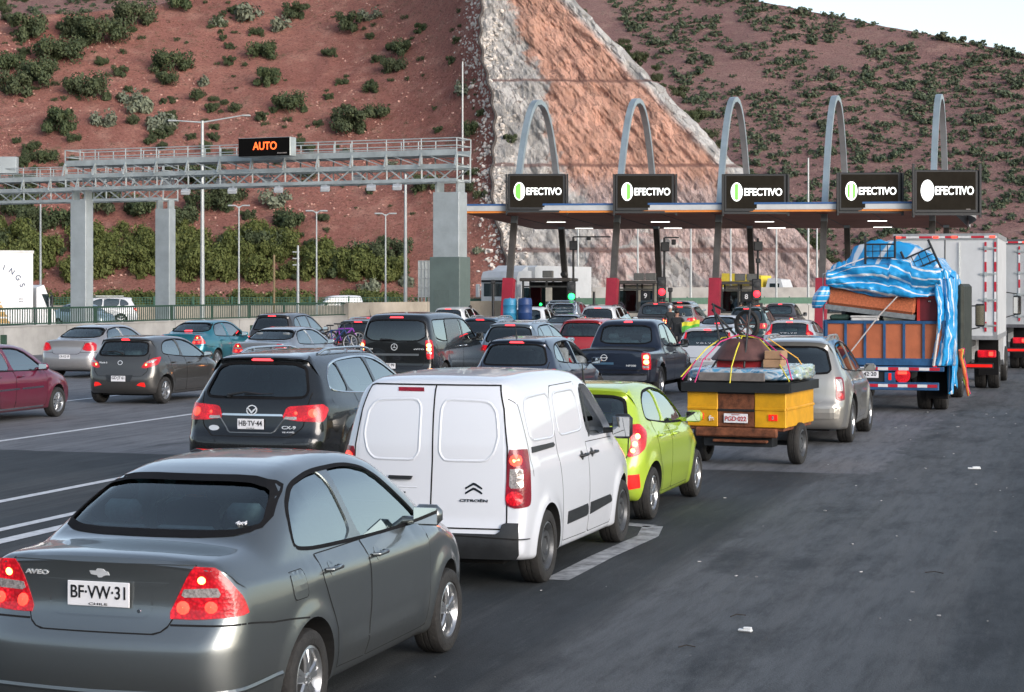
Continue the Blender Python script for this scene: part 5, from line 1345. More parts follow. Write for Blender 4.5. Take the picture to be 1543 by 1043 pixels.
for px, py, Y in ((838, 342, 104), (995, 343, 103.5), (1152, 343, 103), (1322, 344, 102), (1014, 352, 108.5), (1170, 352, 108), (880, 350, 109), (1330, 352, 107)):
    t = ((px - 697) / (1433 - 697)); p = at(px, py, Y); d = p.y - (fl + (fr_ - fl) * t).y; z = 6.3 - .45 * min(1, d / D / .956) - .03; p.z = z
    o = empty('ceiling_light', p, label='white strip light under the toll canopy', cat='light', group='strip lights under the canopy'); a_ = MB(); a_.box(-.55, .55, -.12, .12, -.0, .05); a_.build('light_housing', DKST, o); a_ = MB(); a_.box(-.5, .5, -.09, .09, -.02, -.002); a_.build('light_tube', TUBE, o)
# variable signs
for i, (x0, x1, y0, y1, Y) in enumerate(((765, 853, 262, 317, 97.6), (927, 1017, 262, 318, 96.9), (1091, 1186, 262, 319, 96.2), (1264, 1358, 260, 318, 95.5), (1378, 1475, 256, 321, 94.6))):
    a_ = at(x0, y1, Y); b_ = at(x1, y0, Y); wd, ht = b_.x - a_.x, b_.z - a_.z; c = (a_ + b_) / 2
    root = empty('lane_sign', (c.x, Y, a_.z), label='black sign reading EFECTIVO, %s on the canopy' % ('leftmost', 'second from left', 'middle one', 'second from right', 'rightmost, with taller side posts')[i], cat='sign', group='EFECTIVO signs on the canopy')
    m_ = MB(); m_.box(-wd / 2, wd / 2, 0, .4, 0, ht, bev=.03); m_.build('cabinet', DKST, root)
    m_ = MB(); m_.box(-wd / 2 + .12, wd / 2 - .16, -.012, .02, .16, ht - .1); m_.build('screen', SCRN, root)
    m_ = MB()
    for sx in (-wd / 2 - .06, wd / 2 + .06): m_.box(sx - .05, sx + .05, -.1, .1, -.22, ht + (.3 if i == 4 else -.02))
    m_.box(-wd / 2 - .1, wd / 2 + .1, -.12, .05, -.12, -.005); m_.build('bracket', DKST, root)
    cx_, cz = -wd * .30, ht * .52
    m_ = MB(); R_ = ht * .215; n_ = 28
    m_.prism([(cx_ + R_ * .72 * math.cos(2 * math.pi * k / n_), cz + R_ * 1.15 * math.sin(2 * math.pi * k / n_)) for k in range(n_)], 'y', -.03, -.014); dsc = m_.build('sign_disc', LEDW, root)
    m_ = MB(); k0 = (0, -.8, -.4, -.2, 0)[i]; k1 = (.25, .0, .35, .05, 0)[i]
    if i < 4:
        g0, g1 = ((-.85, .30), (-.10, .65), (-.40, .30), (-.80, -.30))[i]
        def strip(g0, g1, m_):
            pts = []; 
            for k in range(9): x = g0 + (g1 - g0) * k / 8; pts.append((cx_ + x * R_ * .62, cz - R_ * 1.0 * math.sqrt(max(0, 1 - x * x))))
            for k in range(9): x = g1 + (g0 - g1) * k / 8; pts.append((cx_ + x * R_ * .62, cz + R_ * 1.0 * math.sqrt(max(0, 1 - x * x))))
            m_.prism(pts, 'y', -.036, -.031)
        strip(g0, g1, m_)
        if i == 3: strip(.25, .75, m_)
        m_.build('green_stripe', LEDG, dsc)
    else:
        m_.prism([(cx_ + R_ * .6 * math.cos(2 * math.pi * k / n_), cz + R_ * .98 * math.sin(2 * math.pi * k / n_)) for k in range(n_)], 'y', -.036, -.031); m_.build('green_stripe', LEDP, dsc)
    text('EFECTIVO', ht * .27, LEDW, root, frame((wd * .12, -.02, cz), (1, 0, 0), (0, 0, 1)), 'sign_lettering', bold=.02, wid=wd * .60, depth=.006)
    m_ = MB(); m_.box(wd * .30, wd * .37, -.016, -.013, .17, .20); m_.build('maker_mark', LENS_W, root)
# booths
def booth(px0, px1, pyt, Y, num, label, dark=False, n=0):
    x0, x1 = gx(px0, Y), gx(px1, Y); zt = H0 + (HY - pyt) * Y / F; wd = x1 - x0
    root = empty('toll_booth', ((x0 + x1) / 2, Y, 0), -R(TH) * .6, label, 'booth')
    cream = plain('cream_panel', (.42, .40, .35), .6, var=.15); h = zt; DP = 2.4
    m_ = MB(); m_.box(-wd / 2, wd / 2, 0, DP, .2, 1.15); m_.build('lower_panel', cream if not dark else DKST, root)
    m_ = MB()
    for xx in (-wd / 2 + .05, -wd * .02 + .1, wd / 2 - .05):
        for yy in (.05, DP - .05): m_.box(xx - .05, xx + .05, yy - .05, yy + .05, 1.15, h - .18)
    m_.box(-wd / 2, wd / 2, 0, .08, 1.15, 1.25); m_.box(-wd / 2, wd / 2, 0.01, .07, h - .5, h - .42); m_.build('frame', plain('booth_frame', (.05, .052, .05), .5, .3, var=.3), root)
    m_ = MB(); m_.box(-wd / 2 - .12, wd / 2 + .12, -.15, DP + .15, h - .18, h, bev=.04); m_.build('roof', plain('booth_roof', (.08, .075, .07), .5, .2, var=.3), root)
    m_ = MB(); m_.box(-wd / 2 + .1, wd * .02, .03, .04, 1.25, h - .52); m_.box(wd * .12, wd / 2 - .1, .03, .04, 1.25, h - .52); m_.build('window', GLASS_DK, root)
    m_ = MB(); m_.box(-wd / 2 + .1, wd / 2 - .1, DP - .09, DP - .05, 1.15, h - .2); m_.build('back_panel', cream if not dark else DKST, root)
    m_ = MB(); m_.box(-wd * .3, wd * .1, .8, 1.3, 1.15, 1.75, bev=.04); m_.box(-wd * .22, wd * .02, .7, .78, 1.75, 2.1, bev=.02); m_.build('cash_desk', SEAT, root)
    if dark:
        m_ = MB(); m_.box(wd * .0, wd * .14, -.02, .02, 1.75, 2.5, bev=.02); m_.build('notice_panel', cream, root)
        m_ = MB(); m_.lathe([(.07, 0), (.07, .03), (0, .035)], 14, Matrix.Translation((-wd * .1, -.02, 1.6)) @ Matrix.Rotation(R(90), 4, 'X')); m_.build('green_lamp', LEDG2, root)
    else:
        m_ = MB(); m_.box(wd * .13, wd * .13 + .5, -.05, -.01, h - 1.05, h - .55, bev=.01); s_ = m_.build('number_sign', DKST, root)
        text(num, .36, PLATE, s_, frame((wd * .13 + .25, -.056, h - .8), (1, 0, 0), (0, 0, 1)), 'sign_lettering', bold=.02)
    m_ = MB()
    for k in range(2 if not dark else 1): m_.box(-wd * .1 + k * .62, -wd * .1 + k * .62 + .55, .5, .95, h + .02, h + .40, bev=.03)
    m_.build('air_conditioner', plain('ac_grey', (.16, .165, .16), .5, .2, var=.2), root)
    m_ = MB(); m_.lathe([(.17, 0), (.17, .1), (.1, .14)], 16, Matrix.Translation((wd * .34, .8, h + .2)) @ Matrix.Rotation(R(90), 4, 'X')); m_.build('fan_unit', DKST, root)
LEDG2 = plain('signal_green', (.1, .8, .3), .3, emit=(.0, 1, .10), es=2.0, var=0)
LEDR = plain('signal_red', (.9, .05, .05), .3, emit=(1, .005, .015), es=3., var=0)
LEDC = plain('signal_core', (1, .9, .9), .3, emit=(1, .75, .7), es=5., var=0)
booth(786, 858, 419, 103., '', 'dark open toll booth with a small green lamp under the left end of the canopy', True)
booth(931, 986, 423, 102., '9', 'cream toll booth marked 9 between the second pair of legs')
booth(1086, 1136, 424, 101., '8', 'cream toll booth marked 8 behind the middle pair of legs')
booth(1246, 1300, 424, 100., '7', 'toll booth half hidden behind the loaded blue truck')
# islands
for i, (px, Y) in enumerate(isl):
    c = Vector((gx(px, Y), Y, 0)) + FW * 4.5
    m_ = MB(); m_.box(-1.0, 1.0, -11, 9, 0, .18, bev=.05); o = m_.build('island_kerb', CONC, None, loc=c, rot=ROT); o['kind'] = 'structure'
def signal(px, py, Y, red, label):
    p = at(px, py, Y); root = empty('traffic_signal', (p.x, Y, 0), label=label, cat='signal')
    m_ = MB(); m_.box(-.05, .05, .05, .15, 0, p.z); m_.build('post', DKST, root)
    m_ = MB(); m_.box(-.22, .22, -.08, .18, p.z - .32, p.z + .75, bev=.04); h_ = m_.build('signal_head', DKST, root)
    m_ = MB(); m_.lathe([(.17, 0), (.15, .03), (0, .045)], 18, Matrix.Translation((0, -.085, p.z)) @ Matrix.Rotation(R(90), 4, 'X')); l_ = m_.build('signal_lens', LEDR if red else LEDG2, h_)
    m_ = MB(); m_.lathe([(.17, 0), (.15, .03), (0, .045)], 18, Matrix.Translation((0, -.085, p.z + .45)) @ Matrix.Rotation(R(90), 4, 'X')); m_.build('signal_lens', DKST, h_)
    m_ = MB(); m_.box(-.2, .3, -.05, .1, p.z - .85, p.z - .45); o = m_.build('arrow_panel', DKST, root); text('<-' if not red else 'P:', .3, LEDO, o, frame((.05, -.06, p.z - .65), (1, 0, 0), (0, 0, 1)), 'arrow_symbol') if False else None
    m_ = MB(); 
    for k in range(3): m_.box(-.12 + k * .1, -.05 + k * .1, -.056, -.052, p.z - .78 + k * .08, p.z - .6 + k * .02)
    m_.build('amber_display', LEDO, o)
signal(861, 447, 97., False, 'green traffic signal beside the dark open booth')
signal(997, 440, 96.5, True, 'red traffic signal between booth 9 and its second leg')
signal(1140, 443, 96., True, 'red traffic signal right of booth 8')
def mast(px, pyt, Y, arm, boxes, label):
    p = at(px, pyt, Y); root = empty('camera_mast', (p.x, Y, 0), label=label, cat='camera mast', group='camera masts at the toll lanes')
    m_ = MB(); m_.tube([(0, 0, 0), (0, 0, p.z)], .06, 8)
    if arm: m_.bar((0, 0, p.z), (arm * Y / F, 0, p.z), .07)
    m_.build('mast_pole', DKST, root, smooth=50)
    for dx, py, hw, hh in boxes:
        q = at(px + dx, py, Y); x = q.x - p.x; m_ = MB(); m_.box(x - hw, x + hw, -.25, .15, q.z - hh, q.z + hh, bev=.03); m_.build('camera_box', DKST, root)
mast(864, 357, 101., 56, [(0, 370, .21, .24), (23, 359, .11, .1)], 'black mast with a long arm and square box right of the open booth')
mast(1001, 358, 100., 22, [(1, 372, .21, .24), (14, 365, .10, .14)], 'black mast with a short arm and square box right of booth 9')
mast(1142, 359, 99., 0, [(0, 371, .22, .24), (0, 393, .11, .12)], 'black mast without arm and with a square box right of booth 8')
for px, pt, lb in ((743, 428, 'black post standing left of the leftmost red clad leg'), (895, 440, 'dark bollard post with a pale cap right of the green signal'), (1010, 440, 'thin black post with a dark cap right of the red signal by booth 9')):
    Y = 98; p = at(px, pt, Y); root = empty('bollard_post', (p.x, Y, 0), label=lb, cat='post'); m_ = MB(); m_.tube([(0, 0, 0), (0, 0, p.z)], .07, 8); m_.build('post', DKST, root, smooth=50); m_ = MB(); m_.box(-.12, .12, -.1, .1, p.z, p.z + .22, bev=.03); m_.build('cap', CONC if px == 895 else DKST, root)

# ------------------------------------------------------------------ walls, fences
def wallrun(name, pts, h, th, mat, label=None, joint=4., cat='wall', parent=None):
    "low concrete wall along world points, with joints as grooves"
    root = parent or empty(name, (pts[0].x, pts[0].y, 0), label=label, cat=cat)
    m_ = MB()
    for a, b in zip(pts[:-1], pts[1:]):
        d = b - a; L_ = d.length; d.normalize(); n_ = max(1, int(L_ / joint)); 
        for k in range(n_):
            p = a + d * (L_ * k / n_ + .02); q = a + d * (L_ * (k + 1) / n_ - .02); m_.bar(p + Vector((0, 0, h / 2)), q + Vector((0, 0, h / 2)), th, h)
    wb(m_, 'wall_panel' if parent is None else 'wall_panel', mat, root); return root
gpt = lambda px, Y: Vector((gx(px, Y), Y, 0))
wpts = [gpt(-90, 66), gpt(0, 70), gpt(260, 81.5), gpt(520, 96), gpt(640, 102), gpt(760, 109)]
rootw = wallrun('barrier_wall', wpts[:4], 1.06, .3, CONC, 'long low concrete barrier wall under the dark slatted fence', 4)
m_ = MB()
for a, b in zip(wpts[:3], wpts[1:4]): m_.bar(a + Vector((0, 0, 1.09)), b + Vector((0, 0, 1.09)), .36, .05)
wb(m_, 'coping', CONC, rootw)
root = empty('slatted_fence', wpts[1], label='dark green steel fence with close upright bars on the concrete barrier wall', cat='fence')
m_ = MB(); mp_ = MB()
for a, b in zip(wpts[:3], wpts[1:4]):
    d = b - a; L_ = d.length; d.normalize(); m_.bar(a + Vector((0, 0, 1.74)), b + Vector((0, 0, 1.74)), .08, .07); m_.bar(a + Vector((0, 0, 1.16)), b + Vector((0, 0, 1.16)), .06, .05)
    n_ = int(L_ / .155)
    for k in range(n_): p = a + d * (k * .155); m_.bar(p + Vector((0, 0, 1.16)), p + Vector((0, 0, 1.74)), .045, .03)
wb(m_, 'fence_panel', GREENP, root)
L_ = 0; k = 0
for a, b in zip(wpts[:3], wpts[1:4]):
    d = b - a; n_ = int(d.length / 3.2); d.normalize()
    for k in range(n_): 
        p = a + d * (k * 3.2) - Vector((0, .16, 0)); q_ = MB(); q_.bar(p + Vector((0, 0, .7)), p + Vector((0, 0, 1.78)), .10, .10); wb(q_, 'fence_post', GREENP, root)
        if k % 2 == 0: q_ = MB(); q_.box(p.x - .1, p.x + .3, p.y - .12, p.y + .02, .45, .8, bev=.02); wb(q_, 'junction_box', GREENP, root)
wallrun('barrier_wall', wpts[3:], 1.75, .4, CONC_T, 'plain tan concrete barrier wall behind the traffic left of the canopy', 5)
wallrun('barrier_wall', [gpt(760, 112), gpt(930, 121), gpt(1260, 128)], 1.35, .5, CONC, 'pale sectioned concrete barrier behind the toll booths', 2.2)
root = empty('green_rail', gpt(800, 128), label='dark green rail band above the pale barrier behind the toll booths', cat='fence'); m_ = MB(); m_.bar(gpt(700, 118) + Vector((0, 0, 1.62)), gpt(1300, 131) + Vector((0, 0, 1.62)), .06, .42)
wb(m_, 'rail_band', GREENL, root); m_ = MB()
for k in range(16): p = gpt(700, 118) + (gpt(1300, 131) - gpt(700, 118)) * (k / 15); m_.box(p.x - .04, p.x + .04, p.y + .04, p.y + .12, 0, 1.9)
wb(m_, 'rail_post', GREENL, root)
wallrun('retaining_wall', [gpt(880, 143), gpt(1000, 144), gpt(1600, 147)], 2.5, .5, CONC, 'long pale retaining wall at the foot of the rock cutting', 6)
wallrun('kerb_wall', [gpt(-60, 128), gpt(350, 128), gpt(720, 128)], 1.3, .3, CONC_T, 'pale low wall below the green mesh fence at the foot of the slope', 6)
root = empty('mesh_fence', gpt(200, 128), label='pale green mesh fence running along the foot of the near slope', cat='fence')
m_ = MB(); a, b = gpt(-60, 127.9), gpt(760, 127.9)
for z in (1.34, 1.5, 1.66, 1.82): m_.bar(a + Vector((0, 0, z)), b + Vector((0, 0, z)), .03, .035)
n_ = 200
for k in range(n_): p = a + (b - a) * (k / n_); m_.bar(p + Vector((0, 0, 1.32)), p + Vector((0, 0, 1.84)), .05, .03)
wb(m_, 'mesh_panel', GREENL, root)
for k in range(15): p = a + (b - a) * (k / 14); q_ = MB(); q_.box(p.x - .05, p.x + .05, p.y - .1, p.y, 1.3, 1.9); wb(q_, 'fence_post', GREENL, root)

# ------------------------------------------------------------------ gantries
GD = Vector((.92, -.39, 0)).normalized(); GB = Vector((.39, .92, 0)).normalized()      # along the beam, and backwards
def gantry(Rp, length, label, signs=False):
    root = empty('sign_gantry', Rp, label=label, cat='gantry'); Z = Vector((0, 0, 1)); A = Rp - GD * length; DPT = 1.5; nb = int(length / 1.75); zb_, zm, zp, zr = 7.55, 8.2, 8.85, 9.52
    P_ = lambda t, d, z: A + GD * (length * t) + GB * d + Z * z
    m_ = MB()
    for d in (0, DPT): m_.bar(P_(0, d, zb_), P_(1, d, zb_), .16, .16); m_.bar(P_(0, d, zm), P_(1, d, zm), .18, .22)
    wb(m_, 'chord', GALV, root); m_ = MB()
    m_.bar(P_(0, -.06, zp), P_(1, -.06, zp), .05, .28); m_.bar(P_(0, DPT + .06, zp), P_(1, DPT + .06, zp), .05, .28); m_.bar(P_(0, DPT / 2, zp - .12), P_(1, DPT / 2, zp - .12), DPT, .05); wb(m_, 'walkway', GALV, root); m_ = MB()
    for k in range(nb + 1):
        t = k / nb
        for d in (0, DPT): m_.bar(P_(t, d, zb_), P_(t, d, zp), .07)
        m_.bar(P_(t, 0, zb_), P_(t, DPT, zb_), .06); m_.bar(P_(t, 0, zm), P_(t, DPT, zm), .06); m_.bar(P_(t, -.3, zm), P_(t, -.06, zp), .07)
        if k < nb:
            t1 = (k + 1) / nb; tm_ = (k + .5) / nb
            for d in (0, DPT):
                m_.bar(P_(t, d, zm), P_(tm_, d, zb_), .06); m_.bar(P_(tm_, d, zb_), P_(t1, d, zm), .06)
                m_.bar(P_(t, d, zp), P_(t1, d, zm), .045)
            m_.bar(P_(t, 0, zb_), P_(t1, DPT, zb_), .05)
    wb(m_, 'bracing', GALV, root); m_ = MB()
    for d in (-.05, DPT + .05):
        nn = nb * 2
        for k in range(nn + 1): 
            if (k % 4) != 3: m_.bar(P_(k / nn, d, zp), P_(k / nn, d, zr), .05)
        for z in (zp + .32, zr): m_.bar(P_(0, d, z), P_(1, d, z), .045)
    for t in (0, 1):
        for z in (zp + .32, zr): m_.bar(P_(t, 0, z), P_(t, DPT, z), .045)
    wb(m_, 'handrail', GALV, root)
    return root, P_
def pillar(root, c, w_, h, mats, label=None, base_=None):
    m_ = MB(); M_ = Matrix.Translation(c - root.location) @ Matrix.Rotation(-math.atan2(.39, .92), 4, 'Z')
    m_.box(-w_ / 2, w_ / 2, -w_ * .35, w_ * .35, 0, h, M=M_, bev=.02)
    m_.build('pillar', mats, root)
    for z in np.arange(2.0, h, 1.55): m_ = MB(); m_.box(-w_ / 2 - .004, w_ / 2 + .004, -w_ * .35 - .004, w_ * .35 + .004, z, z + .015, M=M_); m_.build('pillar_joint', GALV, root)
    for sx in (-w_ * .4, w_ * .4): m_ = MB(); m_.box(sx - .05, sx + .05, -w_ * .3, w_ * .3, h + .002, 7.5, M=M_); m_.build('bearing_post', GALV, root)
    if base_:
        m_ = MB(); m_.box(-w_ * .58, w_ * .58, -w_ * .46, w_ * .46, 0, base_, M=M_, bev=.03); m_.build('pillar_base', plain('green_grey_base', (.10, .135, .125), .6, var=.15, vs=1, bump=.3, bs=30), root)
        m_ = MB(); m_.box(-w_ * .42, w_ * .2, -w_ * .47, -w_ * .46, .5, 2.4, M=M_); m_.build('access_door', plain('green_grey_door', (.09, .12, .11), .6, var=.1), root)
PILM = plain('pillar_steel', (.36, .40, .41), .55, .3, var=.14, vs=1.2)
Rp = gpt(689, 90) 
root, P_ = gantry(Rp, 22.05, 'long grey lattice gantry carrying the orange AUTO sign over the left lanes')
pillar(root, P_(1, .75, 0) - GD * .72, 1.35, 7.0, PILM, base_=3.95)
pillar(root, P_(0, .75, 0) + GD * .45, .95, 7.0, PILM)
for px, up in ((283, 0), (353, 0), (422, 0), (492, 0), (561, 0), (318, 1), (388, 1), (525, 1), (600, 0), (238, 1)):
    t = (px - 100) / (689 - 100.); t = t * 22.6 / 22.6; # nearly linear in px
    Yt = 99 / (1 + t * (99 / 90. - 1)); X_ = gx(px, Yt); tt = ((X_ - P_(0, 0, 0).x) / GD.x) / 22.05; c = P_(tt, -.1 if not up else 1., 7.30 if not up else 7.85) - root.location
    m_ = MB(); m_.box(-.22, .22, -.3, .12, -.12, .10, M=Matrix.Translation(c) @ Matrix.Rotation(.35, 4, 'X'), bev=.03); m_.bar(c, c + Vector((.05, .1, .3)), .06); m_.build('sensor_unit', plain('sensor_grey', (.42, .45, .48), .4, .2, var=.1), root)
a_ = at(360, 237, 93.3); b_ = at(444, 207, 92.6)
# sign cabinet
o = empty('message_sign', (a_ + Vector((b_.x, b_.y, a_.z))) / 2 , math.atan2(GD.y, GD.x), 'black message board showing AUTO in orange on the gantry walkway', 'sign'); wd = (b_ - a_).to_2d().length; ht = b_.z - a_.z
m_ = MB(); m_.box(-wd / 2, wd / 2, -.25, .35, 0, ht, bev=.02); m_.build('cabinet', GALV, o)
m_ = MB(); m_.box(-wd / 2 + .02, wd / 2 - .02, -.27, -.252, .02, ht - .02); m_.build('screen', plain('board_black', (.005, .005, .005), .9, var=0, spec=.05), o)
text('AUTO', ht * .58, LEDO, o, frame((.05, -.275, ht * .56), (1, 0, 0), (0, 0, 1)), 'sign_lettering', bold=.015, wid=wd * .46, depth=.006)
m_ = MB()
for k in range(9): m_.box(wd * .26 + k * .06, wd * .26 + k * .06 + .04, -.275, -.271, .12, .17)
m_.build('maker_mark', LENS_W, o)
root2, P2 = gantry(gpt(246, 109.5), 13.5, 'second shorter lattice gantry behind, running out of frame on the left')
pillar(root2, P2(1, .75, 0) - GD * .35, .95, 7.0, PILM)
m_ = MB(); m_.box(-.8, .8, -.3, .3, 0, 1.0, bev=.03); q = at(6, 262, 114) - root2.location; m_.build('control_cabinet', PILM, root2, loc=q)

# ------------------------------------------------------------------ poles
POLE = plain('pole_steel', (.42, .45, .45), .45, .3, var=.1)
def pole(px, pyt, Y, label, r=.09, arms=None, base_z=0., X=None):
    p = at(px, pyt, Y); root = empty('lamp_post', (p.x, Y, base_z), label=label, cat='lamp post')
    m_ = MB(); m_.tube([(0, 0, 0), (0, 0, p.z - base_z)], [r, r * .6], 8); m_.build('pole', POLE, root, smooth=50)
    if arms:
        for dx, dz in arms:
            m_ = MB(); e = Vector((dx, 0, p.z - base_z + dz)); m_.tube([(0, 0, p.z - base_z - .1), e], [.05, .035], 6); m_.build('arm', POLE, root, smooth=50)
            m_ = MB(); m_.box(min(e.x, e.x + .5 * np.sign(dx)), max(e.x, e.x + .5 * np.sign(dx)), -.12, .12, e.z - .05, e.z + .05, bev=.03); m_.build('lamp_head', POLE, root)
    return root
pole(305, 182, 112, 'tall lamp post with two long arms standing behind the gantry', .14, [(-1.5, .0), (2.3, .3)])
pole(611, 262, 112, 'tall plain grey pole passing behind the long gantry', .12)
for px, pt, lb in ((360, 311, 'slender lamp post with a short double head, nearest to the tall two armed one'), (477, 319, 'slender lamp post with a short double head between the thicket and the wooden poles'), (581, 323, 'slender lamp post with a short double head just left of the tall plain pole')): pole(px, pt, 126, lb, .07, [(-.22, .05), (.22, .05)])
pole(61, 300, 120, 'slender pole standing behind the white lorry on the far left', .09)
pole(697, 93, 152, 'tall thin mast on the slope behind the big gantry pillar', .10, None, 2.)
pole(1218, 238, 141, 'thin pale pole rising behind the canopy between two signs', .10)
pole(770, 352, 116, 'pale pole behind the leftmost leg of the canopy', .16); 
for px in (1101, 1170, 1231, 961, 1041, 871): pole(px, 330, 138, {1101: 'pale pole under the canopy right of the middle leg', 1170: 'pale pole under the canopy right of the mast without arm', 1231: 'pale pole under the canopy just left of the loaded truck', 961: 'thin pale pole under the canopy above booth 9', 1041: 'thin pale pole under the canopy between booths 9 and 8', 871: 'pale pole right beside the mast with a long arm'}[px], .09)
root = pole(449, 370, 125, 'pale concrete utility pole with small crossarms on the left slope', .11)
m_ = MB(); 
for z in (1, 1.7, 2.4): m_.bar((-.35, 0, 5.4 - z * .6), (.1, 0, 5.4 - z * .6), .07)
m_.build('crossarm', POLE, root)
o = empty('utility_pole', gpt(413, 126), label='thin brown wooden pole in front of the slope', cat='pole'); m_ = MB(); m_.tube([(0, 0, 0), (0, 0, at(413, 384, 126).z)], .07, 7); m_.build('pole', plain('pole_wood', (.24, .18, .10), .9), o)
o = empty('notice_board', gpt(641, 124), label='tall pale see-through panel left of the big gantry base', cat='panel'); m_ = MB()
for k in range(5): m_.bar((-.45 + k * .225, 0, 1.2), (-.45 + k * .225, 0, 4.2), .05)
for z in (1.9, 2.5, 3.1, 3.7, 4.2): m_.bar((-.47, 0, z), (.47, 0, z), .05)
m_.build('frame', POLE, o); m_ = MB(); m_.box(-.45, .45, .03, .05, 1.9, 4.2); m_.build('sheet', plain('pale_sheet', (.34, .37, .36), .6), o)
# ------------------------------------------------------------------ vehicles
def mark(root, sh, s, y, z, h, wid=None, mat=BADGE, mode='rear', name='badge_lettering', bold=.01, shear=0., depth=.006):
    r = sh.hit('rear', y, z)
    if not r: return
    p = r[0] + r[1] * .006; n = r[1]; Y = (Vector((0, 0, 1)) - n * n.z).normalized(); Xv = Y.cross(n)
    return text(s, h, mat, root, frame(p, Xv, Y), name, bold=bold, wid=wid, depth=depth, shear=shear)
def badge(root, sh, polys, mat=BADGE, off=.008, name='badge'):
    mb = MB()
    for pl in polys:
        p = sh.panel('rear', pl, off, .008, .02); b = len(mb.v); mb.v += p.v; mb.f += [tuple(i + b for i in f) for f in p.f]; mb.m += [0] * len(p.f)
    return mb.build(name, mat, root)
def ringp(cy, cz, r, w, n=20, sy=1., a0=0, a1=360):
    A_ = [R(a0 + (a1 - a0) * k / n) for k in range(n + 1)]
    return [(cy + r * sy * math.cos(a), cz + r * math.sin(a)) for a in A_] + [(cy + (r - w) * sy * math.cos(a), cz + (r - w) * math.sin(a)) for a in reversed(A_)]

# 1 grey sedan in the foreground
sp = scaled(SEDAN, plates=[(.0, .885, 'BF·VW·31', dict(w=.375, h=.135, sub='CHILE', off=.02))], rim='split', handle=None)
root, sh, PMg = make_car('silver_grey_sedan', 'grey sedan nearest the camera at bottom left, rear plate BF VW 31', 'car', 137, 10.35, sp, (.215, .235, .235), detail=2, metal=.85, rough=.27)
badge(root, sh, [[(-.055, .985), (-.02, .985), (-.02, .972), (.02, .972), (.02, .985), (.055, .985), (.065, 1.008), (.02, 1.008), (.02, 1.02), (-.02, 1.02), (-.02, 1.008), (-.045, 1.008)]])
mark(root, sh, 'AVEO', .40, .985, .034, .15, BADGE, bold=.02)
sh.panel('rear', [(-.40, .955), (.40, .955), (.36, .93), (-.36, .93)], .006, .008, .04).build('boot_trim', PMg, root)
sh.ribbon('rear', [(-.30, .95), (-.31, .80), (-.27, .765), (.27, .765), (.31, .80), (.30, .95)], .010, .004).build('plate_recess_edge', PMg, root)
sh.panel('rear', [(-.015, .0 + .80), (.015, .80), (.015, .83), (-.015, .83)], .006, .004, .02)
b_ = MB(); r_ = sh.hit('rear', -.235, .80); b_.lathe([(.014, 0), (.010, .008), (0, .008)], 12, frame(r_[0], (0, -1, 0), (0, 0, 1))); b_.build('boot_lock', CHROME, root)
sh.panel('R', [(.80, .93), (.97, .93), (.985, .80), (.975, .775), (.82, .775), (.805, .80)], .003, .004, .03).build('fuel_flap', PMg, root)
sh.ribbon('R', [(.80, .93), (.97, .93), (.985, .80), (.975, .775), (.82, .775), (.805, .80)], .009, .002, True, .02).build('fuel_flap_gap', SEAM, root)
b_ = MB(); a_, c_ = sh.hit('wrap', *sh.w2((.05, .5, .42))), None
sh.ribbon('wrap', [(.62, -.86, .40), (.3, -.82, .385), (.05, -.6, .375), (0, 0.01, .37), (.05, .6, .375), (.3, .82, .385), (.62, .86, .40)][:4], .03, .004, th=.008).build('bumper_lip', PMg, root)
sh.ribbon('wrap', [(0, .01, .37), (.05, .6, .375), (.3, .82, .385), (.62, .86, .40)], .03, .004, th=.008).build('bumper_lip', PMg, root)
# high brake light inside the rear window, sticker, driver
b_ = MB(); b_.prism([(-.13, 1.11), (.13, 1.11), (.09, 1.15), (-.09, 1.15)], 'x', .70, .74); b_.build('high_brake_light', plain('pink_brake_light', (.5, .03, .12), .3, emit=(.9, .05, .2), es=.9, var=.4, vs=60), root)
b_ = MB(); b_.box(.62, 1.1, -.62, .62, 1.03, 1.085, bev=.02); b_.build('parcel_shelf', SEAT, root)
r_ = sh.hit('rear', -.50, 1.20)
if r_: text('4x4', .045, PLATE, root, frame(r_[0] + r_[1] * .0, (0, -1, 0), (Vector((0, 0, 1)) - r_[1] * r_[1].z)), 'window_sticker', bold=.02)

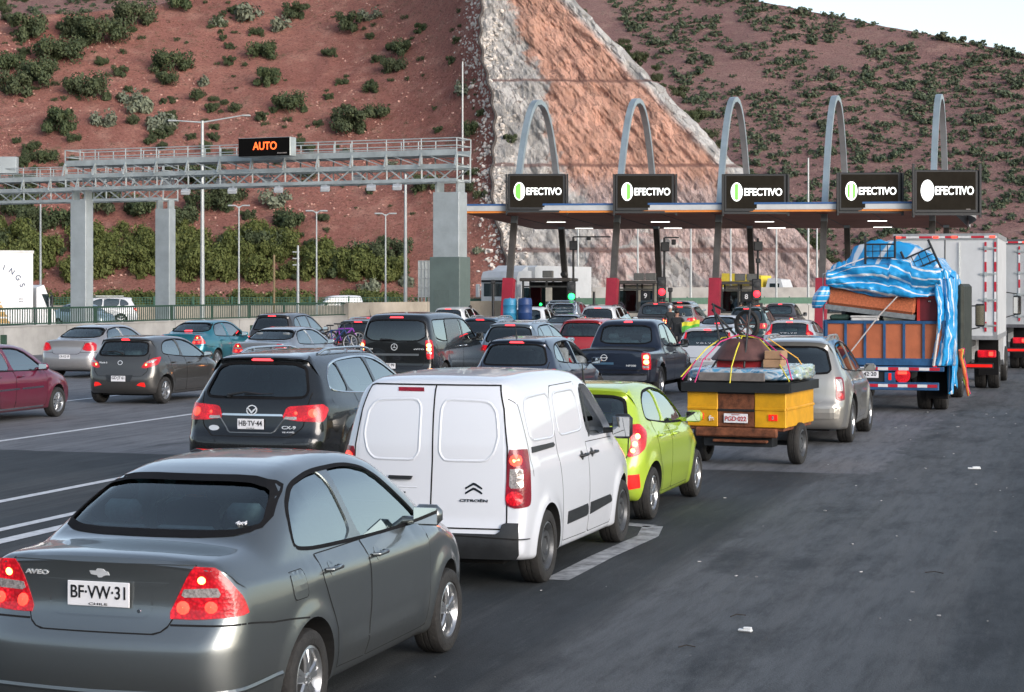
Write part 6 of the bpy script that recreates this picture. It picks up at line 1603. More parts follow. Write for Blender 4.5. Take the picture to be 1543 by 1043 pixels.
def seated_person(x, y, z, root, label, shirt, head_turn=0.):
    "torso, head and arms on the wheel as one skinned surface"
    M_ = root.matrix_world if False else Matrix.Translation(root.location) @ Matrix.Rotation(root.rotation_euler.z, 4, 'Z')
    return person(M_ @ Vector((x, y, z)), root.rotation_euler.z, label, shirt, 'sit')
def person(loc, rz, label, shirt, pose='stand', hair=HAIR, trouser=None, hold=None):
    # local: x forward, z up, feet at 0 when standing, hips at 0 when sitting
    V = []; E = []; RD = []
    def j(p, r, par=None):
        V.append(p); RD.append(r)
        if par is not None: E.append((par, len(V) - 1))
        return len(V) - 1
    if pose == 'sit':
        hz = .12; pel = j((0, 0, hz), .15)
        sp1 = j((-.03, 0, hz + .22), .145, pel); ch = j((-.02, 0, hz + .42), .155, sp1); nk = j((.0, 0, hz + .54), .065, ch); hd0 = j((.02, 0, hz + .62), .07, nk); hd = j((.03, 0, hz + .72), .098, hd0); j((.02, 0, hz + .80), .075, hd)
        for s in (-1, 1):
            sh_ = j((-.01, s * .18, hz + .46), .07, ch); el = j((.14, s * .27, hz + .22), .045, sh_); wr = j((.40, s * .17, hz + .34), .032, el); hn = j((.46, s * .15, hz + .38), .034, wr)
            kn = j((.45, s * .16, hz + .04), .075, pel); j((.60, s * .15, hz - .30), .05, kn)
        headc = Vector((.03, 0, hz + .73))
    else:
        pel = j((0, 0, .95), .13); sp1 = j((0.01, 0, 1.15), .12, pel); ch = j((.0, 0, 1.34), .14, sp1); nk = j((.01, 0, 1.47), .055, ch); hd0 = j((.02, 0, 1.54), .06, nk); hd = j((.03, 0, 1.63), .09, hd0); j((.02, 0, 1.70), .07, hd)
        for s in (-1, 1):
            sh_ = j((0, s * .17, 1.40), .06, ch)
            if s == -1 and hold: el = j((.10, s * .27, 1.18), .042, sh_); wr = j((.32, s * .24, 1.24), .03, el); hn = j((.40, s * .24, 1.26), .032, wr)
            else: el = j((-.02, s * .24, 1.12), .042, sh_); wr = j((.05, s * .25, .88), .03, el); hn = j((.07, s * .25, .80), .032, wr)
            for f in range(4): j((V[hn][0] + (.07 if hold and s < 0 else .015 + .01 * f), V[hn][1] + (.02 * (f - 1.5) if hold and s < 0 else .012 * (f - 1.5)), V[hn][2] - (.0 if hold and s < 0 else .075)), .010, hn)
            hp = j((0, s * .09, .88), .10, pel); kn = j((.03, s * .11, .49), .065, hp); an = j((-.02, s * .12, .09), .042, kn); j((.14, s * .13, .04), .035, an)
        headc = Vector((.03, 0, 1.64))
    me = bpy.data.meshes.new('person'); me.from_pydata([tuple(v) for v in V], E, [])
    o = bpy.data.objects.new('person', me); TMP.collection.objects.link(o)
    md = o.modifiers.new('s', 'SKIN'); me.skin_vertices[0].data[0].use_root = True
    for i, r in enumerate(RD): me.skin_vertices[0].data[i].radius = (r, r)
    md.use_smooth_shade = True; m2 = o.modifiers.new('d', 'SUBSURF'); m2.levels = 2; m2.render_levels = 2
    TVL.update(); dg = TVL.depsgraph; nm = bpy.data.meshes.new_from_object(o.evaluated_get(dg)); bpy.data.objects.remove(o)
    tr = trouser or plain('dark_trousers', (.02, .022, .03), .8, var=.3)
    for m in (SKIN, shirt, tr): nm.materials.append(m)
    nz = headc.z - .17
    for p in nm.polygons:
        c = p.center; z_ = c.z; p.use_smooth = True
        if z_ > nz: p.material_index = 0
        elif pose == 'sit': p.material_index = 0 if (c.x > .3 and z_ > .3) else (1 if z_ > .16 and c.x < .3 else 2)
        else: p.material_index = 0 if (abs(c.y) > .2 and z_ < 1.10) or (hold and c.x > .2 and z_ > 1.1) else (1 if z_ > .92 else 2)
    # face: push a nose out and hollow the eyes
    for v in nm.vertices:
        d = v.co - headc
        if d.length < .14 and d.x > .05:
            if abs(d.y) < .018 and -.035 < d.z < .02: v.co.x += .018
            if .015 < abs(d.y) < .045 and 0 < d.z < .03: v.co.x -= .008
    o = link('person', nm, None, None, loc, (0, 0, rz)); tag(o, label, 'person')
    hb = MB(); bm = bmesh.new(); bmesh.ops.create_icosphere(bm, subdivisions=3, radius=1)
    for v in bm.verts:
        co = v.co.copy(); k = 1.0
        if co.x > .35 and co.z < .45: k = .80
        if co.z < -.35: k = .8
        v.co = Vector((co.x * .103 * k - .012, co.y * .088 * k, co.z * .118 * k + .02))
    hb.add([v.co + headc for v in bm.verts], [tuple(v.index for v in f.verts) for f in bm.faces]); bm.free(); hb.build('hair', hair, o, smooth=60)
    for s in (-1, 1):
        eb = MB(); eb.box(headc.x + .074, headc.x + .094, s * .032 - .011, s * .032 + .011, headc.z + .004, headc.z + .016, bev=.005); eb.build('eye', HAIR, o)
    return o
DKSHIRT = plain('dark_shirt', (.018, .02, .022), .85, var=.3)
seated_person(2.0, .37, .52, root, 'driver in dark clothes seated in the grey sedan, seen through its rear window', DKSHIRT)

# 2 white van
sp = scaled(VAN, W=1.71, plates=[(.40, .72, 'DX·RJ·52', dict(w=.36, h=.13, off=.012))], rim='steel')
root, sh, PMw = make_car('white_van', 'white panel van with twin rear doors behind the grey sedan, in the rightmost queue', 'van', 643, 16.15, sp, (.70, .73, .78), metal=0, detail=2, rough=.35, dirt=.3)
for y0, y1 in ((.085, .60), (-.60, -.085)):      # pressed panels of the doors
    s_ = 1 if y0 > 0 else -1; pl = [(s_ * .09, 1.09), (s_ * .50, 1.09), (s_ * .565, 1.16), (s_ * .60, 1.30), (s_ * .57, 1.50), (s_ * .50, 1.585), (s_ * .09, 1.60)]
    sh.panel('rear', rnd(pl, 2, .1), -.004, .004, .05)
    sh.ribbon('rear', rnd(pl, 2, .12), .028, .004, True, .04, th=.006).build('pressed_panel_edge', PMw, root)
for md in ('R',):
    pl = [(.42, 1.24), (.40, 1.52), (.50, 1.60), (1.20, 1.61), (1.16, 1.22)]
    sh.ribbon(md, rnd(pl, 2, .12), .02, .003, True, .04, th=.005).build('pressed_panel_edge', PMw, root)
    pl = [(1.28, 1.22), (1.31, 1.60), (2.0, 1.60), (2.08, 1.50), (2.08, 1.22)]
    sh.ribbon(md, rnd(pl, 2, .12), .02, .006, True, .04, th=.005).build('pressed_panel_edge', PMw, root)
    sh.ribbon(md, [(.15, 1.65), (.28, 1.55), (.33, 1.2), (.34, .95)], .008, .002).build('body_gap', SEAM, root)
    sh.panel(md, [(2.28, 1.14), (2.28, 1.56), (2.34, 1.60), (2.36, 1.58), (2.345, 1.14)], .002, .004, .05).build('window_edge', BLKP, root)
sh.panel('rear', [(.14, .955), (.36, .955), (.36, .925), (.14, .925)], .03, .03, .04).build('rear_door_handle', BLKP, root)
sh.panel('rear', [(.20, .82), (.34, .82), (.34, .79), (.20, .79)], .012, .01, .04).build('plate_light', BLKP, root)
sh.ribbon('rear', [(.10, .86), (.62, .86), (.66, .82), (.66, .62)], .014, .004, th=.004).build('plate_recess_edge', PMw, root)
sh.panel('rear', [(.08, 1.66), (.32, 1.66), (.32, 1.69), (.08, 1.69)], .008, .008, .04).build('high_brake_light', LAMP_RD, root)
chev = lambda z: [(-.40 + .075, z), (-.40, z + .045), (-.40 - .075, z), (-.40 - .075, z - .018), (-.40, z + .024), (-.40 + .075, z - .018)]
badge(root, sh, [chev(.87), chev(.83)], plain('dark_badge', (.05, .06, .07), .25, .8))
mark(root, sh, 'CITROËN', -.40, .765, .03, .24, plain('dark_badge', (.05, .06, .07), .25, .8), bold=.01)
mark(root, sh, 'BERLINGO', .60, .765, .028, .2, plain('dark_badge', (.05, .06, .07), .25, .8))
sh.ribbon('rear', [(-.83, .45), (-.3, .47), (.3, .47), (.83, .45)], .01, .032).build('bumper_groove', SEAM, root)
seated_person(2.3, .37, .62, root, 'driver seated inside the white van, seen through its side window', plain('teal_shirt', (.03, .22, .2), .8))

# 3 lime hatchback
sp = scaled(HATCH, wiper=None, antenna=(.55, 0), rim='split', beltr=1.05)
LIME = (.40, .56, .035)
root, sh, PMl = make_car('lime_green_hatchback', 'small lime green hatchback ahead of the white van', 'car', 0, 20.8, sp, LIME, metal=.15, detail=2, X=.64, dirt=.25)
sh.panel('wrap', [(.02, .60, .52), (.12, .74, .53), (.14, .75, .38), (.03, .62, .36)][::1], .006, .01, .04).build('fog_reflector', REFL, root)
sh.panel('wrap', [(.02, -.60, .52), (.12, -.74, .53), (.14, -.75, .38), (.03, -.62, .36)], .006, .01, .04).build('fog_reflector', REFL, root)

# 5 silver beige four by four towing the trailer
sp = scaled(SUV, 4.35, 1.81, 1.70, trim=None, rim='five', wiper=None, rails=(.9, 2.3, plain('silver_rail', (.4, .41, .4), .4, .6)), chmsl=None, glass='clear', rglass='dark')
sp['lamps'] = [dict(poly=[(.10, .80, 1.10), (.2, .88, 1.10), (.26, .90, 1.06), (.24, .90, .74), (.12, .86, .72), (.06, .80, .74)], mat=LAMP_RD, bulbs=[(.14, .86, .80, .05, LAMP_R)], sub=[([(.10, .81, 1.06), (.2, .885, 1.07), (.2, .885, .88), (.1, .82, .88)], LENS_W, 'reversing_lens')])]
sp['lines'] = []; sp['prof'] = [(x + (.0 if z > 1.0 else 0), z, r) for x, z, r in sp['prof']]
root, sh, PM_ = make_car('silver_estate_suv', 'silver beige four by four towing the yellow trailer', 'car', 0, 30.8, sp, (.36, .35, .32), metal=.6, detail=1, X=4.42)
sh.panel('rear', [(-.80, .62), (.80, .62), (.78, .45), (-.78, .45)], .03, .04, .06).build('rear_bumper', PM_, root)

# 9 black large suv
sp = scaled(SUV, trim='chrome', rim='five', plates=[(0, .83, 'HB·TV·44', dict(w=.36, h=.13, sub='CHILE', off=.014))], rails=(.95, 2.9, CHROME))
BLK = (.010, .012, .013)
root, sh, PM_ = make_car('black_seven_seat_suv', 'black suv with chrome window trim and roof rails, plate HB TV 44', 'car', 373, 24.0, sp, BLK, metal=.4, detail=2, rough=.25, dirt=.25)
sh.panel('rear', [(-.42, .93), (.42, .93), (.42, .955), (-.42, .955)], .014, .014, .04).build('chrome_strip', CHROME, root)
badge(root, sh, [ringp(0, 1.0, .062, .012, 24, 1.2), [(-.055, 1.03), (-.02, 1.005), (0, .98), (.02, 1.005), (.055, 1.03), (.05, 1.01), (.0, .955), (-.05, 1.01)]], off=.018)
mark(root, sh, 'CX-9', -.50, .79, .055, .18, bold=.02); mark(root, sh, 'V6 AWD', -.50, .73, .028, .16, bold=.02)
badge(root, sh, [ringp(.52, .77, .035, .01, 16, 2.2), [(.45, .775), (.59, .775), (.59, .765), (.45, .765)]])
sh.ribbon('rear', [(-.46, .93), (-.30, .72), (.30, .72), (.46, .93)], .02, .006, False, .04, th=.006).build('plate_surround', plain('dark_chrome', (.25, .26, .26), .3, .8), root)
for s in (-1, 1):
    sh.panel('rear', [(s * .38, .50), (s * .74, .51), (s * .74, .475), (s * .38, .465)], .008, .01, .04).build('bumper_reflector', REFL, root)
    sh.panel('rear', [(s * .46, .60), (s * .85, .62), (s * .80, .66), (s * .5, .655)], .012, .012, .04).build('bumper_trim', PM_, root)

# 10 dark grey hatch
DG = (.065, .065, .062)
sp = scaled(HATCH, 3.92, 1.695, 1.475, rim='seven', wiper=(-.02, .38, 1.09, 1.12), Rw=.295, Ra=.35, plates=[(0, .56, 'GD·JT·61', dict(w=.34, h=.12, off=.012))])
sp['lamps'] = [dict(poly=[(.10, .50, .80), (.13, .56, .90), (.22, .72, 1.0), (.42, .84, 1.03), (.40, .84, .98), (.28, .80, .86), (.12, .58, .78)], bulbs=[(.14, .60, .86, .02, BULB)], sub=[([(.15, .60, .92), (.24, .74, .98), (.30, .78, .97), (.22, .72, .91), (.15, .60, .89)], LENS_W, 'clear_lens')])]
root, sh, PM_ = make_car('dark_grey_hatchback', 'dark grey five door hatchback in front of the silver sedan on the left', 'car', 178, 41.6, sp, DG, metal=.5, detail=1)
badge(root, sh, [ringp(0, .90, .05, .012, 18, 1.2)]); mark(root, sh, 'Mazda 2', .42, .90, .05, .2)
for s in (-1, 1): sh.panel('rear', [(s * .42, .42), (s * .62, .38), (s * .60, .48), (s * .5, .48)], .008, .01, .04).build('bumper_reflector', REFL, root)
sh.panel('rear', [(-.33, .64), (.33, .64), (.28, .49), (-.28, .49)], .005, .006, .05).build('plate_recess', BLKP, root)
# 11 crimson car at the left edge
sp = scaled(SEDAN, 4.35, 1.77, 1.47, rim='hub', plates=[], sidepanels=[([(1.25, .60), (1.25, .63), (2.1, .635), (2.1, .605)], CHROME, 'side_strip'), ([(2.16, .605), (2.16, .635), (2.95, .64), (2.95, .61)], CHROME, 'side_strip'), ([(1.4, .24), (1.4, .27), (3.0, .27), (3.0, .24)], CHROME, 'sill_strip')])
make_car('crimson_sedan', 'dark crimson car cut off by the left edge of the picture', 'car', 0, 34.6, sp, (.165, .006, .035), metal=.4, detail=1, X=-10.75, antenna=None) if False else make_car('crimson_sedan', 'dark crimson car cut off by the left edge of the picture', 'car', 0, 34.6, sp, (.165, .006, .035), metal=.4, detail=1, X=-10.75)
# 12 silver sedan left
BOX = dict(lamps=[dict(poly=[(.08, .52, .98), (.2, .78, 1.0), (.24, .82, .96), (.20, .82, .72), (.06, .62, .70)], bulbs=[(.1, .68, .86, .05, BULB_R)], sub=[])])
def sed(L_=4.5, W_=1.76, H_=1.46, **k): s_ = scaled(SEDAN, L_, W_, H_, rearglass=None); s_ = scaled(SEDAN, L_, W_, H_); s_.update(k); return s_
sp = sed(4.55, 1.76, 1.47, plates=[(.0, .60, 'CR·XZ·19', dict(w=.34, h=.12))], rim='hub'); sp['lamps'] = [dict(poly=[(.10, .60, .98), (.2, .80, 1.0), (.30, .86, .94), (.26, .85, .76), (.06, .66, .76), (.04, .52, .80)], bulbs=[(.1, .70, .86, .06, LAMP_R)], sub=[])]
root, sh, PM_ = make_car('silver_sedan', 'silver sedan with warm tinted boot beside the barrier on the left', 'car', 97, 53.5, sp, (.42, .41, .41), metal=.6, detail=1)
# 13 teal sedan
sp = sed(4.4, 1.73, 1.50, rim='hub', chmsl=(0, 1.17, .28))
root, sh, PM_ = make_car('teal_blue_sedan', 'bright teal blue sedan next to the slatted fence', 'car', 268, 59.5, sp, (.015, .19, .25), metal=.5, detail=1)
# 14 silver sedan middle
sp = sed(4.6, 1.79, 1.43, rim='five')
root, sh, PM_ = make_car('silver_saloon', 'silver saloon half hidden behind the roof rails of the black suv', 'car', 386, 52.4, sp, (.38, .40, .42), metal=.7, detail=1)
# 15 dark boxy suv
sp = scaled(SUV, 4.1, 1.76, 1.66, trim=None, wiper=None, rails=None, rim='five')
sp['lamps'] = [dict(poly=[(.10, .74, .92), (.2, .84, .94), (.22, .86, .72), (.1, .80, .70)], bulbs=[(.16, .80, .84, .07, BULB_R)], sub=[])]
root, sh, PM_ = make_car('dark_brown_suv', 'dark brown boxy suv behind the silver saloon, beside the end of the slatted fence', 'car', 403, 63, sp, (.045, .042, .042), metal=.4, detail=1)
# 16 magenta red hatch and grey estate carrying bicycles
sp = scaled(HATCH, 3.9, 1.68, 1.5, antenna=(.6, 0)); make_car('magenta_hatchback', 'magenta red hatchback behind the black van, by the plain concrete wall', 'car', 549, 68, sp, (.30, .012, .08), detail=1)
sp = scaled(SUV, 4.3, 1.78, 1.56, trim=None, wiper=None, rails=(.9, 2.6, CHROME)); ro_est, sh_est, PM_ = make_car('grey_estate_car', 'grey estate with silver roof rails carrying two bicycles on its back', 'car', 532, 57.5, sp, (.10, .115, .125), detail=1)
# 18 black people carrier
sp = scaled(VAN, 5.14, 1.93, 1.91, panelvan=None, noglass=(), trim=None, xr=1.08, xf=4.28, Rw=.34, Ra=.40, glass='dark', rseat=True, seatx=3.2, beltr=1.22, beltf=1.18)
sp['prof'] = [(x, z, r * 1.1) for x, z, r in sp['prof']]
sp['dlo'] = [(.50, 1.20), (.50, 1.70), (.60, 1.74), (2.7, 1.74), (3.05, 1.68), (3.66, 1.27), (3.7, 1.20)]
sp['pillars'] = [(None, [(1.70, 1.), (1.70, 1.9)]), ([(1.74, 1.), (1.74, 1.9)], [(2.62, 1.), (2.58, 1.9)]), ([(2.72, 1.), (2.68, 1.9)], None)]
sp['cab'] = (.4, 3.6); sp['cabpoly'] = [(.32, .95), (.34, 1.2), (.38, 1.72), (2.8, 1.76), (3.1, 1.68), (3.75, 1.25), (3.75, .95)]; sp['rearglass'] = [(-.60, 1.22), (.60, 1.22), (.80, 1.34), (.72, 1.74), (-.72, 1.74), (-.80, 1.34)]; sp['rearx'] = .7; sp['rseatx'] = 2.0; sp['seatz'] = 1.1; sp['rim'] = 'five'
sp['sidepanels'] = []; sp['handle'] = CHROME; sp['chmsl'] = (0, 1.80, .36); sp['wiper'] = (.35, -.15, 1.26, 1.22); sp['mirmat'] = None; sp['bowr'] = .09
sp['mirmat'] = paint('paint_10_12_13_4', BLK, .4, .25, .25) if False else BLKP
sp['panels'] = []; sp['lines'] = [('rear', [(-.84, 1.36), (-.76, .70), (-.70, .62), (.70, .62), (.76, .70), (.84, 1.36)], .012, None, .002, False, 'tailgate_gap')]
sp['lamps'] = [dict(poly=[(.08, .80, 1.24), (.16, .93, 1.26), (.22, .96, 1.20), (.2, .96, .80), (.08, .84, .78)], bulbs=[(.1, .89, 1.12, .05, BULB), (.1, .89, 1.03, .05, BULB)], sub=[([(.08, .84, .97), (.14, .93, .97), (.14, .93, .92), (.08, .84, .92)], LENS_W, 'reversing_lens')])]
sp['plates'] = [(.15, .62, 'JV·HT·99', dict(w=.40, h=.13, off=.02))]
root, sh, PM_ = make_car('black_passenger_van', 'black passenger van with tinted rear window in the middle of the queue', 'van', 593, 46.8, sp, (.010, .0115, .012), metal=.4, detail=1, rough=.25, dirt=.2)
badge(root, sh, [ringp(0, 1.08, .085, .014, 24), [(-.008, 1.08), (0, 1.165), (.008, 1.08)], [(.0, 1.086), (-.075, 1.037), (.004, 1.07)], [(.0, 1.086), (.075, 1.037), (-.004, 1.07)]], off=.02)
mark(root, sh, '111CDI', .68, 1.03, .05, .2); mark(root, sh, 'eVITO', -.62, 1.03, .05, .25); sh.panel('rear', [(-.62, .92), (.62, .92), (.62, .87), (-.62, .87)], .012, .012, .05).build('chrome_strip', plain('dark_chrome', (.25, .26, .26), .3, .8), root)
# 19..34 the queue further up
def hat(L_, W_, H_, **k): s_ = scaled(HATCH, L_, W_, H_); s_.update(k); return s_
def suv(L_, W_, H_, **k): s_ = scaled(SUV, L_, W_, H_, trim=None, wiper=None, rails=None); s_.update(k); return s_
WHT = (.66, .68, .70)
r19, _, _ = make_car('white_suv', 'white suv in front of the big gantry pillar', 'car', 671, 86, suv(4.4, 1.82, 1.62), WHT, metal=0, detail=1)
RAIL = plain('silver_rail', (.4, .41, .4), .4, .6)
make_car('blue_grey_hatchback', 'blue grey car with roof rails between the black van and the dark blue suv', 'car', 718, 62, suv(4.2, 1.75, 1.55, rails=(.8, 2.4, RAIL)), (.08, .13, .18), detail=1)
make_car('blue_suv', 'pale blue grey suv with silver roof rails and glowing high brake light', 'car', 762, 50.5, suv(4.5, 1.80, 1.60, rails=(.8, 2.4, CHROME)), (.22, .28, .33), detail=1)
_cx = make_car('dark_blue_crossover', 'dark blue crossover ahead of the white van, with its side windows open', 'car', 770, 36.4, suv(4.2, 1.77, 1.56, antenna=(.7, .1), noglass={('R', 1), ('R', 2)}), (.035, .05, .08), detail=2)
seated_person(2.1, -.37, .50, _cx[0], 'passenger in red seated in the dark blue crossover behind its open window', plain('red_shirt', (.35, .02, .03), .8))
make_car('silver_low_sedan', 'silver sedan directly behind the pickup with the roll bar', 'car', 838, 77, sed(4.5, 1.78, 1.44), (.33, .35, .38), detail=1)
make_car('red_suv', 'bright red car half hidden behind the dark blue pickup', 'car', 872, 57, suv(4.3, 1.80, 1.58, chmsl=None, glass='clear', rglass='clear'), (.42, .008, .012), metal=.1, detail=1)
make_car('white_large_suv', 'white suv with black roof rack right of the pickup with the roll bar', 'car', 897, 80, suv(4.6, 1.85, 1.74, rails=(.8, 2.8, BLKP)), WHT, metal=0, detail=1)
make_car('white_four_door_sedan', 'white sedan behind the white hatchback with the wide dark rear window', 'car', 1075, 73, sed(4.5, 1.78, 1.46, chmsl=(0, 1.15, .2)), WHT, metal=0, detail=1)
V40 = dict(lamps=[dict(poly=[(.28, .66, 1.30), (.30, .72, 1.30), (.20, .70, 1.10), (.3, .84, 1.0), (.24, .84, .93), (.10, .60, .95), (.16, .62, 1.06)], bulbs=[(.15, .68, .98, .04, BULB_R)], sub=[])],
    panels=[('rear', [(-.66, .93), (.66, .93), (.62, 1.06), (-.62, 1.06)], GLASS_OP, .006, .006, 'tailgate_glass')])
s_ = hat(4.3, 1.80, 1.44, plates=[(0, .55, 'JC·PR·56', dict(w=.36, h=.12, red=True))], **V40)
root, sh, _ = make_car('white_hatchback', 'white hatchback with wide dark rear window right behind the dark blue pickup', 'car', 1062, 52.5, s_, WHT, metal=0, detail=1)
mark(root, sh, 'V O L V O', 0, 1.0, .05, .55, PLATE)
root, sh, _ = make_car('white_hatchback', 'white hatchback left of the loaded blue truck, its red lamps climbing beside the window', 'car', 1187, 64, dict(s_, plates=[]), WHT, metal=0, detail=1)
mark(root, sh, 'V O L V O', 0, 1.0, .05, .55, PLATE)
make_car('dark_suv', 'dark suv furthest up the queue, left of the pale poles', 'car', 1022, 112, suv(4.4, 1.8, 1.70), (.03, .03, .035), detail=0)
make_car('grey_suv_braking', 'grey white suv with red brake lamps right of the grey pickup', 'car', 1022, 95, suv(4.4, 1.8, 1.62), (.3, .3, .3), detail=0)
make_car('dark_green_jeep', 'dark green off roader above the trailer load', 'car', 1123, 76, suv(4.0, 1.75, 1.75), (.012, .035, .033), detail=1)
# pickups
PK = dict(plates=[(.36, .545, 'DS·BK·17', dict(w=.36, h=.11, off=.05, red=True))], rim='five')
sp = scaled(PICKUP, **PK); root, sh, PM_ = make_car('dark_blue_pickup', 'dark blue double cab pickup with black bed cover', 'pickup', 916, 42.6, sp, (.010, .017, .035), metal=.4, detail=1, rough=.27)
badge(root, sh, [ringp(.12, .97, .075, .014, 24), [(.03, .978), (.21, .978), (.21, .962), (.03, .962)]]); mark(root, sh, 'NP300', -.50, .80, .06, .22); sh.panel('rear', [(-.10, .87), (.34, .87), (.34, .82), (-.10, .82)], .01, .012, .05).build('lettering_strip', plain('blue_chrome', (.1, .2, .3), .3, .7), root)
make_car('grey_pickup', 'dark grey pickup waiting beside booth 9 with its high brake light on', 'pickup', 974, 89, scaled(PICKUP, rim='five'), (.07, .072, .075), detail=1)
make_car('grey_pickup', 'grey pickup at the far end behind the white hatchbacks, near the loaded truck', 'pickup', 1166, 93, scaled(PICKUP, H=1.75), (.09, .09, .10), detail=1)
ro23, sh23, _ = make_car('silver_pickup', 'silver pickup with a chrome roll bar in its bed', 'pickup', 836, 93, scaled(PICKUP, chmsl=None), (.2, .22, .24), detail=1)
mb = MB()
for x_, z_ in ((1.35, 0), (1.05, -.12)): mb.tube([(x_ - .15, -.78, 1.15), (x_, -.70, 1.74 + z_), (x_, -.60, 1.84 + z_), (x_, .60, 1.84 + z_), (x_, .70, 1.74 + z_), (x_ - .15, .78, 1.15)], .045, 8)
for s in (-1, 1): mb.tube([(1.35, s * .66, 1.80), (.55, s * .78, 1.2)], .04, 8)
for z_ in (1.35, 1.5): mb.tube([(1.32, -.7, z_), (1.32, .7, z_)], .02, 6)
o_ = mb.build('roll_bar', CHROME, ro23, smooth=50)
ro22, sh22, _ = make_car('white_pickup', 'white pickup carrying two blue barrels in its bed', 'pickup', 775, 78, scaled(PICKUP, H=1.72, chmsl=None), WHT, metal=0, detail=1)
def in_frame(root, p): return Matrix.Translation(root.location) @ Matrix.Rotation(root.rotation_euler.z, 4, 'Z') @ Vector(p)
for k, (y_, c_, lb) in enumerate(((.38, (.03, .22, .38), 'light blue plastic barrel in the bed of the white pickup'), (-.26, (.015, .045, .15), 'dark blue plastic barrel in the bed of the white pickup'))):
    mb = MB(); mb.lathe([(.0, 0), (.26, 0), (.29, .04), (.285, .25), (.30, .28), (.285, .31), (.285, .58), (.30, .61), (.285, .64), (.28, .80), (.24, .88), (0, .89)], 24)
    for q in (-1, 1): mb.lathe([(.04, .88), (.04, .91), (0, .91)], 10, Matrix.Translation((0, q * .14, 0)))
    tag(mb.build('barrel', plain('barrel_%d' % k, c_, .45, var=.15), None, smooth=40, loc=in_frame(ro22, (.65, y_, 1.18 if k == 0 else 1.20))), lb, 'barrel')
person(in_frame(r19, (2.0, -.50, .72)), r19.rotation_euler.z, 'occupant in pinkish clothes in the right window of the white suv', plain('pink_shirt', (.45, .05, .12), .8), 'sit')
# the left carriageway
make_car('pale_blue_car', 'pale blue car roof just above the slatted fence beside the white lorry', 'car', 84, 118, sed(4.4, 1.75, 1.55), (.35, .45, .5), hdg=120, detail=0)
PKC = scaled(PICKUP, 5.1, 1.8, 1.85)
root, sh, _ = make_car('white_canopy_pickup', 'white pickup with a canopy and roof bar behind the slatted fence between the gantry posts', 'pickup', 206, 118, PKC, WHT, metal=0, hdg=-62 - 180 + 0, detail=1) if False else make_car('white_canopy_pickup', 'white pickup with a canopy and roof bar between the gantry posts', 'pickup', 208, 127, scaled(SUV, 5.2, 1.85, 1.85, trim=None, rails=None, wiper=None), WHT, metal=0, hdg=252, detail=0)
mb = MB(); mb.bar((1.0, 0, 1.93), (2.8, 0, 1.93), 1.2, .06); mb.build('roof_bar', GALV, root)
make_car('white_minivan', 'white vehicle top showing over the wall right of the slatted fence', 'van', 545, 136, scaled(VAN, H=1.95, L=4.2), WHT, metal=0, hdg=250, detail=0)
make_car('small_blue_car', 'small pale blue car behind the barrier right of booth 9', 'car', 1046, 140, hat(3.9, 1.7, 1.5), (.2, .32, .42), hdg=250, detail=0)

# bicycles on the estate
def bicycle(root_loc, rz, col, label, wc=(.6, .6, .6), s=1.):
    root = empty('bicycle', root_loc, rz, label, 'bicycle', 'bicycles on the rear rack'); fm = plain('bike_%d' % int(col[0] * 100), col, .3, .2, coat=.6)
    rw = .26 * s; wb_ = .92 * s
    for k, x_ in enumerate((0, wb_)):
        mb = MB(); n_ = 24; mb.tube([(x_ + rw * math.cos(2 * math.pi * i / n_), 0, rw + rw * math.sin(2 * math.pi * i / n_)) for i in range(n_)], .028, 6, closed=True); w_ = mb.build('wheel', TYRE, root, smooth=50)
        mb = MB(); mb.tube([(x_ + rw * .84 * math.cos(2 * math.pi * i / n_), 0, rw + rw * .84 * math.sin(2 * math.pi * i / n_)) for i in range(n_)], .013, 5, closed=True)
        for i in range(10): a_ = 2 * math.pi * i / 10; mb.tube([(x_, 0, rw), (x_ + rw * .84 * math.cos(a_), 0, rw + rw * .84 * math.sin(a_))], .004, 3)
        mb.build('rim', plain('bike_rim', wc, .4, .3), w_)
    mb = MB(); bb = Vector((.36 * s, 0, .24 * s)); st = Vector((.28 * s, 0, .60 * s)); hd = Vector((.74 * s, 0, .62 * s)); ra = Vector((0, 0, rw)); fa = Vector((wb_, 0, rw))
    for a_, b_, r_ in ((bb, st, .02), (bb, hd, .026), (st, hd, .022), (bb, ra, .014), (st, ra, .014), (hd, fa, .018)): mb.tube([a_, b_], r_, 7)
    mb.build('frame', fm, root, smooth=50)
    mb = MB(); h2 = hd + Vector((-.02, 0, .16)); mb.tube([hd, h2], .015, 6); mb.tube([h2 + Vector((0, -.24, .03)), h2, h2 + Vector((0, .24, .03))], .014, 6); mb.build('handlebar', BLKP, root, smooth=50)
    mb = MB(); mb.tube([st, st + Vector((-.02, 0, .14))], .012, 6); mb.box(st.x - .14, st.x + .10, -.05, .05, st.z + .13, st.z + .17, bev=.02); mb.build('saddle', BLKP, root)
    mb = MB(); mb.lathe([(.08, -.01), (.08, .01)], 16, Matrix.Translation(bb) @ Matrix.Rotation(R(90), 4, 'X')); mb.tube([bb + Vector((0, .04, 0)), bb + Vector((.1, .06, -.1))], .01, 5); mb.build('crank', DKST, root)
q = in_frame(ro_est, (-.30, .62, .72)); bicycle(q, R(-TH) + R(4), (.30, .04, .42), 'purple child bicycle hung on the rear of the grey estate, nearer one', s=.95)
q = in_frame(ro_est, (-.52, .78, .62)); bicycle(q, R(-TH) - R(8), (.02, .05, .16), 'dark blue bicycle with pale rims hung on the rear of the grey estate', s=1.05)
mb = MB(); 
for y_ in (-.5, .3): mb.bar((.05, y_, .7), (-.65, y_, .75), .04); mb.bar((.05, y_, .7), (.10, y_, 1.2), .04)
mb.bar((-.35, -.7, .72), (-.35, .8, .72), .05); mb.build('bicycle_rack', DKST, ro_est)
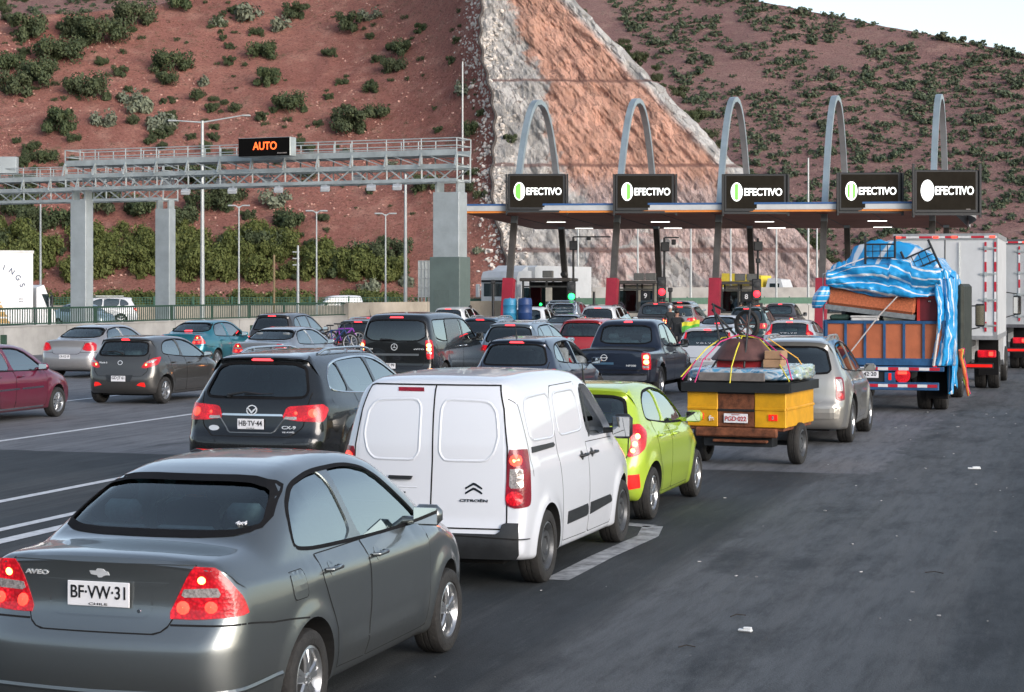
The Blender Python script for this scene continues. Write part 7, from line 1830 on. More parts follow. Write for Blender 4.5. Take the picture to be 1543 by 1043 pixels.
# pedestrians between the lanes
p = gpt(1020, 68); person(p, R(80), 'street vendor in dark clothes holding a yellow green flag between the lanes', DKSHIRT, hold=True)
o = empty('flag', p + Vector((.1, -.35, 1.30)), 0, 'yellow and green cloth flag held out by the street vendor', 'flag')
vs = []; n_ = 14; rows_ = 6
for i in range(n_ + 1):
    for k in range(rows_): vs.append((.05 + .62 * i / n_, .05 * math.sin(i * .9 + k * .5), -.02 - .07 * k + .10 * i / n_ + .02 * math.sin(i * .7)))
fs = [(i * rows_ + k, (i + 1) * rows_ + k, (i + 1) * rows_ + k + 1, i * rows_ + k + 1) for i in range(n_) for k in range(rows_ - 1)]
mb = MB(); 
for f in fs: mb.cm = 1 if f[0] % rows_ < 2 else 0; mb.f.append(f); mb.m.append(mb.cm)
mb.v = vs; mb.build('cloth', [plain('flag_green', (.12, .5, .06), .7), plain('flag_yellow', (.75, .7, .05), .7)], o, smooth=60)
mb = MB(); mb.tube([(-.15, 0, -.06), (.12, 0, .02)], .015, 6); mb.build('stick', BLKP, o)
p = gpt(1010, 82); person(p, R(95), 'motorcyclist standing by the grey pickup in a white helmet', DKSHIRT, hair=plain('white_helmet', (.6, .62, .62), .2, coat=1))
p = gpt(1116, 99); person(p, R(70), 'toll attendant in dark clothes beside booth 8', DKSHIRT)
# ------------------------------------------------------------------ yellow trailer with its load
TH2 = 23.0
YEL = plain('yellow_steel', (.70, .35, .008), .45, .1, var=.22, vs=3, coat=.2)
RUST = plain('rusty_panel', (.16, .055, .025), .75, .2, var=.75, vs=7, bump=.3, bs=40)
X_, Y_ = gx(1110, 27.3), 27.3
tr = empty('cargo_trailer', (X_, Y_, 0), R(90 - TH2), 'yellow box trailer with rusty tailgate, plate PGD 022', 'trailer')
zb_, zt_ = .56, 1.06; W2, LT = .72, 1.55
def tbox(name, mat, *a, bev=.01, **k): m_ = MB(); m_.box(*a, bev=bev); return m_.build(name, mat, tr)
for s in (-1, 1):
    tbox('side_panel', YEL, 0, LT, s * W2, s * (W2 - .03), zb_, zt_); tbox('side_rib', YEL, -.004, LT + .004, s * (W2 + .018), s * (W2 - .0), zb_ + .24, zb_ + .28)
    tbox('rear_panel', YEL, -.03, .0, s * .27, s * (W2 + .004), zb_ + .0, zt_); tbox('rear_rib', YEL, -.045, -.03, s * .275, s * W2, zb_ + .24, zb_ + .28)
    m_ = MB()
    for k, c_ in enumerate(range(3)): m_.box(-.05, -.032, s * .54 - s * (.0) + s * .045 * (k - 1) - .02, s * .54 + s * .045 * (k - 1) + .02, zb_ + .10, zb_ + .19, bev=.004)
    lamp = m_.build('tail_light', REFL, tr)
    m_ = MB(); m_.box(-.055, -.05, s * .54 - .012, s * .54 + .012, zb_ + .12, zb_ + .17); m_.build('lamp_lens', LENS_W, lamp)
tbox('front_panel', YEL, LT - .02, LT + .01, -W2, W2, zb_, zt_)
tg = tbox('tailgate', RUST, -.02, .01, -.27, .27, zb_, zt_); m_ = MB(); m_.box(-.035, -.02, -.27, .27, zb_ + .22, zb_ + .255, bev=.005); m_.box(-.035, -.02, -.27, .27, zt_ - .03, zt_, bev=.005); m_.build('tailgate_rib', DKST, tg)
tbox('floor', RUST, 0, LT, -W2 + .03, W2 - .03, zb_ - .05, zb_ + .02); tbox('rear_beam', RUST, -.06, .02, -.60, .60, zb_ - .14, zb_ - .01, bev=.02); tbox('rear_beam', RUST, -.03, .05, -.45, .35, zb_ - .22, zb_ - .18, bev=.01)
pl = tbox('number_plate', PLATE, -.05, -.042, -.175, .175, zb_ + .06, zb_ + .19, bev=.003); text('PGD·022', .09, RTEXT, pl, frame((-.052, 0, zb_ + .12), (0, -1, 0), (0, 0, 1)), 'plate_lettering', bold=.012, wid=.31); text('REMOLQUE', .016, RTEXT, pl, frame((-.052, 0, zb_ + .177), (0, -1, 0), (0, 0, 1)), 'plate_lettering', wid=.12)
text('fe', .10, PLATE, tr, frame((-.048, .36, zb_ + .12), (0, -1, 0), (0, 0, 1)), 'side_lettering', bold=.03)
m_ = MB(); 
for s in (-1, 1): m_.bar((-.08, s * (W2 + .02), zt_ + .06), (LT + .05, s * (W2 + .02), zt_ + .06), .10, .13); 
m_.bar((-.06, -W2 - .07, zt_ + .06), (-.06, W2 + .07, zt_ + .06), .10, .13); m_.bar((LT, -W2 - .07, zt_ + .06), (LT, W2 + .07, zt_ + .06), .10, .13); m_.box(-.03, LT, -W2, W2, zt_ + .10, zt_ + .135)
m_.build('top_rail', DKST, tr)
for s in (-1, 1): add_wheel(tr, .70, s * (W2 - .02), .30, .17, 'steel', s < 0)
m_ = MB(); m_.tube([(.70, -W2, .30), (.70, W2, .30)], .035, 8); m_.bar((LT, .3, zb_ - .03), (LT + 1.35, 0, .48), .07); m_.bar((LT, -.3, zb_ - .03), (LT + 1.35, 0, .48), .07); m_.box(.05, .35, -.5, .5, zb_ - .28, zb_ - .05); m_.build('axle_and_drawbar', DKST, tr)
TM = lambda p: Matrix.Translation(tr.location) @ Matrix.Rotation(R(90 - TH2), 4, 'Z') @ Vector(p)
def tl(name, mb, mat, label, cat=None, smooth=None, group=None, parent=None):
    o = mb.build(name, mat, parent, smooth=smooth); 
    if parent is None: o.location = tr.location; o.rotation_euler = (0, 0, R(90 - TH2)); tag(o, label, cat or name.replace('_', ' '), group)
    return o
def wrinkled(mb, x0, x1, y0, y1, z0, z1, amp, seed, n=26):
    "a soft wrapped bundle: rounded box with wrinkles"
    bm = bmesh.new(); bmesh.ops.create_cube(bm, size=2); bmesh.ops.subdivide_edges(bm, edges=bm.edges, cuts=n, use_grid_fill=True)
    vs = []
    for v in bm.verts:
        p = v.co.copy(); q = [abs(c) ** 6 for c in p]; l_ = (sum(q)) ** (1 / 6.0); p = p / l_
        d = float(fbm(np.array(p.x * 3.1 + p.z * 2 + seed), np.array(p.y * 7. + p.z * 2.3), 4, seed)) * amp
        sc_ = Vector(((x1 - x0) / 2, (y1 - y0) / 2, (z1 - z0) / 2)); c_ = Vector(((x1 + x0) / 2, (y1 + y0) / 2, (z1 + z0) / 2))
        vs.append(c_ + Vector((p.x * sc_.x, p.y * sc_.y, p.z * sc_.z)) + v.co.normalized() * d)
    mb.add(vs, [tuple(v.index for v in f.verts) for f in bm.faces]); bm.free()
def patch_mat(name, cols, sc, rough=.25, coat=.6):
    m, nt, b = base(name); tc = nd(nt, 'ShaderNodeTexCoord'); mp = nd(nt, 'ShaderNodeMapping'); mp.inputs['Scale'].default_value = (1, 1.3, 2.2); nt.links.new(tc.outputs['Object'], mp.inputs[0])
    n = nd(nt, 'ShaderNodeTexNoise', Scale=sc, Detail=5., Distortion=1.2); nt.links.new(mp.outputs[0], n.inputs['Vector'])
    r = nd(nt, 'ShaderNodeValToRGB'); nt.links.new(n.outputs['Fac'], r.inputs[0]); el = r.color_ramp.elements
    while len(el) < len(cols): el.new(.5)
    for i, c_ in enumerate(cols): el[i].position = .34 + .32 * i / (len(cols) - 1); el[i].color = c4(c_)
    r.color_ramp.interpolation = 'CONSTANT' if False else 'LINEAR'
    nt.links.new(r.outputs[0], b.inputs['Base Color']); b.inputs['Roughness'].default_value = rough; b.inputs['Coat Weight'].default_value = coat
    return m
z0 = zt_ + .14
m_ = MB(); wrinkled(m_, .0, 1.5, -.76, .78, z0, z0 + .20, .03, 3); tl('plastic_wrapped_mattress', m_, patch_mat('blue_wrap', [(.45, .48, .5), (.06, .30, .52), (.50, .55, .58), (.03, .20, .40), (.30, .33, .30)], 2.3), 'mattress in shiny blue plastic wrap lying across the trailer', 'mattress', 60)
m_ = MB(); wrinkled(m_, .25, 1.25, -.86, -.36, z0 + .02, z0 + .23, .03, 8, 16); tl('wrapped_bundle', m_, patch_mat('clear_wrap', [(.45, .5, .5), (.25, .42, .48), (.5, .52, .45), (.3, .45, .25)], 5.), 'clear plastic wrapped bundle at the right end of the trailer load', 'bundle', 60)
m_ = MB(); m_.box(-.06, -.02, -.42, .55, z0 + .01, z0 + .13, bev=.008); tl('grey_board', m_, plain('weathered_board', (.17, .15, .14), .8, var=.3), 'grey weathered board across the back of the trailer load', 'board')
m_ = MB(); m_.box(.25, .95, -.28, .38, z0 + .17, z0 + .30, bev=.02); tl('red_crate', m_, plain('red_crate', (.38, .015, .02), .45, var=.15), 'flat bright red crate in the middle of the trailer load', 'crate')
# upturned round table under the ropes
m_ = MB(); ct = Matrix.Translation((.55, .05, z0 + .29)); m_.lathe([(.46, 0), (.48, .02), (.42, .09), (.30, .24), (.24, .30), (.22, .31), (0, .31)], 28, ct)
tl('brown_tub', m_, plain('dark_wood', (.10, .045, .04), .6, var=.3), 'dark brown domed tub roped on top of the trailer load', 'tub', 40)
for k, (a_, b_) in enumerate((((.1, -.62, z0 + .24), (.6, -.33, z0 + .40)),)):
    m_ = MB(); m_.box(.15, .45, -.62, -.36, z0 + .32, z0 + .44, bev=.01); m_.box(.15, .46, -.60, -.34, z0 + .20, z0 + .315, bev=.01); tl('cardboard_box', m_, plain('cardboard', (.38, .23, .13), .8, var=.15), 'cardboard boxes stacked right of the brown tub', 'boxes') 
# bicycle wheel and stool legs sticking up
def bikewheel(c, r_, label, tilt):
    M_ = Matrix.Translation(c) @ Matrix.Rotation(tilt, 4, 'Z') @ Matrix.Rotation(R(90), 4, 'X'); m_ = MB(); m_.lathe([(r_, -.03), (r_ + .025, 0), (r_, .03), (r_ - .04, .02), (r_ - .04, -.02)], 30, M_, closed=True); o = tl('spare_wheel', m_, TYRE, label, 'wheel', 50)
    m_ = MB(); 
    for i in range(8): a_ = math.pi * i / 4; m_.tube([M_ @ Vector((0, 0, 0)), M_ @ Vector((r_ * math.cos(a_), r_ * math.sin(a_), 0))], .01, 4)
    m_.build('spokes', plain('brown_hub', (.2, .10, .08), .6), o)
bikewheel((.6, .02, z0 + .80), .20, 'black wheel standing upright at the very top of the trailer load', 1.25)
m_ = MB()
for a_, b_ in (((.3, .34, z0 + .56), (.5, .50, z0 + 1.10)), ((.7, .18, z0 + .60), (.5, .52, z0 + 1.02)), ((.35, .22, z0 + .6), (.4, .42, z0 + .95)), ((.5, .32, z0 + 1.0), (.5, .52, z0 + 1.1)), ((.45, .20, z0 + .75), (.55, .50, z0 + .70)), ((.02, .42, z0 + .12), (.4, .22, z0 + .56)), ((.1, -.08, z0 + .2), (.5, -.06, z0 + 1.1))): m_.tube([a_, b_], .016, 6)
tl('metal_stand', m_, DKST, 'black thin metal stand poking up from the trailer load', 'stand')
def rope(name, pts, mat, label, r_=.0095): m_ = MB(); m_.tube(pts, r_, 6); return tl(name, m_, mat, label, 'rope', 50)
YR = plain('yellow_rope', (.72, .62, .05), .6, var=.2, vs=60); PR = plain('pink_rope', (.6, .03, .18), .6, var=.2, vs=60); OR = plain('orange_rope', (.7, .35, .03), .6)
top = Vector((.45, .05, z0 + .64)); 
rope('rope', [(-.08, .80, z0 + .06), (.1, .48, z0 + .46), top + Vector((0, .30, -.03)), top, top + Vector((0, -.25, -.03)), (.3, -.45, z0 + .40), (-.05, -.78, z0 + .02)], YR, 'yellow rope passing over the whole trailer load')
rope('rope', [(-.10, .07, z0 - .02), (-.08, .05, z0 + .22), (.1, .03, z0 + .45), top], YR, 'yellow rope running straight down the middle of the trailer load')
rope('rope', [(-.10, .60, z0 - .05), (0, .50, z0 + .30), (.2, .30, z0 + .56), top + Vector((0, .05, .02))], PR, 'pink rope left of the middle on the trailer load')
rope('rope', [(.0, -.80, z0 + .04), (.1, -.7, z0 + .32), (.3, -.3, z0 + .60), top + Vector((0, -.05, .03))], PR, 'pink rope on the right slope of the trailer load')
rope('rope', [(.9, -.84, z0 + .04), (.7, -.7, z0 + .32), (.6, -.3, z0 + .60)], OR, 'orange rope furthest right on the trailer load')
rope('rope', [(-.03, .80, z0 + .02), (.0, .6, z0 + .3)], PR, 'short pink rope at the left end of the trailer load', .01)

# ------------------------------------------------------------------ box lorries
def wheelset(root, x, W_, Rw, dual=False):
    for s in (-1, 1):
        add_wheel(root, x, s * (W_ / 2 - .16), Rw, .28, 'truck', s < 0)
        if dual: add_wheel(root, x, s * (W_ / 2 - .48), Rw, .28, 'truck', s < 0)
def box_truck(name, label, X, Y, hdg, L_, W_, z0, z1, mat, detail=1, cab=True, side_ribs=0, dark_back=False, cabL=2.0, cabH=None, cabmat=None):
    root = empty(name, (X, Y, 0), R(90 - hdg), label, 'lorry'); cabmat = cabmat or mat
    m_ = MB(); m_.box(0, L_, -W_ / 2, W_ / 2, z0, z1, bev=.04); body = m_.build('cargo_box', mat, root)
    m_ = MB()
    for s in (-1, 1): m_.box(-.012, .05, s * W_ / 2, s * (W_ / 2 - .09), z0, z1 - .1); m_.box(-.02, L_ + .02, s * (W_ / 2 + .012), s * (W_ / 2 - .05), z1 - .10, z1 + .01); m_.box(-.01, L_ + .01, s * (W_ / 2 + .01), s * (W_ / 2 - .04), z0 - .05, z0 + .07)
    m_.box(-.022, .05, -W_ / 2, W_ / 2, z1 - .14, z1 + .012); m_.box(-.022, .05, -W_ / 2, W_ / 2, z0 - .05, z0 + .05)
    m_.build('edge_frame', plain('box_frame', (.34, .35, .36), .45, .4, var=.2) if not dark_back else plain('box_frame_dark', (.10, .10, .11), .5, .3), root)
    if side_ribs:
        m_ = MB()
        for k in range(1, side_ribs): m_.box(L_ * k / side_ribs - .012, L_ * k / side_ribs + .012, -W_ / 2 - .006, W_ / 2 + .006, z0 + .07, z1 - .1)
        m_.build('side_rib', mat, root)
    m_ = MB(); m_.box(-.006, .0, -.012, .012, z0 + .05, z1 - .14); m_.build('door_gap', SEAM, root)
    # tape, lamps, hinges
    W_R = plain('red_tape', (.45, .012, .03), .4); W_W = plain('white_tape', (.65, .65, .66), .4)
    for yy in (-W_ / 2 + .05, -W_ / 2 + .28):
        a_ = MB(); b_ = MB(); n_ = 9; zz = np.linspace(z0 + .15, z1 - .2, n_ + 1)
        for k in range(n_): (a_ if k % 2 == 0 else b_).box(-.03, -.024, yy - .025, yy + .025, zz[k], zz[k + 1])
        a_.build('red_tape', W_R, root); b_.build('white_tape', W_W, root)
    a_ = MB(); b_ = MB()
    for k in range(8): (a_ if k % 2 else b_).box(-.034, -.026, -W_ / 2 + W_ * k / 8, -W_ / 2 + W_ * (k + 1) / 8, z1 - .1, z1 - .05)
    a_.build('red_tape', W_R, root); b_.build('white_tape', W_W, root)
    m_ = MB()
    for z in np.linspace(z0 + .3, z1 - .35, 4):
        m_.box(-.035, -.02, -W_ / 2 + .02, -W_ / 2 + .42, z - .02, z + .02); m_.box(-.05, -.02, -W_ / 2 + .24, -W_ / 2 + .31, z - .05, z + .05)
    for yy in (.35, -.35): m_.tube([(-.04, yy, z0 + .05), (-.04, yy, z1 - .2)], .014, 6)
    m_.build('door_fittings', GALV, root)
    for yy in (-W_ / 2 + .12, -.22, .22, W_ / 2 - .12): m_ = MB(); m_.box(-.05, -.034, yy - .07, yy + .07, z1 - .10, z1 - .05, bev=.01); m_.build('marker_light', BULB_R, root)
    # chassis
    m_ = MB(); 
    for s in (-.4, .4): m_.box(.1, L_ + (1.5 if cab else .1), s - .05, s + .05, z0 - .32, z0 - .05)
    m_.box(.0, .12, -W_ / 2 + .1, W_ / 2 - .1, .55, .68); m_.bar((.1, .6, z0), (.05, .6, .6), .06); m_.bar((.1, -.6, z0), (.05, -.6, .6), .06); m_.build('chassis', DKST, root)
    a_ = MB(); a_.box(-.02, -.001, -W_ / 2 + .12, W_ / 2 - .12, .58, .65); a_.build('bumper_tape', REFL, root)
    for s in (-1, 1):
        a_ = MB(); a_.box(-.05, .06, s * (W_ / 2 - .25) - .22, s * (W_ / 2 - .25) + .22, .82, 1.0, bev=.02); l_ = a_.build('tail_light', LAMP_R, root)
        a_ = MB(); a_.box(-.056, -.05, s * (W_ / 2 - .15) - .05, s * (W_ / 2 - .15) + .05, .86, .96); a_.build('lit_bulb', BULB_R, l_)
        a_ = MB(); a_.box(.9, .93, s * (W_ / 2 - .02), s * (W_ / 2 - .5), .35, z0 - .02); a_.build('mud_flap', RUBBER, root)
    wheelset(root, 1.55, W_, .47, True)
    if L_ > 6.5: wheelset(root, 2.65, W_, .47, True)
    if cab:
        ch = cabH or (z1 - .9); x0 = L_ + .15; m_ = MB(); prof = [(x0, .6), (x0, ch), (x0 + .3, ch + .12), (x0 + cabL - .45, ch), (x0 + cabL - .05, ch - 1.0), (x0 + cabL, .95), (x0 + cabL - .03, .45), (x0 + .3, .45)]
        m_.prism(prof, 'y', -W_ / 2 + .08, W_ / 2 - .08); c_ = m_.build('cab', cabmat, root)
        for s in (-1, 1):
            a_ = MB(); a_.prism([(x0 + .5, ch - .95), (x0 + .5, ch - .25), (x0 + cabL - .6, ch - .25), (x0 + cabL - .3, ch - .95)], 'y', s * (W_ / 2 - .075), s * (W_ / 2 - .085)); a_.build('side_window', GLASS_OP, root)
            a_ = MB(); mx = x0 + cabL - .25; my = s * (W_ / 2 + .22); a_.bar((mx, s * (W_ / 2 - .1), ch - .2), (mx, my, ch - .25), .03); a_.bar((mx, s * (W_ / 2 - .1), ch - .9), (mx, my, ch - .8), .03); a_.box(mx - .05, mx + .04, my - .11, my + .11, ch - .82, ch - .3, bev=.03); mo = a_.build('wing_mirror', DKST, root)
            a_ = MB(); a_.box(mx - .058, mx - .05, my - .09, my + .09, ch - .78, ch - .34); a_.build('mirror_glass', MIRROR, mo)
        a_ = MB(); a_.box(x0 + cabL - .02, x0 + cabL + .015, -W_ / 2 + .25, W_ / 2 - .25, ch - .98, ch - .3, M=None); 
        wheelset(root, x0 + cabL - .8, W_, .47)
    return root
WBOX = plain('white_box_panel', (.58, .60, .61), .45, .1, var=.10, vs=1.2)
GBOX = plain('grey_box_panel', (.40, .42, .43), .5, .15, var=.15, vs=1.2)
box_truck('white_box_lorry', 'tall white box lorry with red and white tape ahead of the loaded blue truck', gx(1424, 47.3), 47.3, 17, 4.6, 2.50, 1.30, 3.84, WBOX, cabH=2.6, cabL=1.6)
box_truck('grey_container_lorry', 'grey container lorry ahead of the white box lorry at the right edge', 14.55, 59, 17.5, 9.5, 2.5, 1.35, 3.98, GBOX, side_ribs=24, dark_back=True)
make_car('dark_suv', 'dark car at the very right edge beyond the grey container lorry', 'car', 1572, 78, suv(4.4, 1.8, 1.6), (.03, .04, .05), detail=0)
# white lorry on the left carriageway with lettering on its side
root = box_truck('white_delivery_lorry', 'white lorry with curved blue lettering behind the fence at the left edge', -25.8, 76, 62, 6.6, 2.4, 1.05, 4.0, plain('clean_white_box', (.72, .73, .73), .4, 0, var=.05), cabL=.8, cabH=2.5)
M0 = None
cc = Vector((5.05, -1.215, 2.2)); RR = 1.18
for k, ch in enumerate('BUILDINGS'):
    a_ = R(100 - 14.5 * (k - 2)) if False else R(158 - 17.2 * k); p = cc + Vector((math.cos(a_) * RR, 0, math.sin(a_) * RR)); Xd = Vector((math.sin(a_), 0, -math.cos(a_))); Yd = Vector((math.cos(a_), 0, math.sin(a_)))
    text(ch, .30, plain('navy_letters', (.03, .06, .13), .5), root, frame(p, Xd, Yd), 'side_lettering', bold=.012)
a_ = MB(); GOLD = plain('gold_paint', (.45, .28, .10), .5, var=.2)
for k in range(5): w_ = .12 + .13 * k; z_ = 2.35 - .27 * k; a_.prism([(cc.x - w_, z_ - .2), (cc.x + w_, z_ - .2), (cc.x + w_ * .72, z_), (cc.x - w_ * .72, z_)], 'y', -1.214, -1.208)
a_.build('pyramid_emblem', GOLD, root)
for z_ in (1.95, 2.05): text('SPA', .08, plain('navy_letters', (.03, .06, .13), .5), root, frame((cc.x + 1.05, -1.215, z_), (1, 0, 0), (0, 0, 1)), 'side_lettering', wid=.18)
# white tractor unit coming the other way
Xm, Ym = gx(800, 121), 121
root = empty('white_articulated_lorry', (gx(752, 117), 117, 0), R(-90 - 24), 'white articulated lorry facing the camera beyond the leftmost canopy leg', 'lorry')
# local x forward = towards the camera
m_ = MB(); m_.prism([(0, .7), (0, 3.1), (-.25, 3.45), (-1.2, 3.55), (-2.2, 3.5), (-2.2, .7), (-1.2, .45), (-.05, .45)], 'y', -1.2, 1.2); m_.build('cab', WBOX, root)
m_ = MB(); m_.box(-.05, .02, -1.02, 1.02, 1.95, 2.75, bev=.02); m_.build('windscreen', GLASS_OP, root)
m_ = MB(); m_.box(.0, .03, -.8, .8, 1.15, 1.6, bev=.02); g_ = m_.build('grille', BLKP, root); text('MAN', .22, CHROME, g_, frame((.035, 0, 1.38), (0, 1, 0), (0, 0, 1)), 'badge_lettering', bold=.02)
m_ = MB(); m_.box(-.02, .1, -1.2, 1.2, .45, .95, bev=.06); m_.build('front_bumper', WBOX, root)
m_ = MB(); m_.box(-.3, .12, -1.15, 1.15, 2.82, 2.95, bev=.03); m_.build('sun_visor', DKST, root)
for s in (-1, 1): 
    m_ = MB(); m_.box(-.1, .1, s * 1.42 - .12, s * 1.42 + .12, 1.9, 2.7, bev=.04); m_.bar((0, s * 1.2, 2.5), (0, s * 1.42, 2.5), .05); m_.build('wing_mirror', WBOX, root)
    m_ = MB(); m_.box(.095, .115, s * .95 - .2, s * .95 + .2, .62, .8, bev=.02); m_.build('headlight', LENS_W, root)
m_ = MB(); m_.prism([(-2.6, 1.1), (-2.6, 3.75), (-2.9, 3.85), (-12.0, 3.85), (-12.0, 1.1)], 'y', -1.27, 1.27); m_.build('trailer_box', WBOX, root)
m_ = MB(); m_.prism([(-.9, 3.45), (-2.1, 3.85), (-2.1, 3.4), (-.9, 3.4)], 'y', -1.0, 1.0); m_.build('roof_deflector', WBOX, root)
for x_ in (-1.2, -4.0): wheelset(root, x_, 2.5, .5)
wheelset(root, -10, 2.5, .5); wheelset(root, -11.2, 2.5, .5)
root = empty('yellow_lorry', (gx(1160, 150), 150, 0), R(-90 + 60), 'small lorry with a yellow cover passing behind booth 8', 'lorry')
m_ = MB(); m_.prism([(-.2, 1.6), (-.3, 3.4), (-3.6, 3.6), (-3.9, 1.5)], 'y', -1.0, 1.0); m_.build('yellow_cover', plain('yellow_cover', (.65, .50, .05), .6, var=.1), root)
m_ = MB(); m_.prism([(0, .6), (0, 2.2), (.25, 3.2), (1.3, 3.1), (1.7, 2.0), (1.8, .6)], 'y', -1.0, 1.0); m_.build('cab', WBOX, root); m_ = MB(); m_.box(.4, 1.2, -1.01, 1.01, 2.1, 2.8); m_.build('side_window', GLASS_OP, root); wheelset(root, -2.8, 2.1, .42); wheelset(root, 1.0, 2.1, .42)

# ------------------------------------------------------------------ blue flatbed truck with household load
BX, BY = gx(1333, 39.0), 39.0
bt = empty('blue_flatbed_truck', (BX, BY, 0), R(90 - TH), 'blue flatbed truck with wooden tailboard piled high with furniture, plate ZL 42 20', 'truck')
BLU = plain('truck_blue', (.02, .085, .20), .5, .1, var=.35, vs=4); PLYW = plain('red_ply', (.42, .12, .05), .6, var=.18, vs=3, bump=.1, bs=30)
def bb(name, mat, *a, bev=.008, par=None): m_ = MB(); m_.box(*a, bev=bev); return m_.build(name, mat, par or bt)
W3, L3, zf, zh = 1.20, 5.0, 1.08, 1.86
bb('bed_floor', DKST, 0, L3, -W3, W3, zf - .14, zf)
tb = bb('tailboard', PLYW, -.02, .02, -W3 + .05, W3 - .05, zf, zh - .03)
m_ = MB(); m_.box(-.05, .0, -W3, W3, zf - .12, zf + .02); m_.box(-.05, .0, -W3, W3, zh - .06, zh)
for k in range(7): y = -W3 + .03 + (2 * W3 - .06) * k / 6; m_.box(-.055, -.005, y - .025, y + .025, zf, zh)
m_.build('tailboard_frame', BLU, tb)
for s in (-1, 1):
    sb = bb('side_board', PLYW, 0, L3, s * W3, s * (W3 - .03), zf, zh - .03); m_ = MB()
    for k in range(9): m_.box(L3 * k / 8 - .025, L3 * k / 8 + .025, s * (W3 + .03), s * (W3 - .01), zf - .1, zh)
    m_.box(0, L3, s * (W3 + .03), s * (W3 - .02), zh - .05, zh + .01); m_.box(0, L3, s * (W3 + .03), s * (W3 - .02), zf - .12, zf); m_.build('side_frame', BLU, sb)
TR_ = plain('red_tape', (.45, .012, .03), .4); TW_ = plain('white_tape', (.65, .65, .66), .4)
def tape(z, y0, y1, x, n, par=bt):
    a_ = MB(); b_ = MB()
    for k in range(n): (a_ if k % 2 == 0 else b_).box(x - .006, x, y0 + (y1 - y0) * k / n, y0 + (y1 - y0) * (k + 1) / n, z - .03, z + .03)
    a_.build('red_tape', TR_, par); b_.build('white_tape', TW_, par)
tape(zf - .19, -1.1, 1.15, -.07, 11)
bb('rear_beam', BLU, -.06, .06, -W3 + .02, W3 - .02, zf - .24, zf - .14); bb('bumper', BLU, -.08, .04, -W3 + .12, W3 - .1, .46, .62, bev=.01); tape(.55, -1.05, 1.1, -.085, 11)
bb('plate_board', DKST, -.03, .02, -.35, 1.0, .62, zf - .26)
pl = bb('number_plate', PLATE, -.045, -.035, .12, .62, .70, .86); text('ZL·42·20', .11, PTEXT, pl, frame((-.047, .37, .78), (0, -1, 0), (0, 0, 1)), 'plate_lettering', bold=.012, wid=.42)
bb('step', BLU, -.06, .02, -.22, .0, .62, zf - .26); m_ = MB(); m_.box(-.075, -.06, -.14, -.08, .66, .80, bev=.01); m_.build('reflector', REFL, bt)
for yy in (-.36,): m_ = MB(); m_.lathe([(.16, 0), (.15, .03), (0, .04)], 20, frame((-.035, yy, .76), (0, -1, 0), (0, 0, 1))); l_ = m_.build('tail_light', LAMP_R, bt); m_ = MB(); m_.box(-.085, -.075, yy - .09, yy + .09, .78, .84, bev=.01); m_.build('lit_bulb', BULB_R, l_)
m_ = MB(); m_.lathe([(.05, 0), (.04, .02), (0, .02)], 12, frame((-.035, -1.0, .92), (0, -1, 0), (0, 0, 1))); m_.build('reflector', REFL, bt)
for s in (-1, 1): bb('mud_flap', RUBBER, .75, .78, s * W3, s * .75, .25, .95)
m_ = MB(); 
for s in (-.35, .35): m_.box(0, 6.6, s - .05, s + .05, .62, zf - .14)
m_.build('chassis', DKST, bt)
wheelset(bt, 1.35, 2.35, .44, True); wheelset(bt, 5.9, 2.35, .44)
m_ = MB(); m_.prism([(5.1, .55), (5.1, 2.3), (5.3, 2.4), (6.3, 2.35), (6.75, 1.45), (6.8, .5)], 'y', -1.05, 1.05); m_.build('cab', plain('cab_blue', (.02, .05, .1), .4, .2, coat=.5), bt)
m_ = MB(); m_.bar((6.4, -1.0, 1.5), (6.45, -1.5, 1.6), .03); m_.bar((6.4, -1.0, 2.1), (6.45, -1.5, 2.1), .03); m_.box(6.38, 6.48, -1.62, -1.40, 1.62, 2.15, bev=.03); mo = m_.build('wing_mirror', DKST, bt); m_ = MB(); m_.box(6.37, 6.378, -1.60, -1.42, 1.66, 2.11); m_.build('mirror_glass', plain('warm_mirror', (.7, .65, .5), .1, .9, var=0), mo)
def bl(name, mb, mat, label, cat=None, smooth=None, group=None): o = mb.build(name, mat, None, smooth=smooth); o.location = bt.location; o.rotation_euler = (0, 0, R(90 - TH)); return tag(o, label, cat or name.replace('_', ' '), group)
# load
m_ = MB(); Ms = Matrix.Translation((.35, .24, zh + .42)) @ Matrix.Rotation(R(7), 4, 'X'); m_.box(-.35, .35, -.86, .92, -.20, .22, M=Ms, bev=.05); m_.box(-.30, .35, -.86, .92, .20, .34, M=Matrix.Translation((.35, .3, zh + .46)) @ Matrix.Rotation(R(3), 4, 'X'), bev=.05)
sf = bl('upholstered_sofa', m_, plain('rust_fabric', (.46, .13, .055), .85, var=.35, vs=25), 'rust orange sofa lying on its back above the tailboard', 'sofa'); m_ = MB(); m_.box(-.36, .34, -.88, .94, -.30, -.20, M=Ms); m_.build('sofa_base', SEAT, sf)
m_ = MB(); m_.box(.05, .75, -1.12, -.66, zh, zh + .55, bev=.01); cb = bl('red_cabinet', m_, plain('maroon_cabinet', (.16, .012, .02), .5, var=.2), 'maroon wooden cabinet right of the sofa on the blue truck', 'cabinet'); m_ = MB(); m_.box(.03, .052, -1.14, -.64, zh + .45, zh + .60); m_.box(.03, .052, -.70, -.64, zh, zh + .45); m_.build('cabinet_frame', plain('red_edge', (.5, .03, .02), .4), cb); m_ = MB(); m_.box(.02, .045, -.92, -.86, zh + .38, zh + .41); m_.build('handle', CHROME, cb)
m_ = MB(); m_.box(.1, 1.0, -.58, .05, zh, zh + .17, M=None, bev=.03); bl('white_mattress', m_, plain('white_foam', (.62, .63, .55), .8, var=.1), 'white foam mattress under the right end of the sofa', 'mattress')
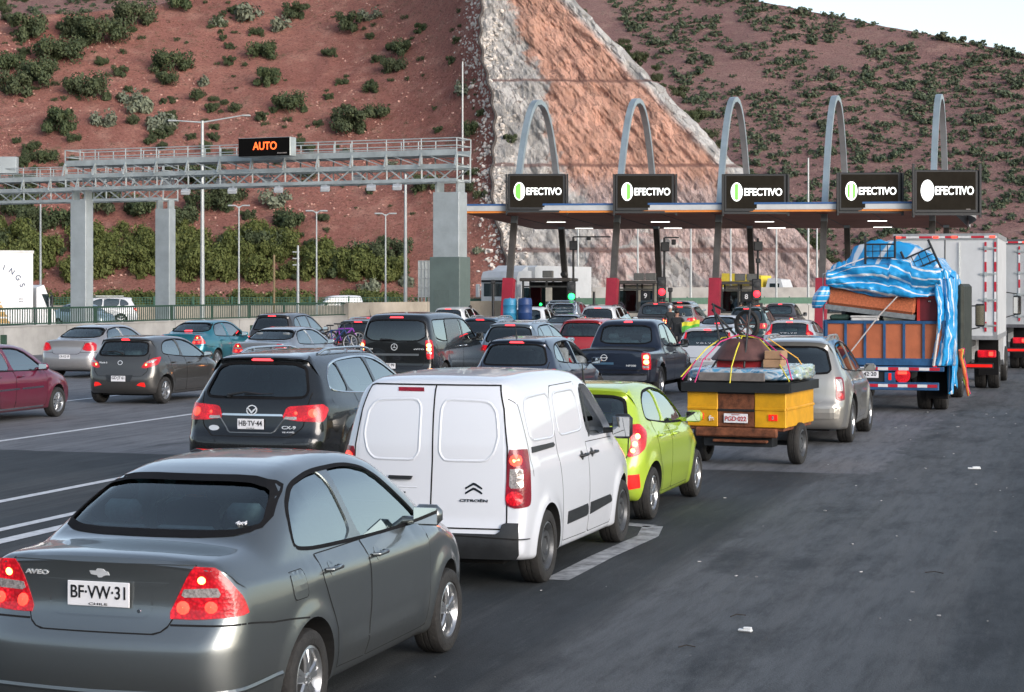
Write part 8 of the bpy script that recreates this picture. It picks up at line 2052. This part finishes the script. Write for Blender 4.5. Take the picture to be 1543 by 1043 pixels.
m_ = MB(); m_.box(-.02, .8, .12, .68, zh - .01, zh + .05, bev=.02); m_.box(-.02, .8, .10, .70, zh + .055, zh + .10, bev=.02); bl('folded_linen', m_, plain('linen', (.55, .54, .52), .9), 'folded pale linen on the tailboard under the sofa', 'linen')
m_ = MB(); m_.box(.05, .7, .72, 1.12, zh, zh + .12, bev=.04); bl('green_bag', m_, plain('dark_green_bag', (.02, .05, .04), .7, var=.4, vs=12), 'dark green bag at the left end of the tailboard', 'bag')
m_ = MB(); m_.box(.9, 3.8, -1.0, 1.0, zh - .02, zh + 1.05, bev=.1); bl('stacked_furniture', m_, plain('dark_bundle', (.03, .03, .035), .8, var=.5), 'dark stack of household goods under the blue tarpaulin', 'furniture')
# striped tarpaulin
def stripes():
    m, nt, b = base('striped_tarpaulin'); at_ = nd(nt, 'ShaderNodeUVMap'); sep = nd(nt, 'ShaderNodeSeparateXYZ'); nt.links.new(at_.outputs[0], sep.inputs[0])
    tc = nd(nt, 'ShaderNodeTexCoord'); n = nd(nt, 'ShaderNodeTexNoise', Scale=1.2, Detail=4.); nt.links.new(tc.outputs['Object'], n.inputs['Vector'])
    u = math_(nt, 'ADD', sep.outputs[0], math_(nt, 'MULTIPLY', n.outputs['Fac'], .12)); f = math_(nt, 'FRACT', math_(nt, 'MULTIPLY', u, 1.0)); 
    wht = mapr(nt, f, .71, .73); thin = math_(nt, 'MULTIPLY', mapr(nt, f, .27, .29), mapr(nt, f, .36, .34, 0, 1), True)
    wht = math_(nt, 'MAXIMUM', math_(nt, 'MULTIPLY', wht, mapr(nt, f, .86, .84, 0, 1), True), thin)
    c = mixn(nt, (.012, .22, .52), (.02, .36, .72), n.outputs['Fac']); c = mixn(nt, c, (.62, .66, .70), wht)
    nt.links.new(c, b.inputs['Base Color']); b.inputs['Roughness'].default_value = .32; b.inputs['Coat Weight'].default_value = .3; b.inputs['Coat Roughness'].default_value = .2
    return m
TARP = stripes()
def cloth(name, fn, nu, nv, uvf, label=None, cat=None, parent=None):
    V = []; UV = []
    for i in range(nu + 1):
        for k in range(nv + 1): u, v = i / nu, k / nv; V.append(fn(u, v)); UV.append(uvf(u, v))
    F_ = [(i * (nv + 1) + k, (i + 1) * (nv + 1) + k, (i + 1) * (nv + 1) + k + 1, i * (nv + 1) + k + 1) for i in range(nu) for k in range(nv)]
    me = bpy.data.meshes.new(name); me.from_pydata([tuple(map(float, p)) for p in V], [], F_); ul = me.uv_layers.new(name='UVMap')
    for l_ in me.loops: ul.data[l_.index].uv = UV[l_.vertex_index]
    for p in me.polygons: p.use_smooth = True
    me.materials.append(TARP); o = link(name, me, None, parent)
    md = o.modifiers.new('thick', 'SOLIDIFY'); md.thickness = .012
    return o
def nz(a_, b_, s_): return float(fbm(np.array(a_), np.array(b_), 4, s_))
tp = empty('tarpaulin', bt.location, R(90 - TH), 'blue and white striped plastic tarpaulin draped over the furniture on the blue truck', 'tarpaulin')
# upper cover: over the top from left edge to right edge, and down both sides
def upper(u, v):
    # u across (left to right), v from the back edge forward
    prof = [(1.22, zh + .55), (1.18, zh + 1.05), (.95, zh + 1.18), (.72, zh + 1.50), (.2, zh + 1.56), (-.45, zh + 1.50), (-.95, zh + 1.28), (-1.20, zh + .95), (-1.26, zh + .3), (-1.28, zh - .5), (-1.24, zh - 1.0)]
    t = u * (len(prof) - 1); i = min(int(t), len(prof) - 2); f = t - i; y = prof[i][0] * (1 - f) + prof[i + 1][0] * f; z = prof[i][1] * (1 - f) + prof[i + 1][1] * f
    x = .75 + 3.3 * v; fold = .08 * nz(u * 26, v * 5, 41) + .07 * abs(nz(u * 16, v * 16, 42)) + .02 * nz(u * 50, v * 40, 47); z -= .35 * max(0, v - .7) ; z += fold + (.05 * math.sin(u * 18) if u < .7 else 0)
    if u > .68: y += .10 * nz(v * 16, u * 3, 43) ; x += .05 * nz(v * 9, u * 7, 45)
    return (x, y, z)
cloth('upper_sheet', upper, 90, 50, lambda u, v: (v * 8.0, u), parent=tp)
def front_end(u, v):
    x, y, z = upper(u * .68, 0); z2 = zh + .35; return (x - .16 * math.sin(v * 2.6) + .05 * nz(u * 12, v * 3, 48), y * (1 - .05 * v), z * (1 - v) + z2 * v)
cloth('end_sheet', front_end, 60, 16, lambda u, v: (u * 3.5 + .6 * v, v), parent=tp)
# lower cover hanging over the back of the load, pulled to both corners
def lower(u, v):
    y = 1.16 - 2.28 * u; ztop = zh + 1.02 + .10 * math.sin(u * 3.1) + (.10 if .55 < u < .75 else 0); zbot = zh + .74 - .26 * math.sin(u * math.pi * .95) * (1 if u < .9 else .8) - (.18 * max(0, u - .62) / .38)
    t = v; x0 = 1.0 * (1 - min(1, t * 2.2)) + (-.10) * min(1, t * 2.2); z = ztop if t < .45 else ztop + (zbot - ztop) * ((t - .45) / .55)
    if t < .45: z = ztop + .06 * nz(u * 8, t * 6, 51)
    fd = .07 * math.sin(14 * (z - zh) + 5 * u + 3 * nz(u * 3, t * 3, 52)) + .07 * abs(nz(u * 9 + t * 6, t * 16 - u * 4, 53)) + .025 * nz(u * 30 + t * 9, t * 40, 58)
    return (x0 + fd - .05 * math.sin(math.pi * max(0, t - .45) / .55), y, z + .04 * nz(u * 6, t * 8, 54))
cloth('lower_sheet', lower, 80, 40, lambda u, v: (v * 3.4 + .5 * math.sin(u * 5.0) + u * .5, u), parent=tp)
def right_fall(u, v):   # loose strips hanging down the right rear corner
    z = zh + .85 - 1.75 * v; y = -.98 - .30 * u - .10 * math.sin(v * 3); x = -.10 - .06 * math.sin(u * 9 + v * 4) + .16 * u + .06 * nz(u * 8, v * 4, 61); y += .05 * nz(u * 4, v * 9, 62)
    if v > .5: y += (.5 - u) * .35 * (v - .5)
    return (x, y, z)
cloth('corner_drape', right_fall, 26, 44, lambda u, v: (u * 1.8, v), parent=tp)
def side_fall(u, v):
    z = zh + .9 - 2.3 * v - .1 * math.sin(u * 7); x = .2 + 1.5 * u; return (x + .05 * nz(u * 9, v * 3, 66), -1.27 - .05 * math.sin(u * 20 + v * 2) - .03 * nz(u * 6, v * 8, 67), z)
cloth('side_drape', side_fall, 40, 40, lambda u, v: (u * 3.2, v), parent=tp)
def knot(u, v):
    a_ = u * 2 * math.pi; r_ = .10 + .10 * math.sin(v * math.pi) + .02 * math.sin(a_ * 5); return (-.05 + r_ * math.cos(a_), 1.36 + r_ * math.sin(a_) * .8 - .18 * v, zh + .25 + .45 * v)
cloth('corner_bunch', knot, 24, 16, lambda u, v: (v * 2.2, u), parent=tp)
# green-black sheet further along the side
m_ = MB(); m_.box(2.2, 4.9, -1.42, -1.28, zf - .25, zh + .75, bev=.06); bl('dark_side_cover', m_, plain('olive_black_cover', (.025, .03, .022), .7, var=.5, vs=3, bump=.4, bs=6), 'dark olive cover hanging along the right side of the blue truck', 'cover')
def chair(c, rot, label):
    m_ = MB(); M_ = Matrix.Translation(c) @ rot; o = empty('wire_chair', bt.location, R(90 - TH), label, 'chair')
    for y in (-.30, .30): m_.tube([M_ @ Vector((0, y, -.25)), M_ @ Vector((0, y, .45))], .025, 7)
    for z in (.0, .28): m_.tube([M_ @ Vector((0, -.30, z)), M_ @ Vector((0, .30, z))], .018, 6)
    m_.build('frame', DKST, o); m_ = MB()
    for k in range(1, 4): y = -.30 + .15 * k; m_.tube([M_ @ Vector((0, y, 0)), M_ @ Vector((0, y, .28))], .01, 5)
    m_.tube([M_ @ Vector((0, -.3, .14)), M_ @ Vector((0, .3, .14))], .01, 5)
    for k in range(5): y = -.28 + .14 * k; m_.tube([M_ @ Vector((0, y, -.02)), M_ @ Vector((.5, y, -.05))], .009, 5)
    m_.build('wire_grid', DKST, o)
chair(Vector((.55, .15, zh + 1.28)), Matrix.Rotation(0, 4, 'X'), 'black wire chair standing upright on top of the blue tarpaulin')
chair(Vector((.6, -.72, zh + 1.12)), Matrix.Rotation(R(-24), 4, 'X'), 'tilted black wire chair near the right corner of the tarpaulin')
WR = plain('white_rope', (.55, .52, .5), .8, var=.2, vs=40)
def rope2(pts, label, mat=WR, r_=.014): m_ = MB(); m_.tube(pts, r_, 6); bl('rope', m_, mat, label, 'rope', 50)
rope2([(-.12, -.42, zh + .66), (-.14, .1, zh + .1), (-.10, .66, zh - .62)], 'white rope running diagonally across the tailboard of the blue truck')
rope2([(.2, 1.26, zh - .8), (.2, 1.27, zh + .95), (.4, .8, zh + 1.15), (.6, .4, zh + 1.3)], 'white rope along the left side of the load on the blue truck')
rope2([(-.10, -.98, zh - .9), (-.12, -1.06, zh - .3), (-.08, -1.08, zh + .05)], 'frayed cream rope hanging below the right corner of the blue truck', WR, .03)
for k, (c_, lb) in enumerate((((.65, .12, .03), 'orange cloth strap'), ((.35, .55, .05), 'lime green strap'), ((.55, .03, .12), 'crimson rag'))):
    m_ = MB(); r3 = random.Random(k); pts = [Vector((1.5 + .35 * k, -1.40, zf + .15))]
    for q in range(6): pts.append(pts[-1] + Vector((r3.uniform(-.1, .12), r3.uniform(-.06, .02), -.16)))
    m_.tube(pts, [.05, .035, .03, .04, .03, .025, .02], 6); bl('strap', m_, plain('strap_%d' % k, c_, .7), lb + ' dangling from the right side of the blue truck', 'strap', 60)
bpy.data.scenes.remove(TMP)
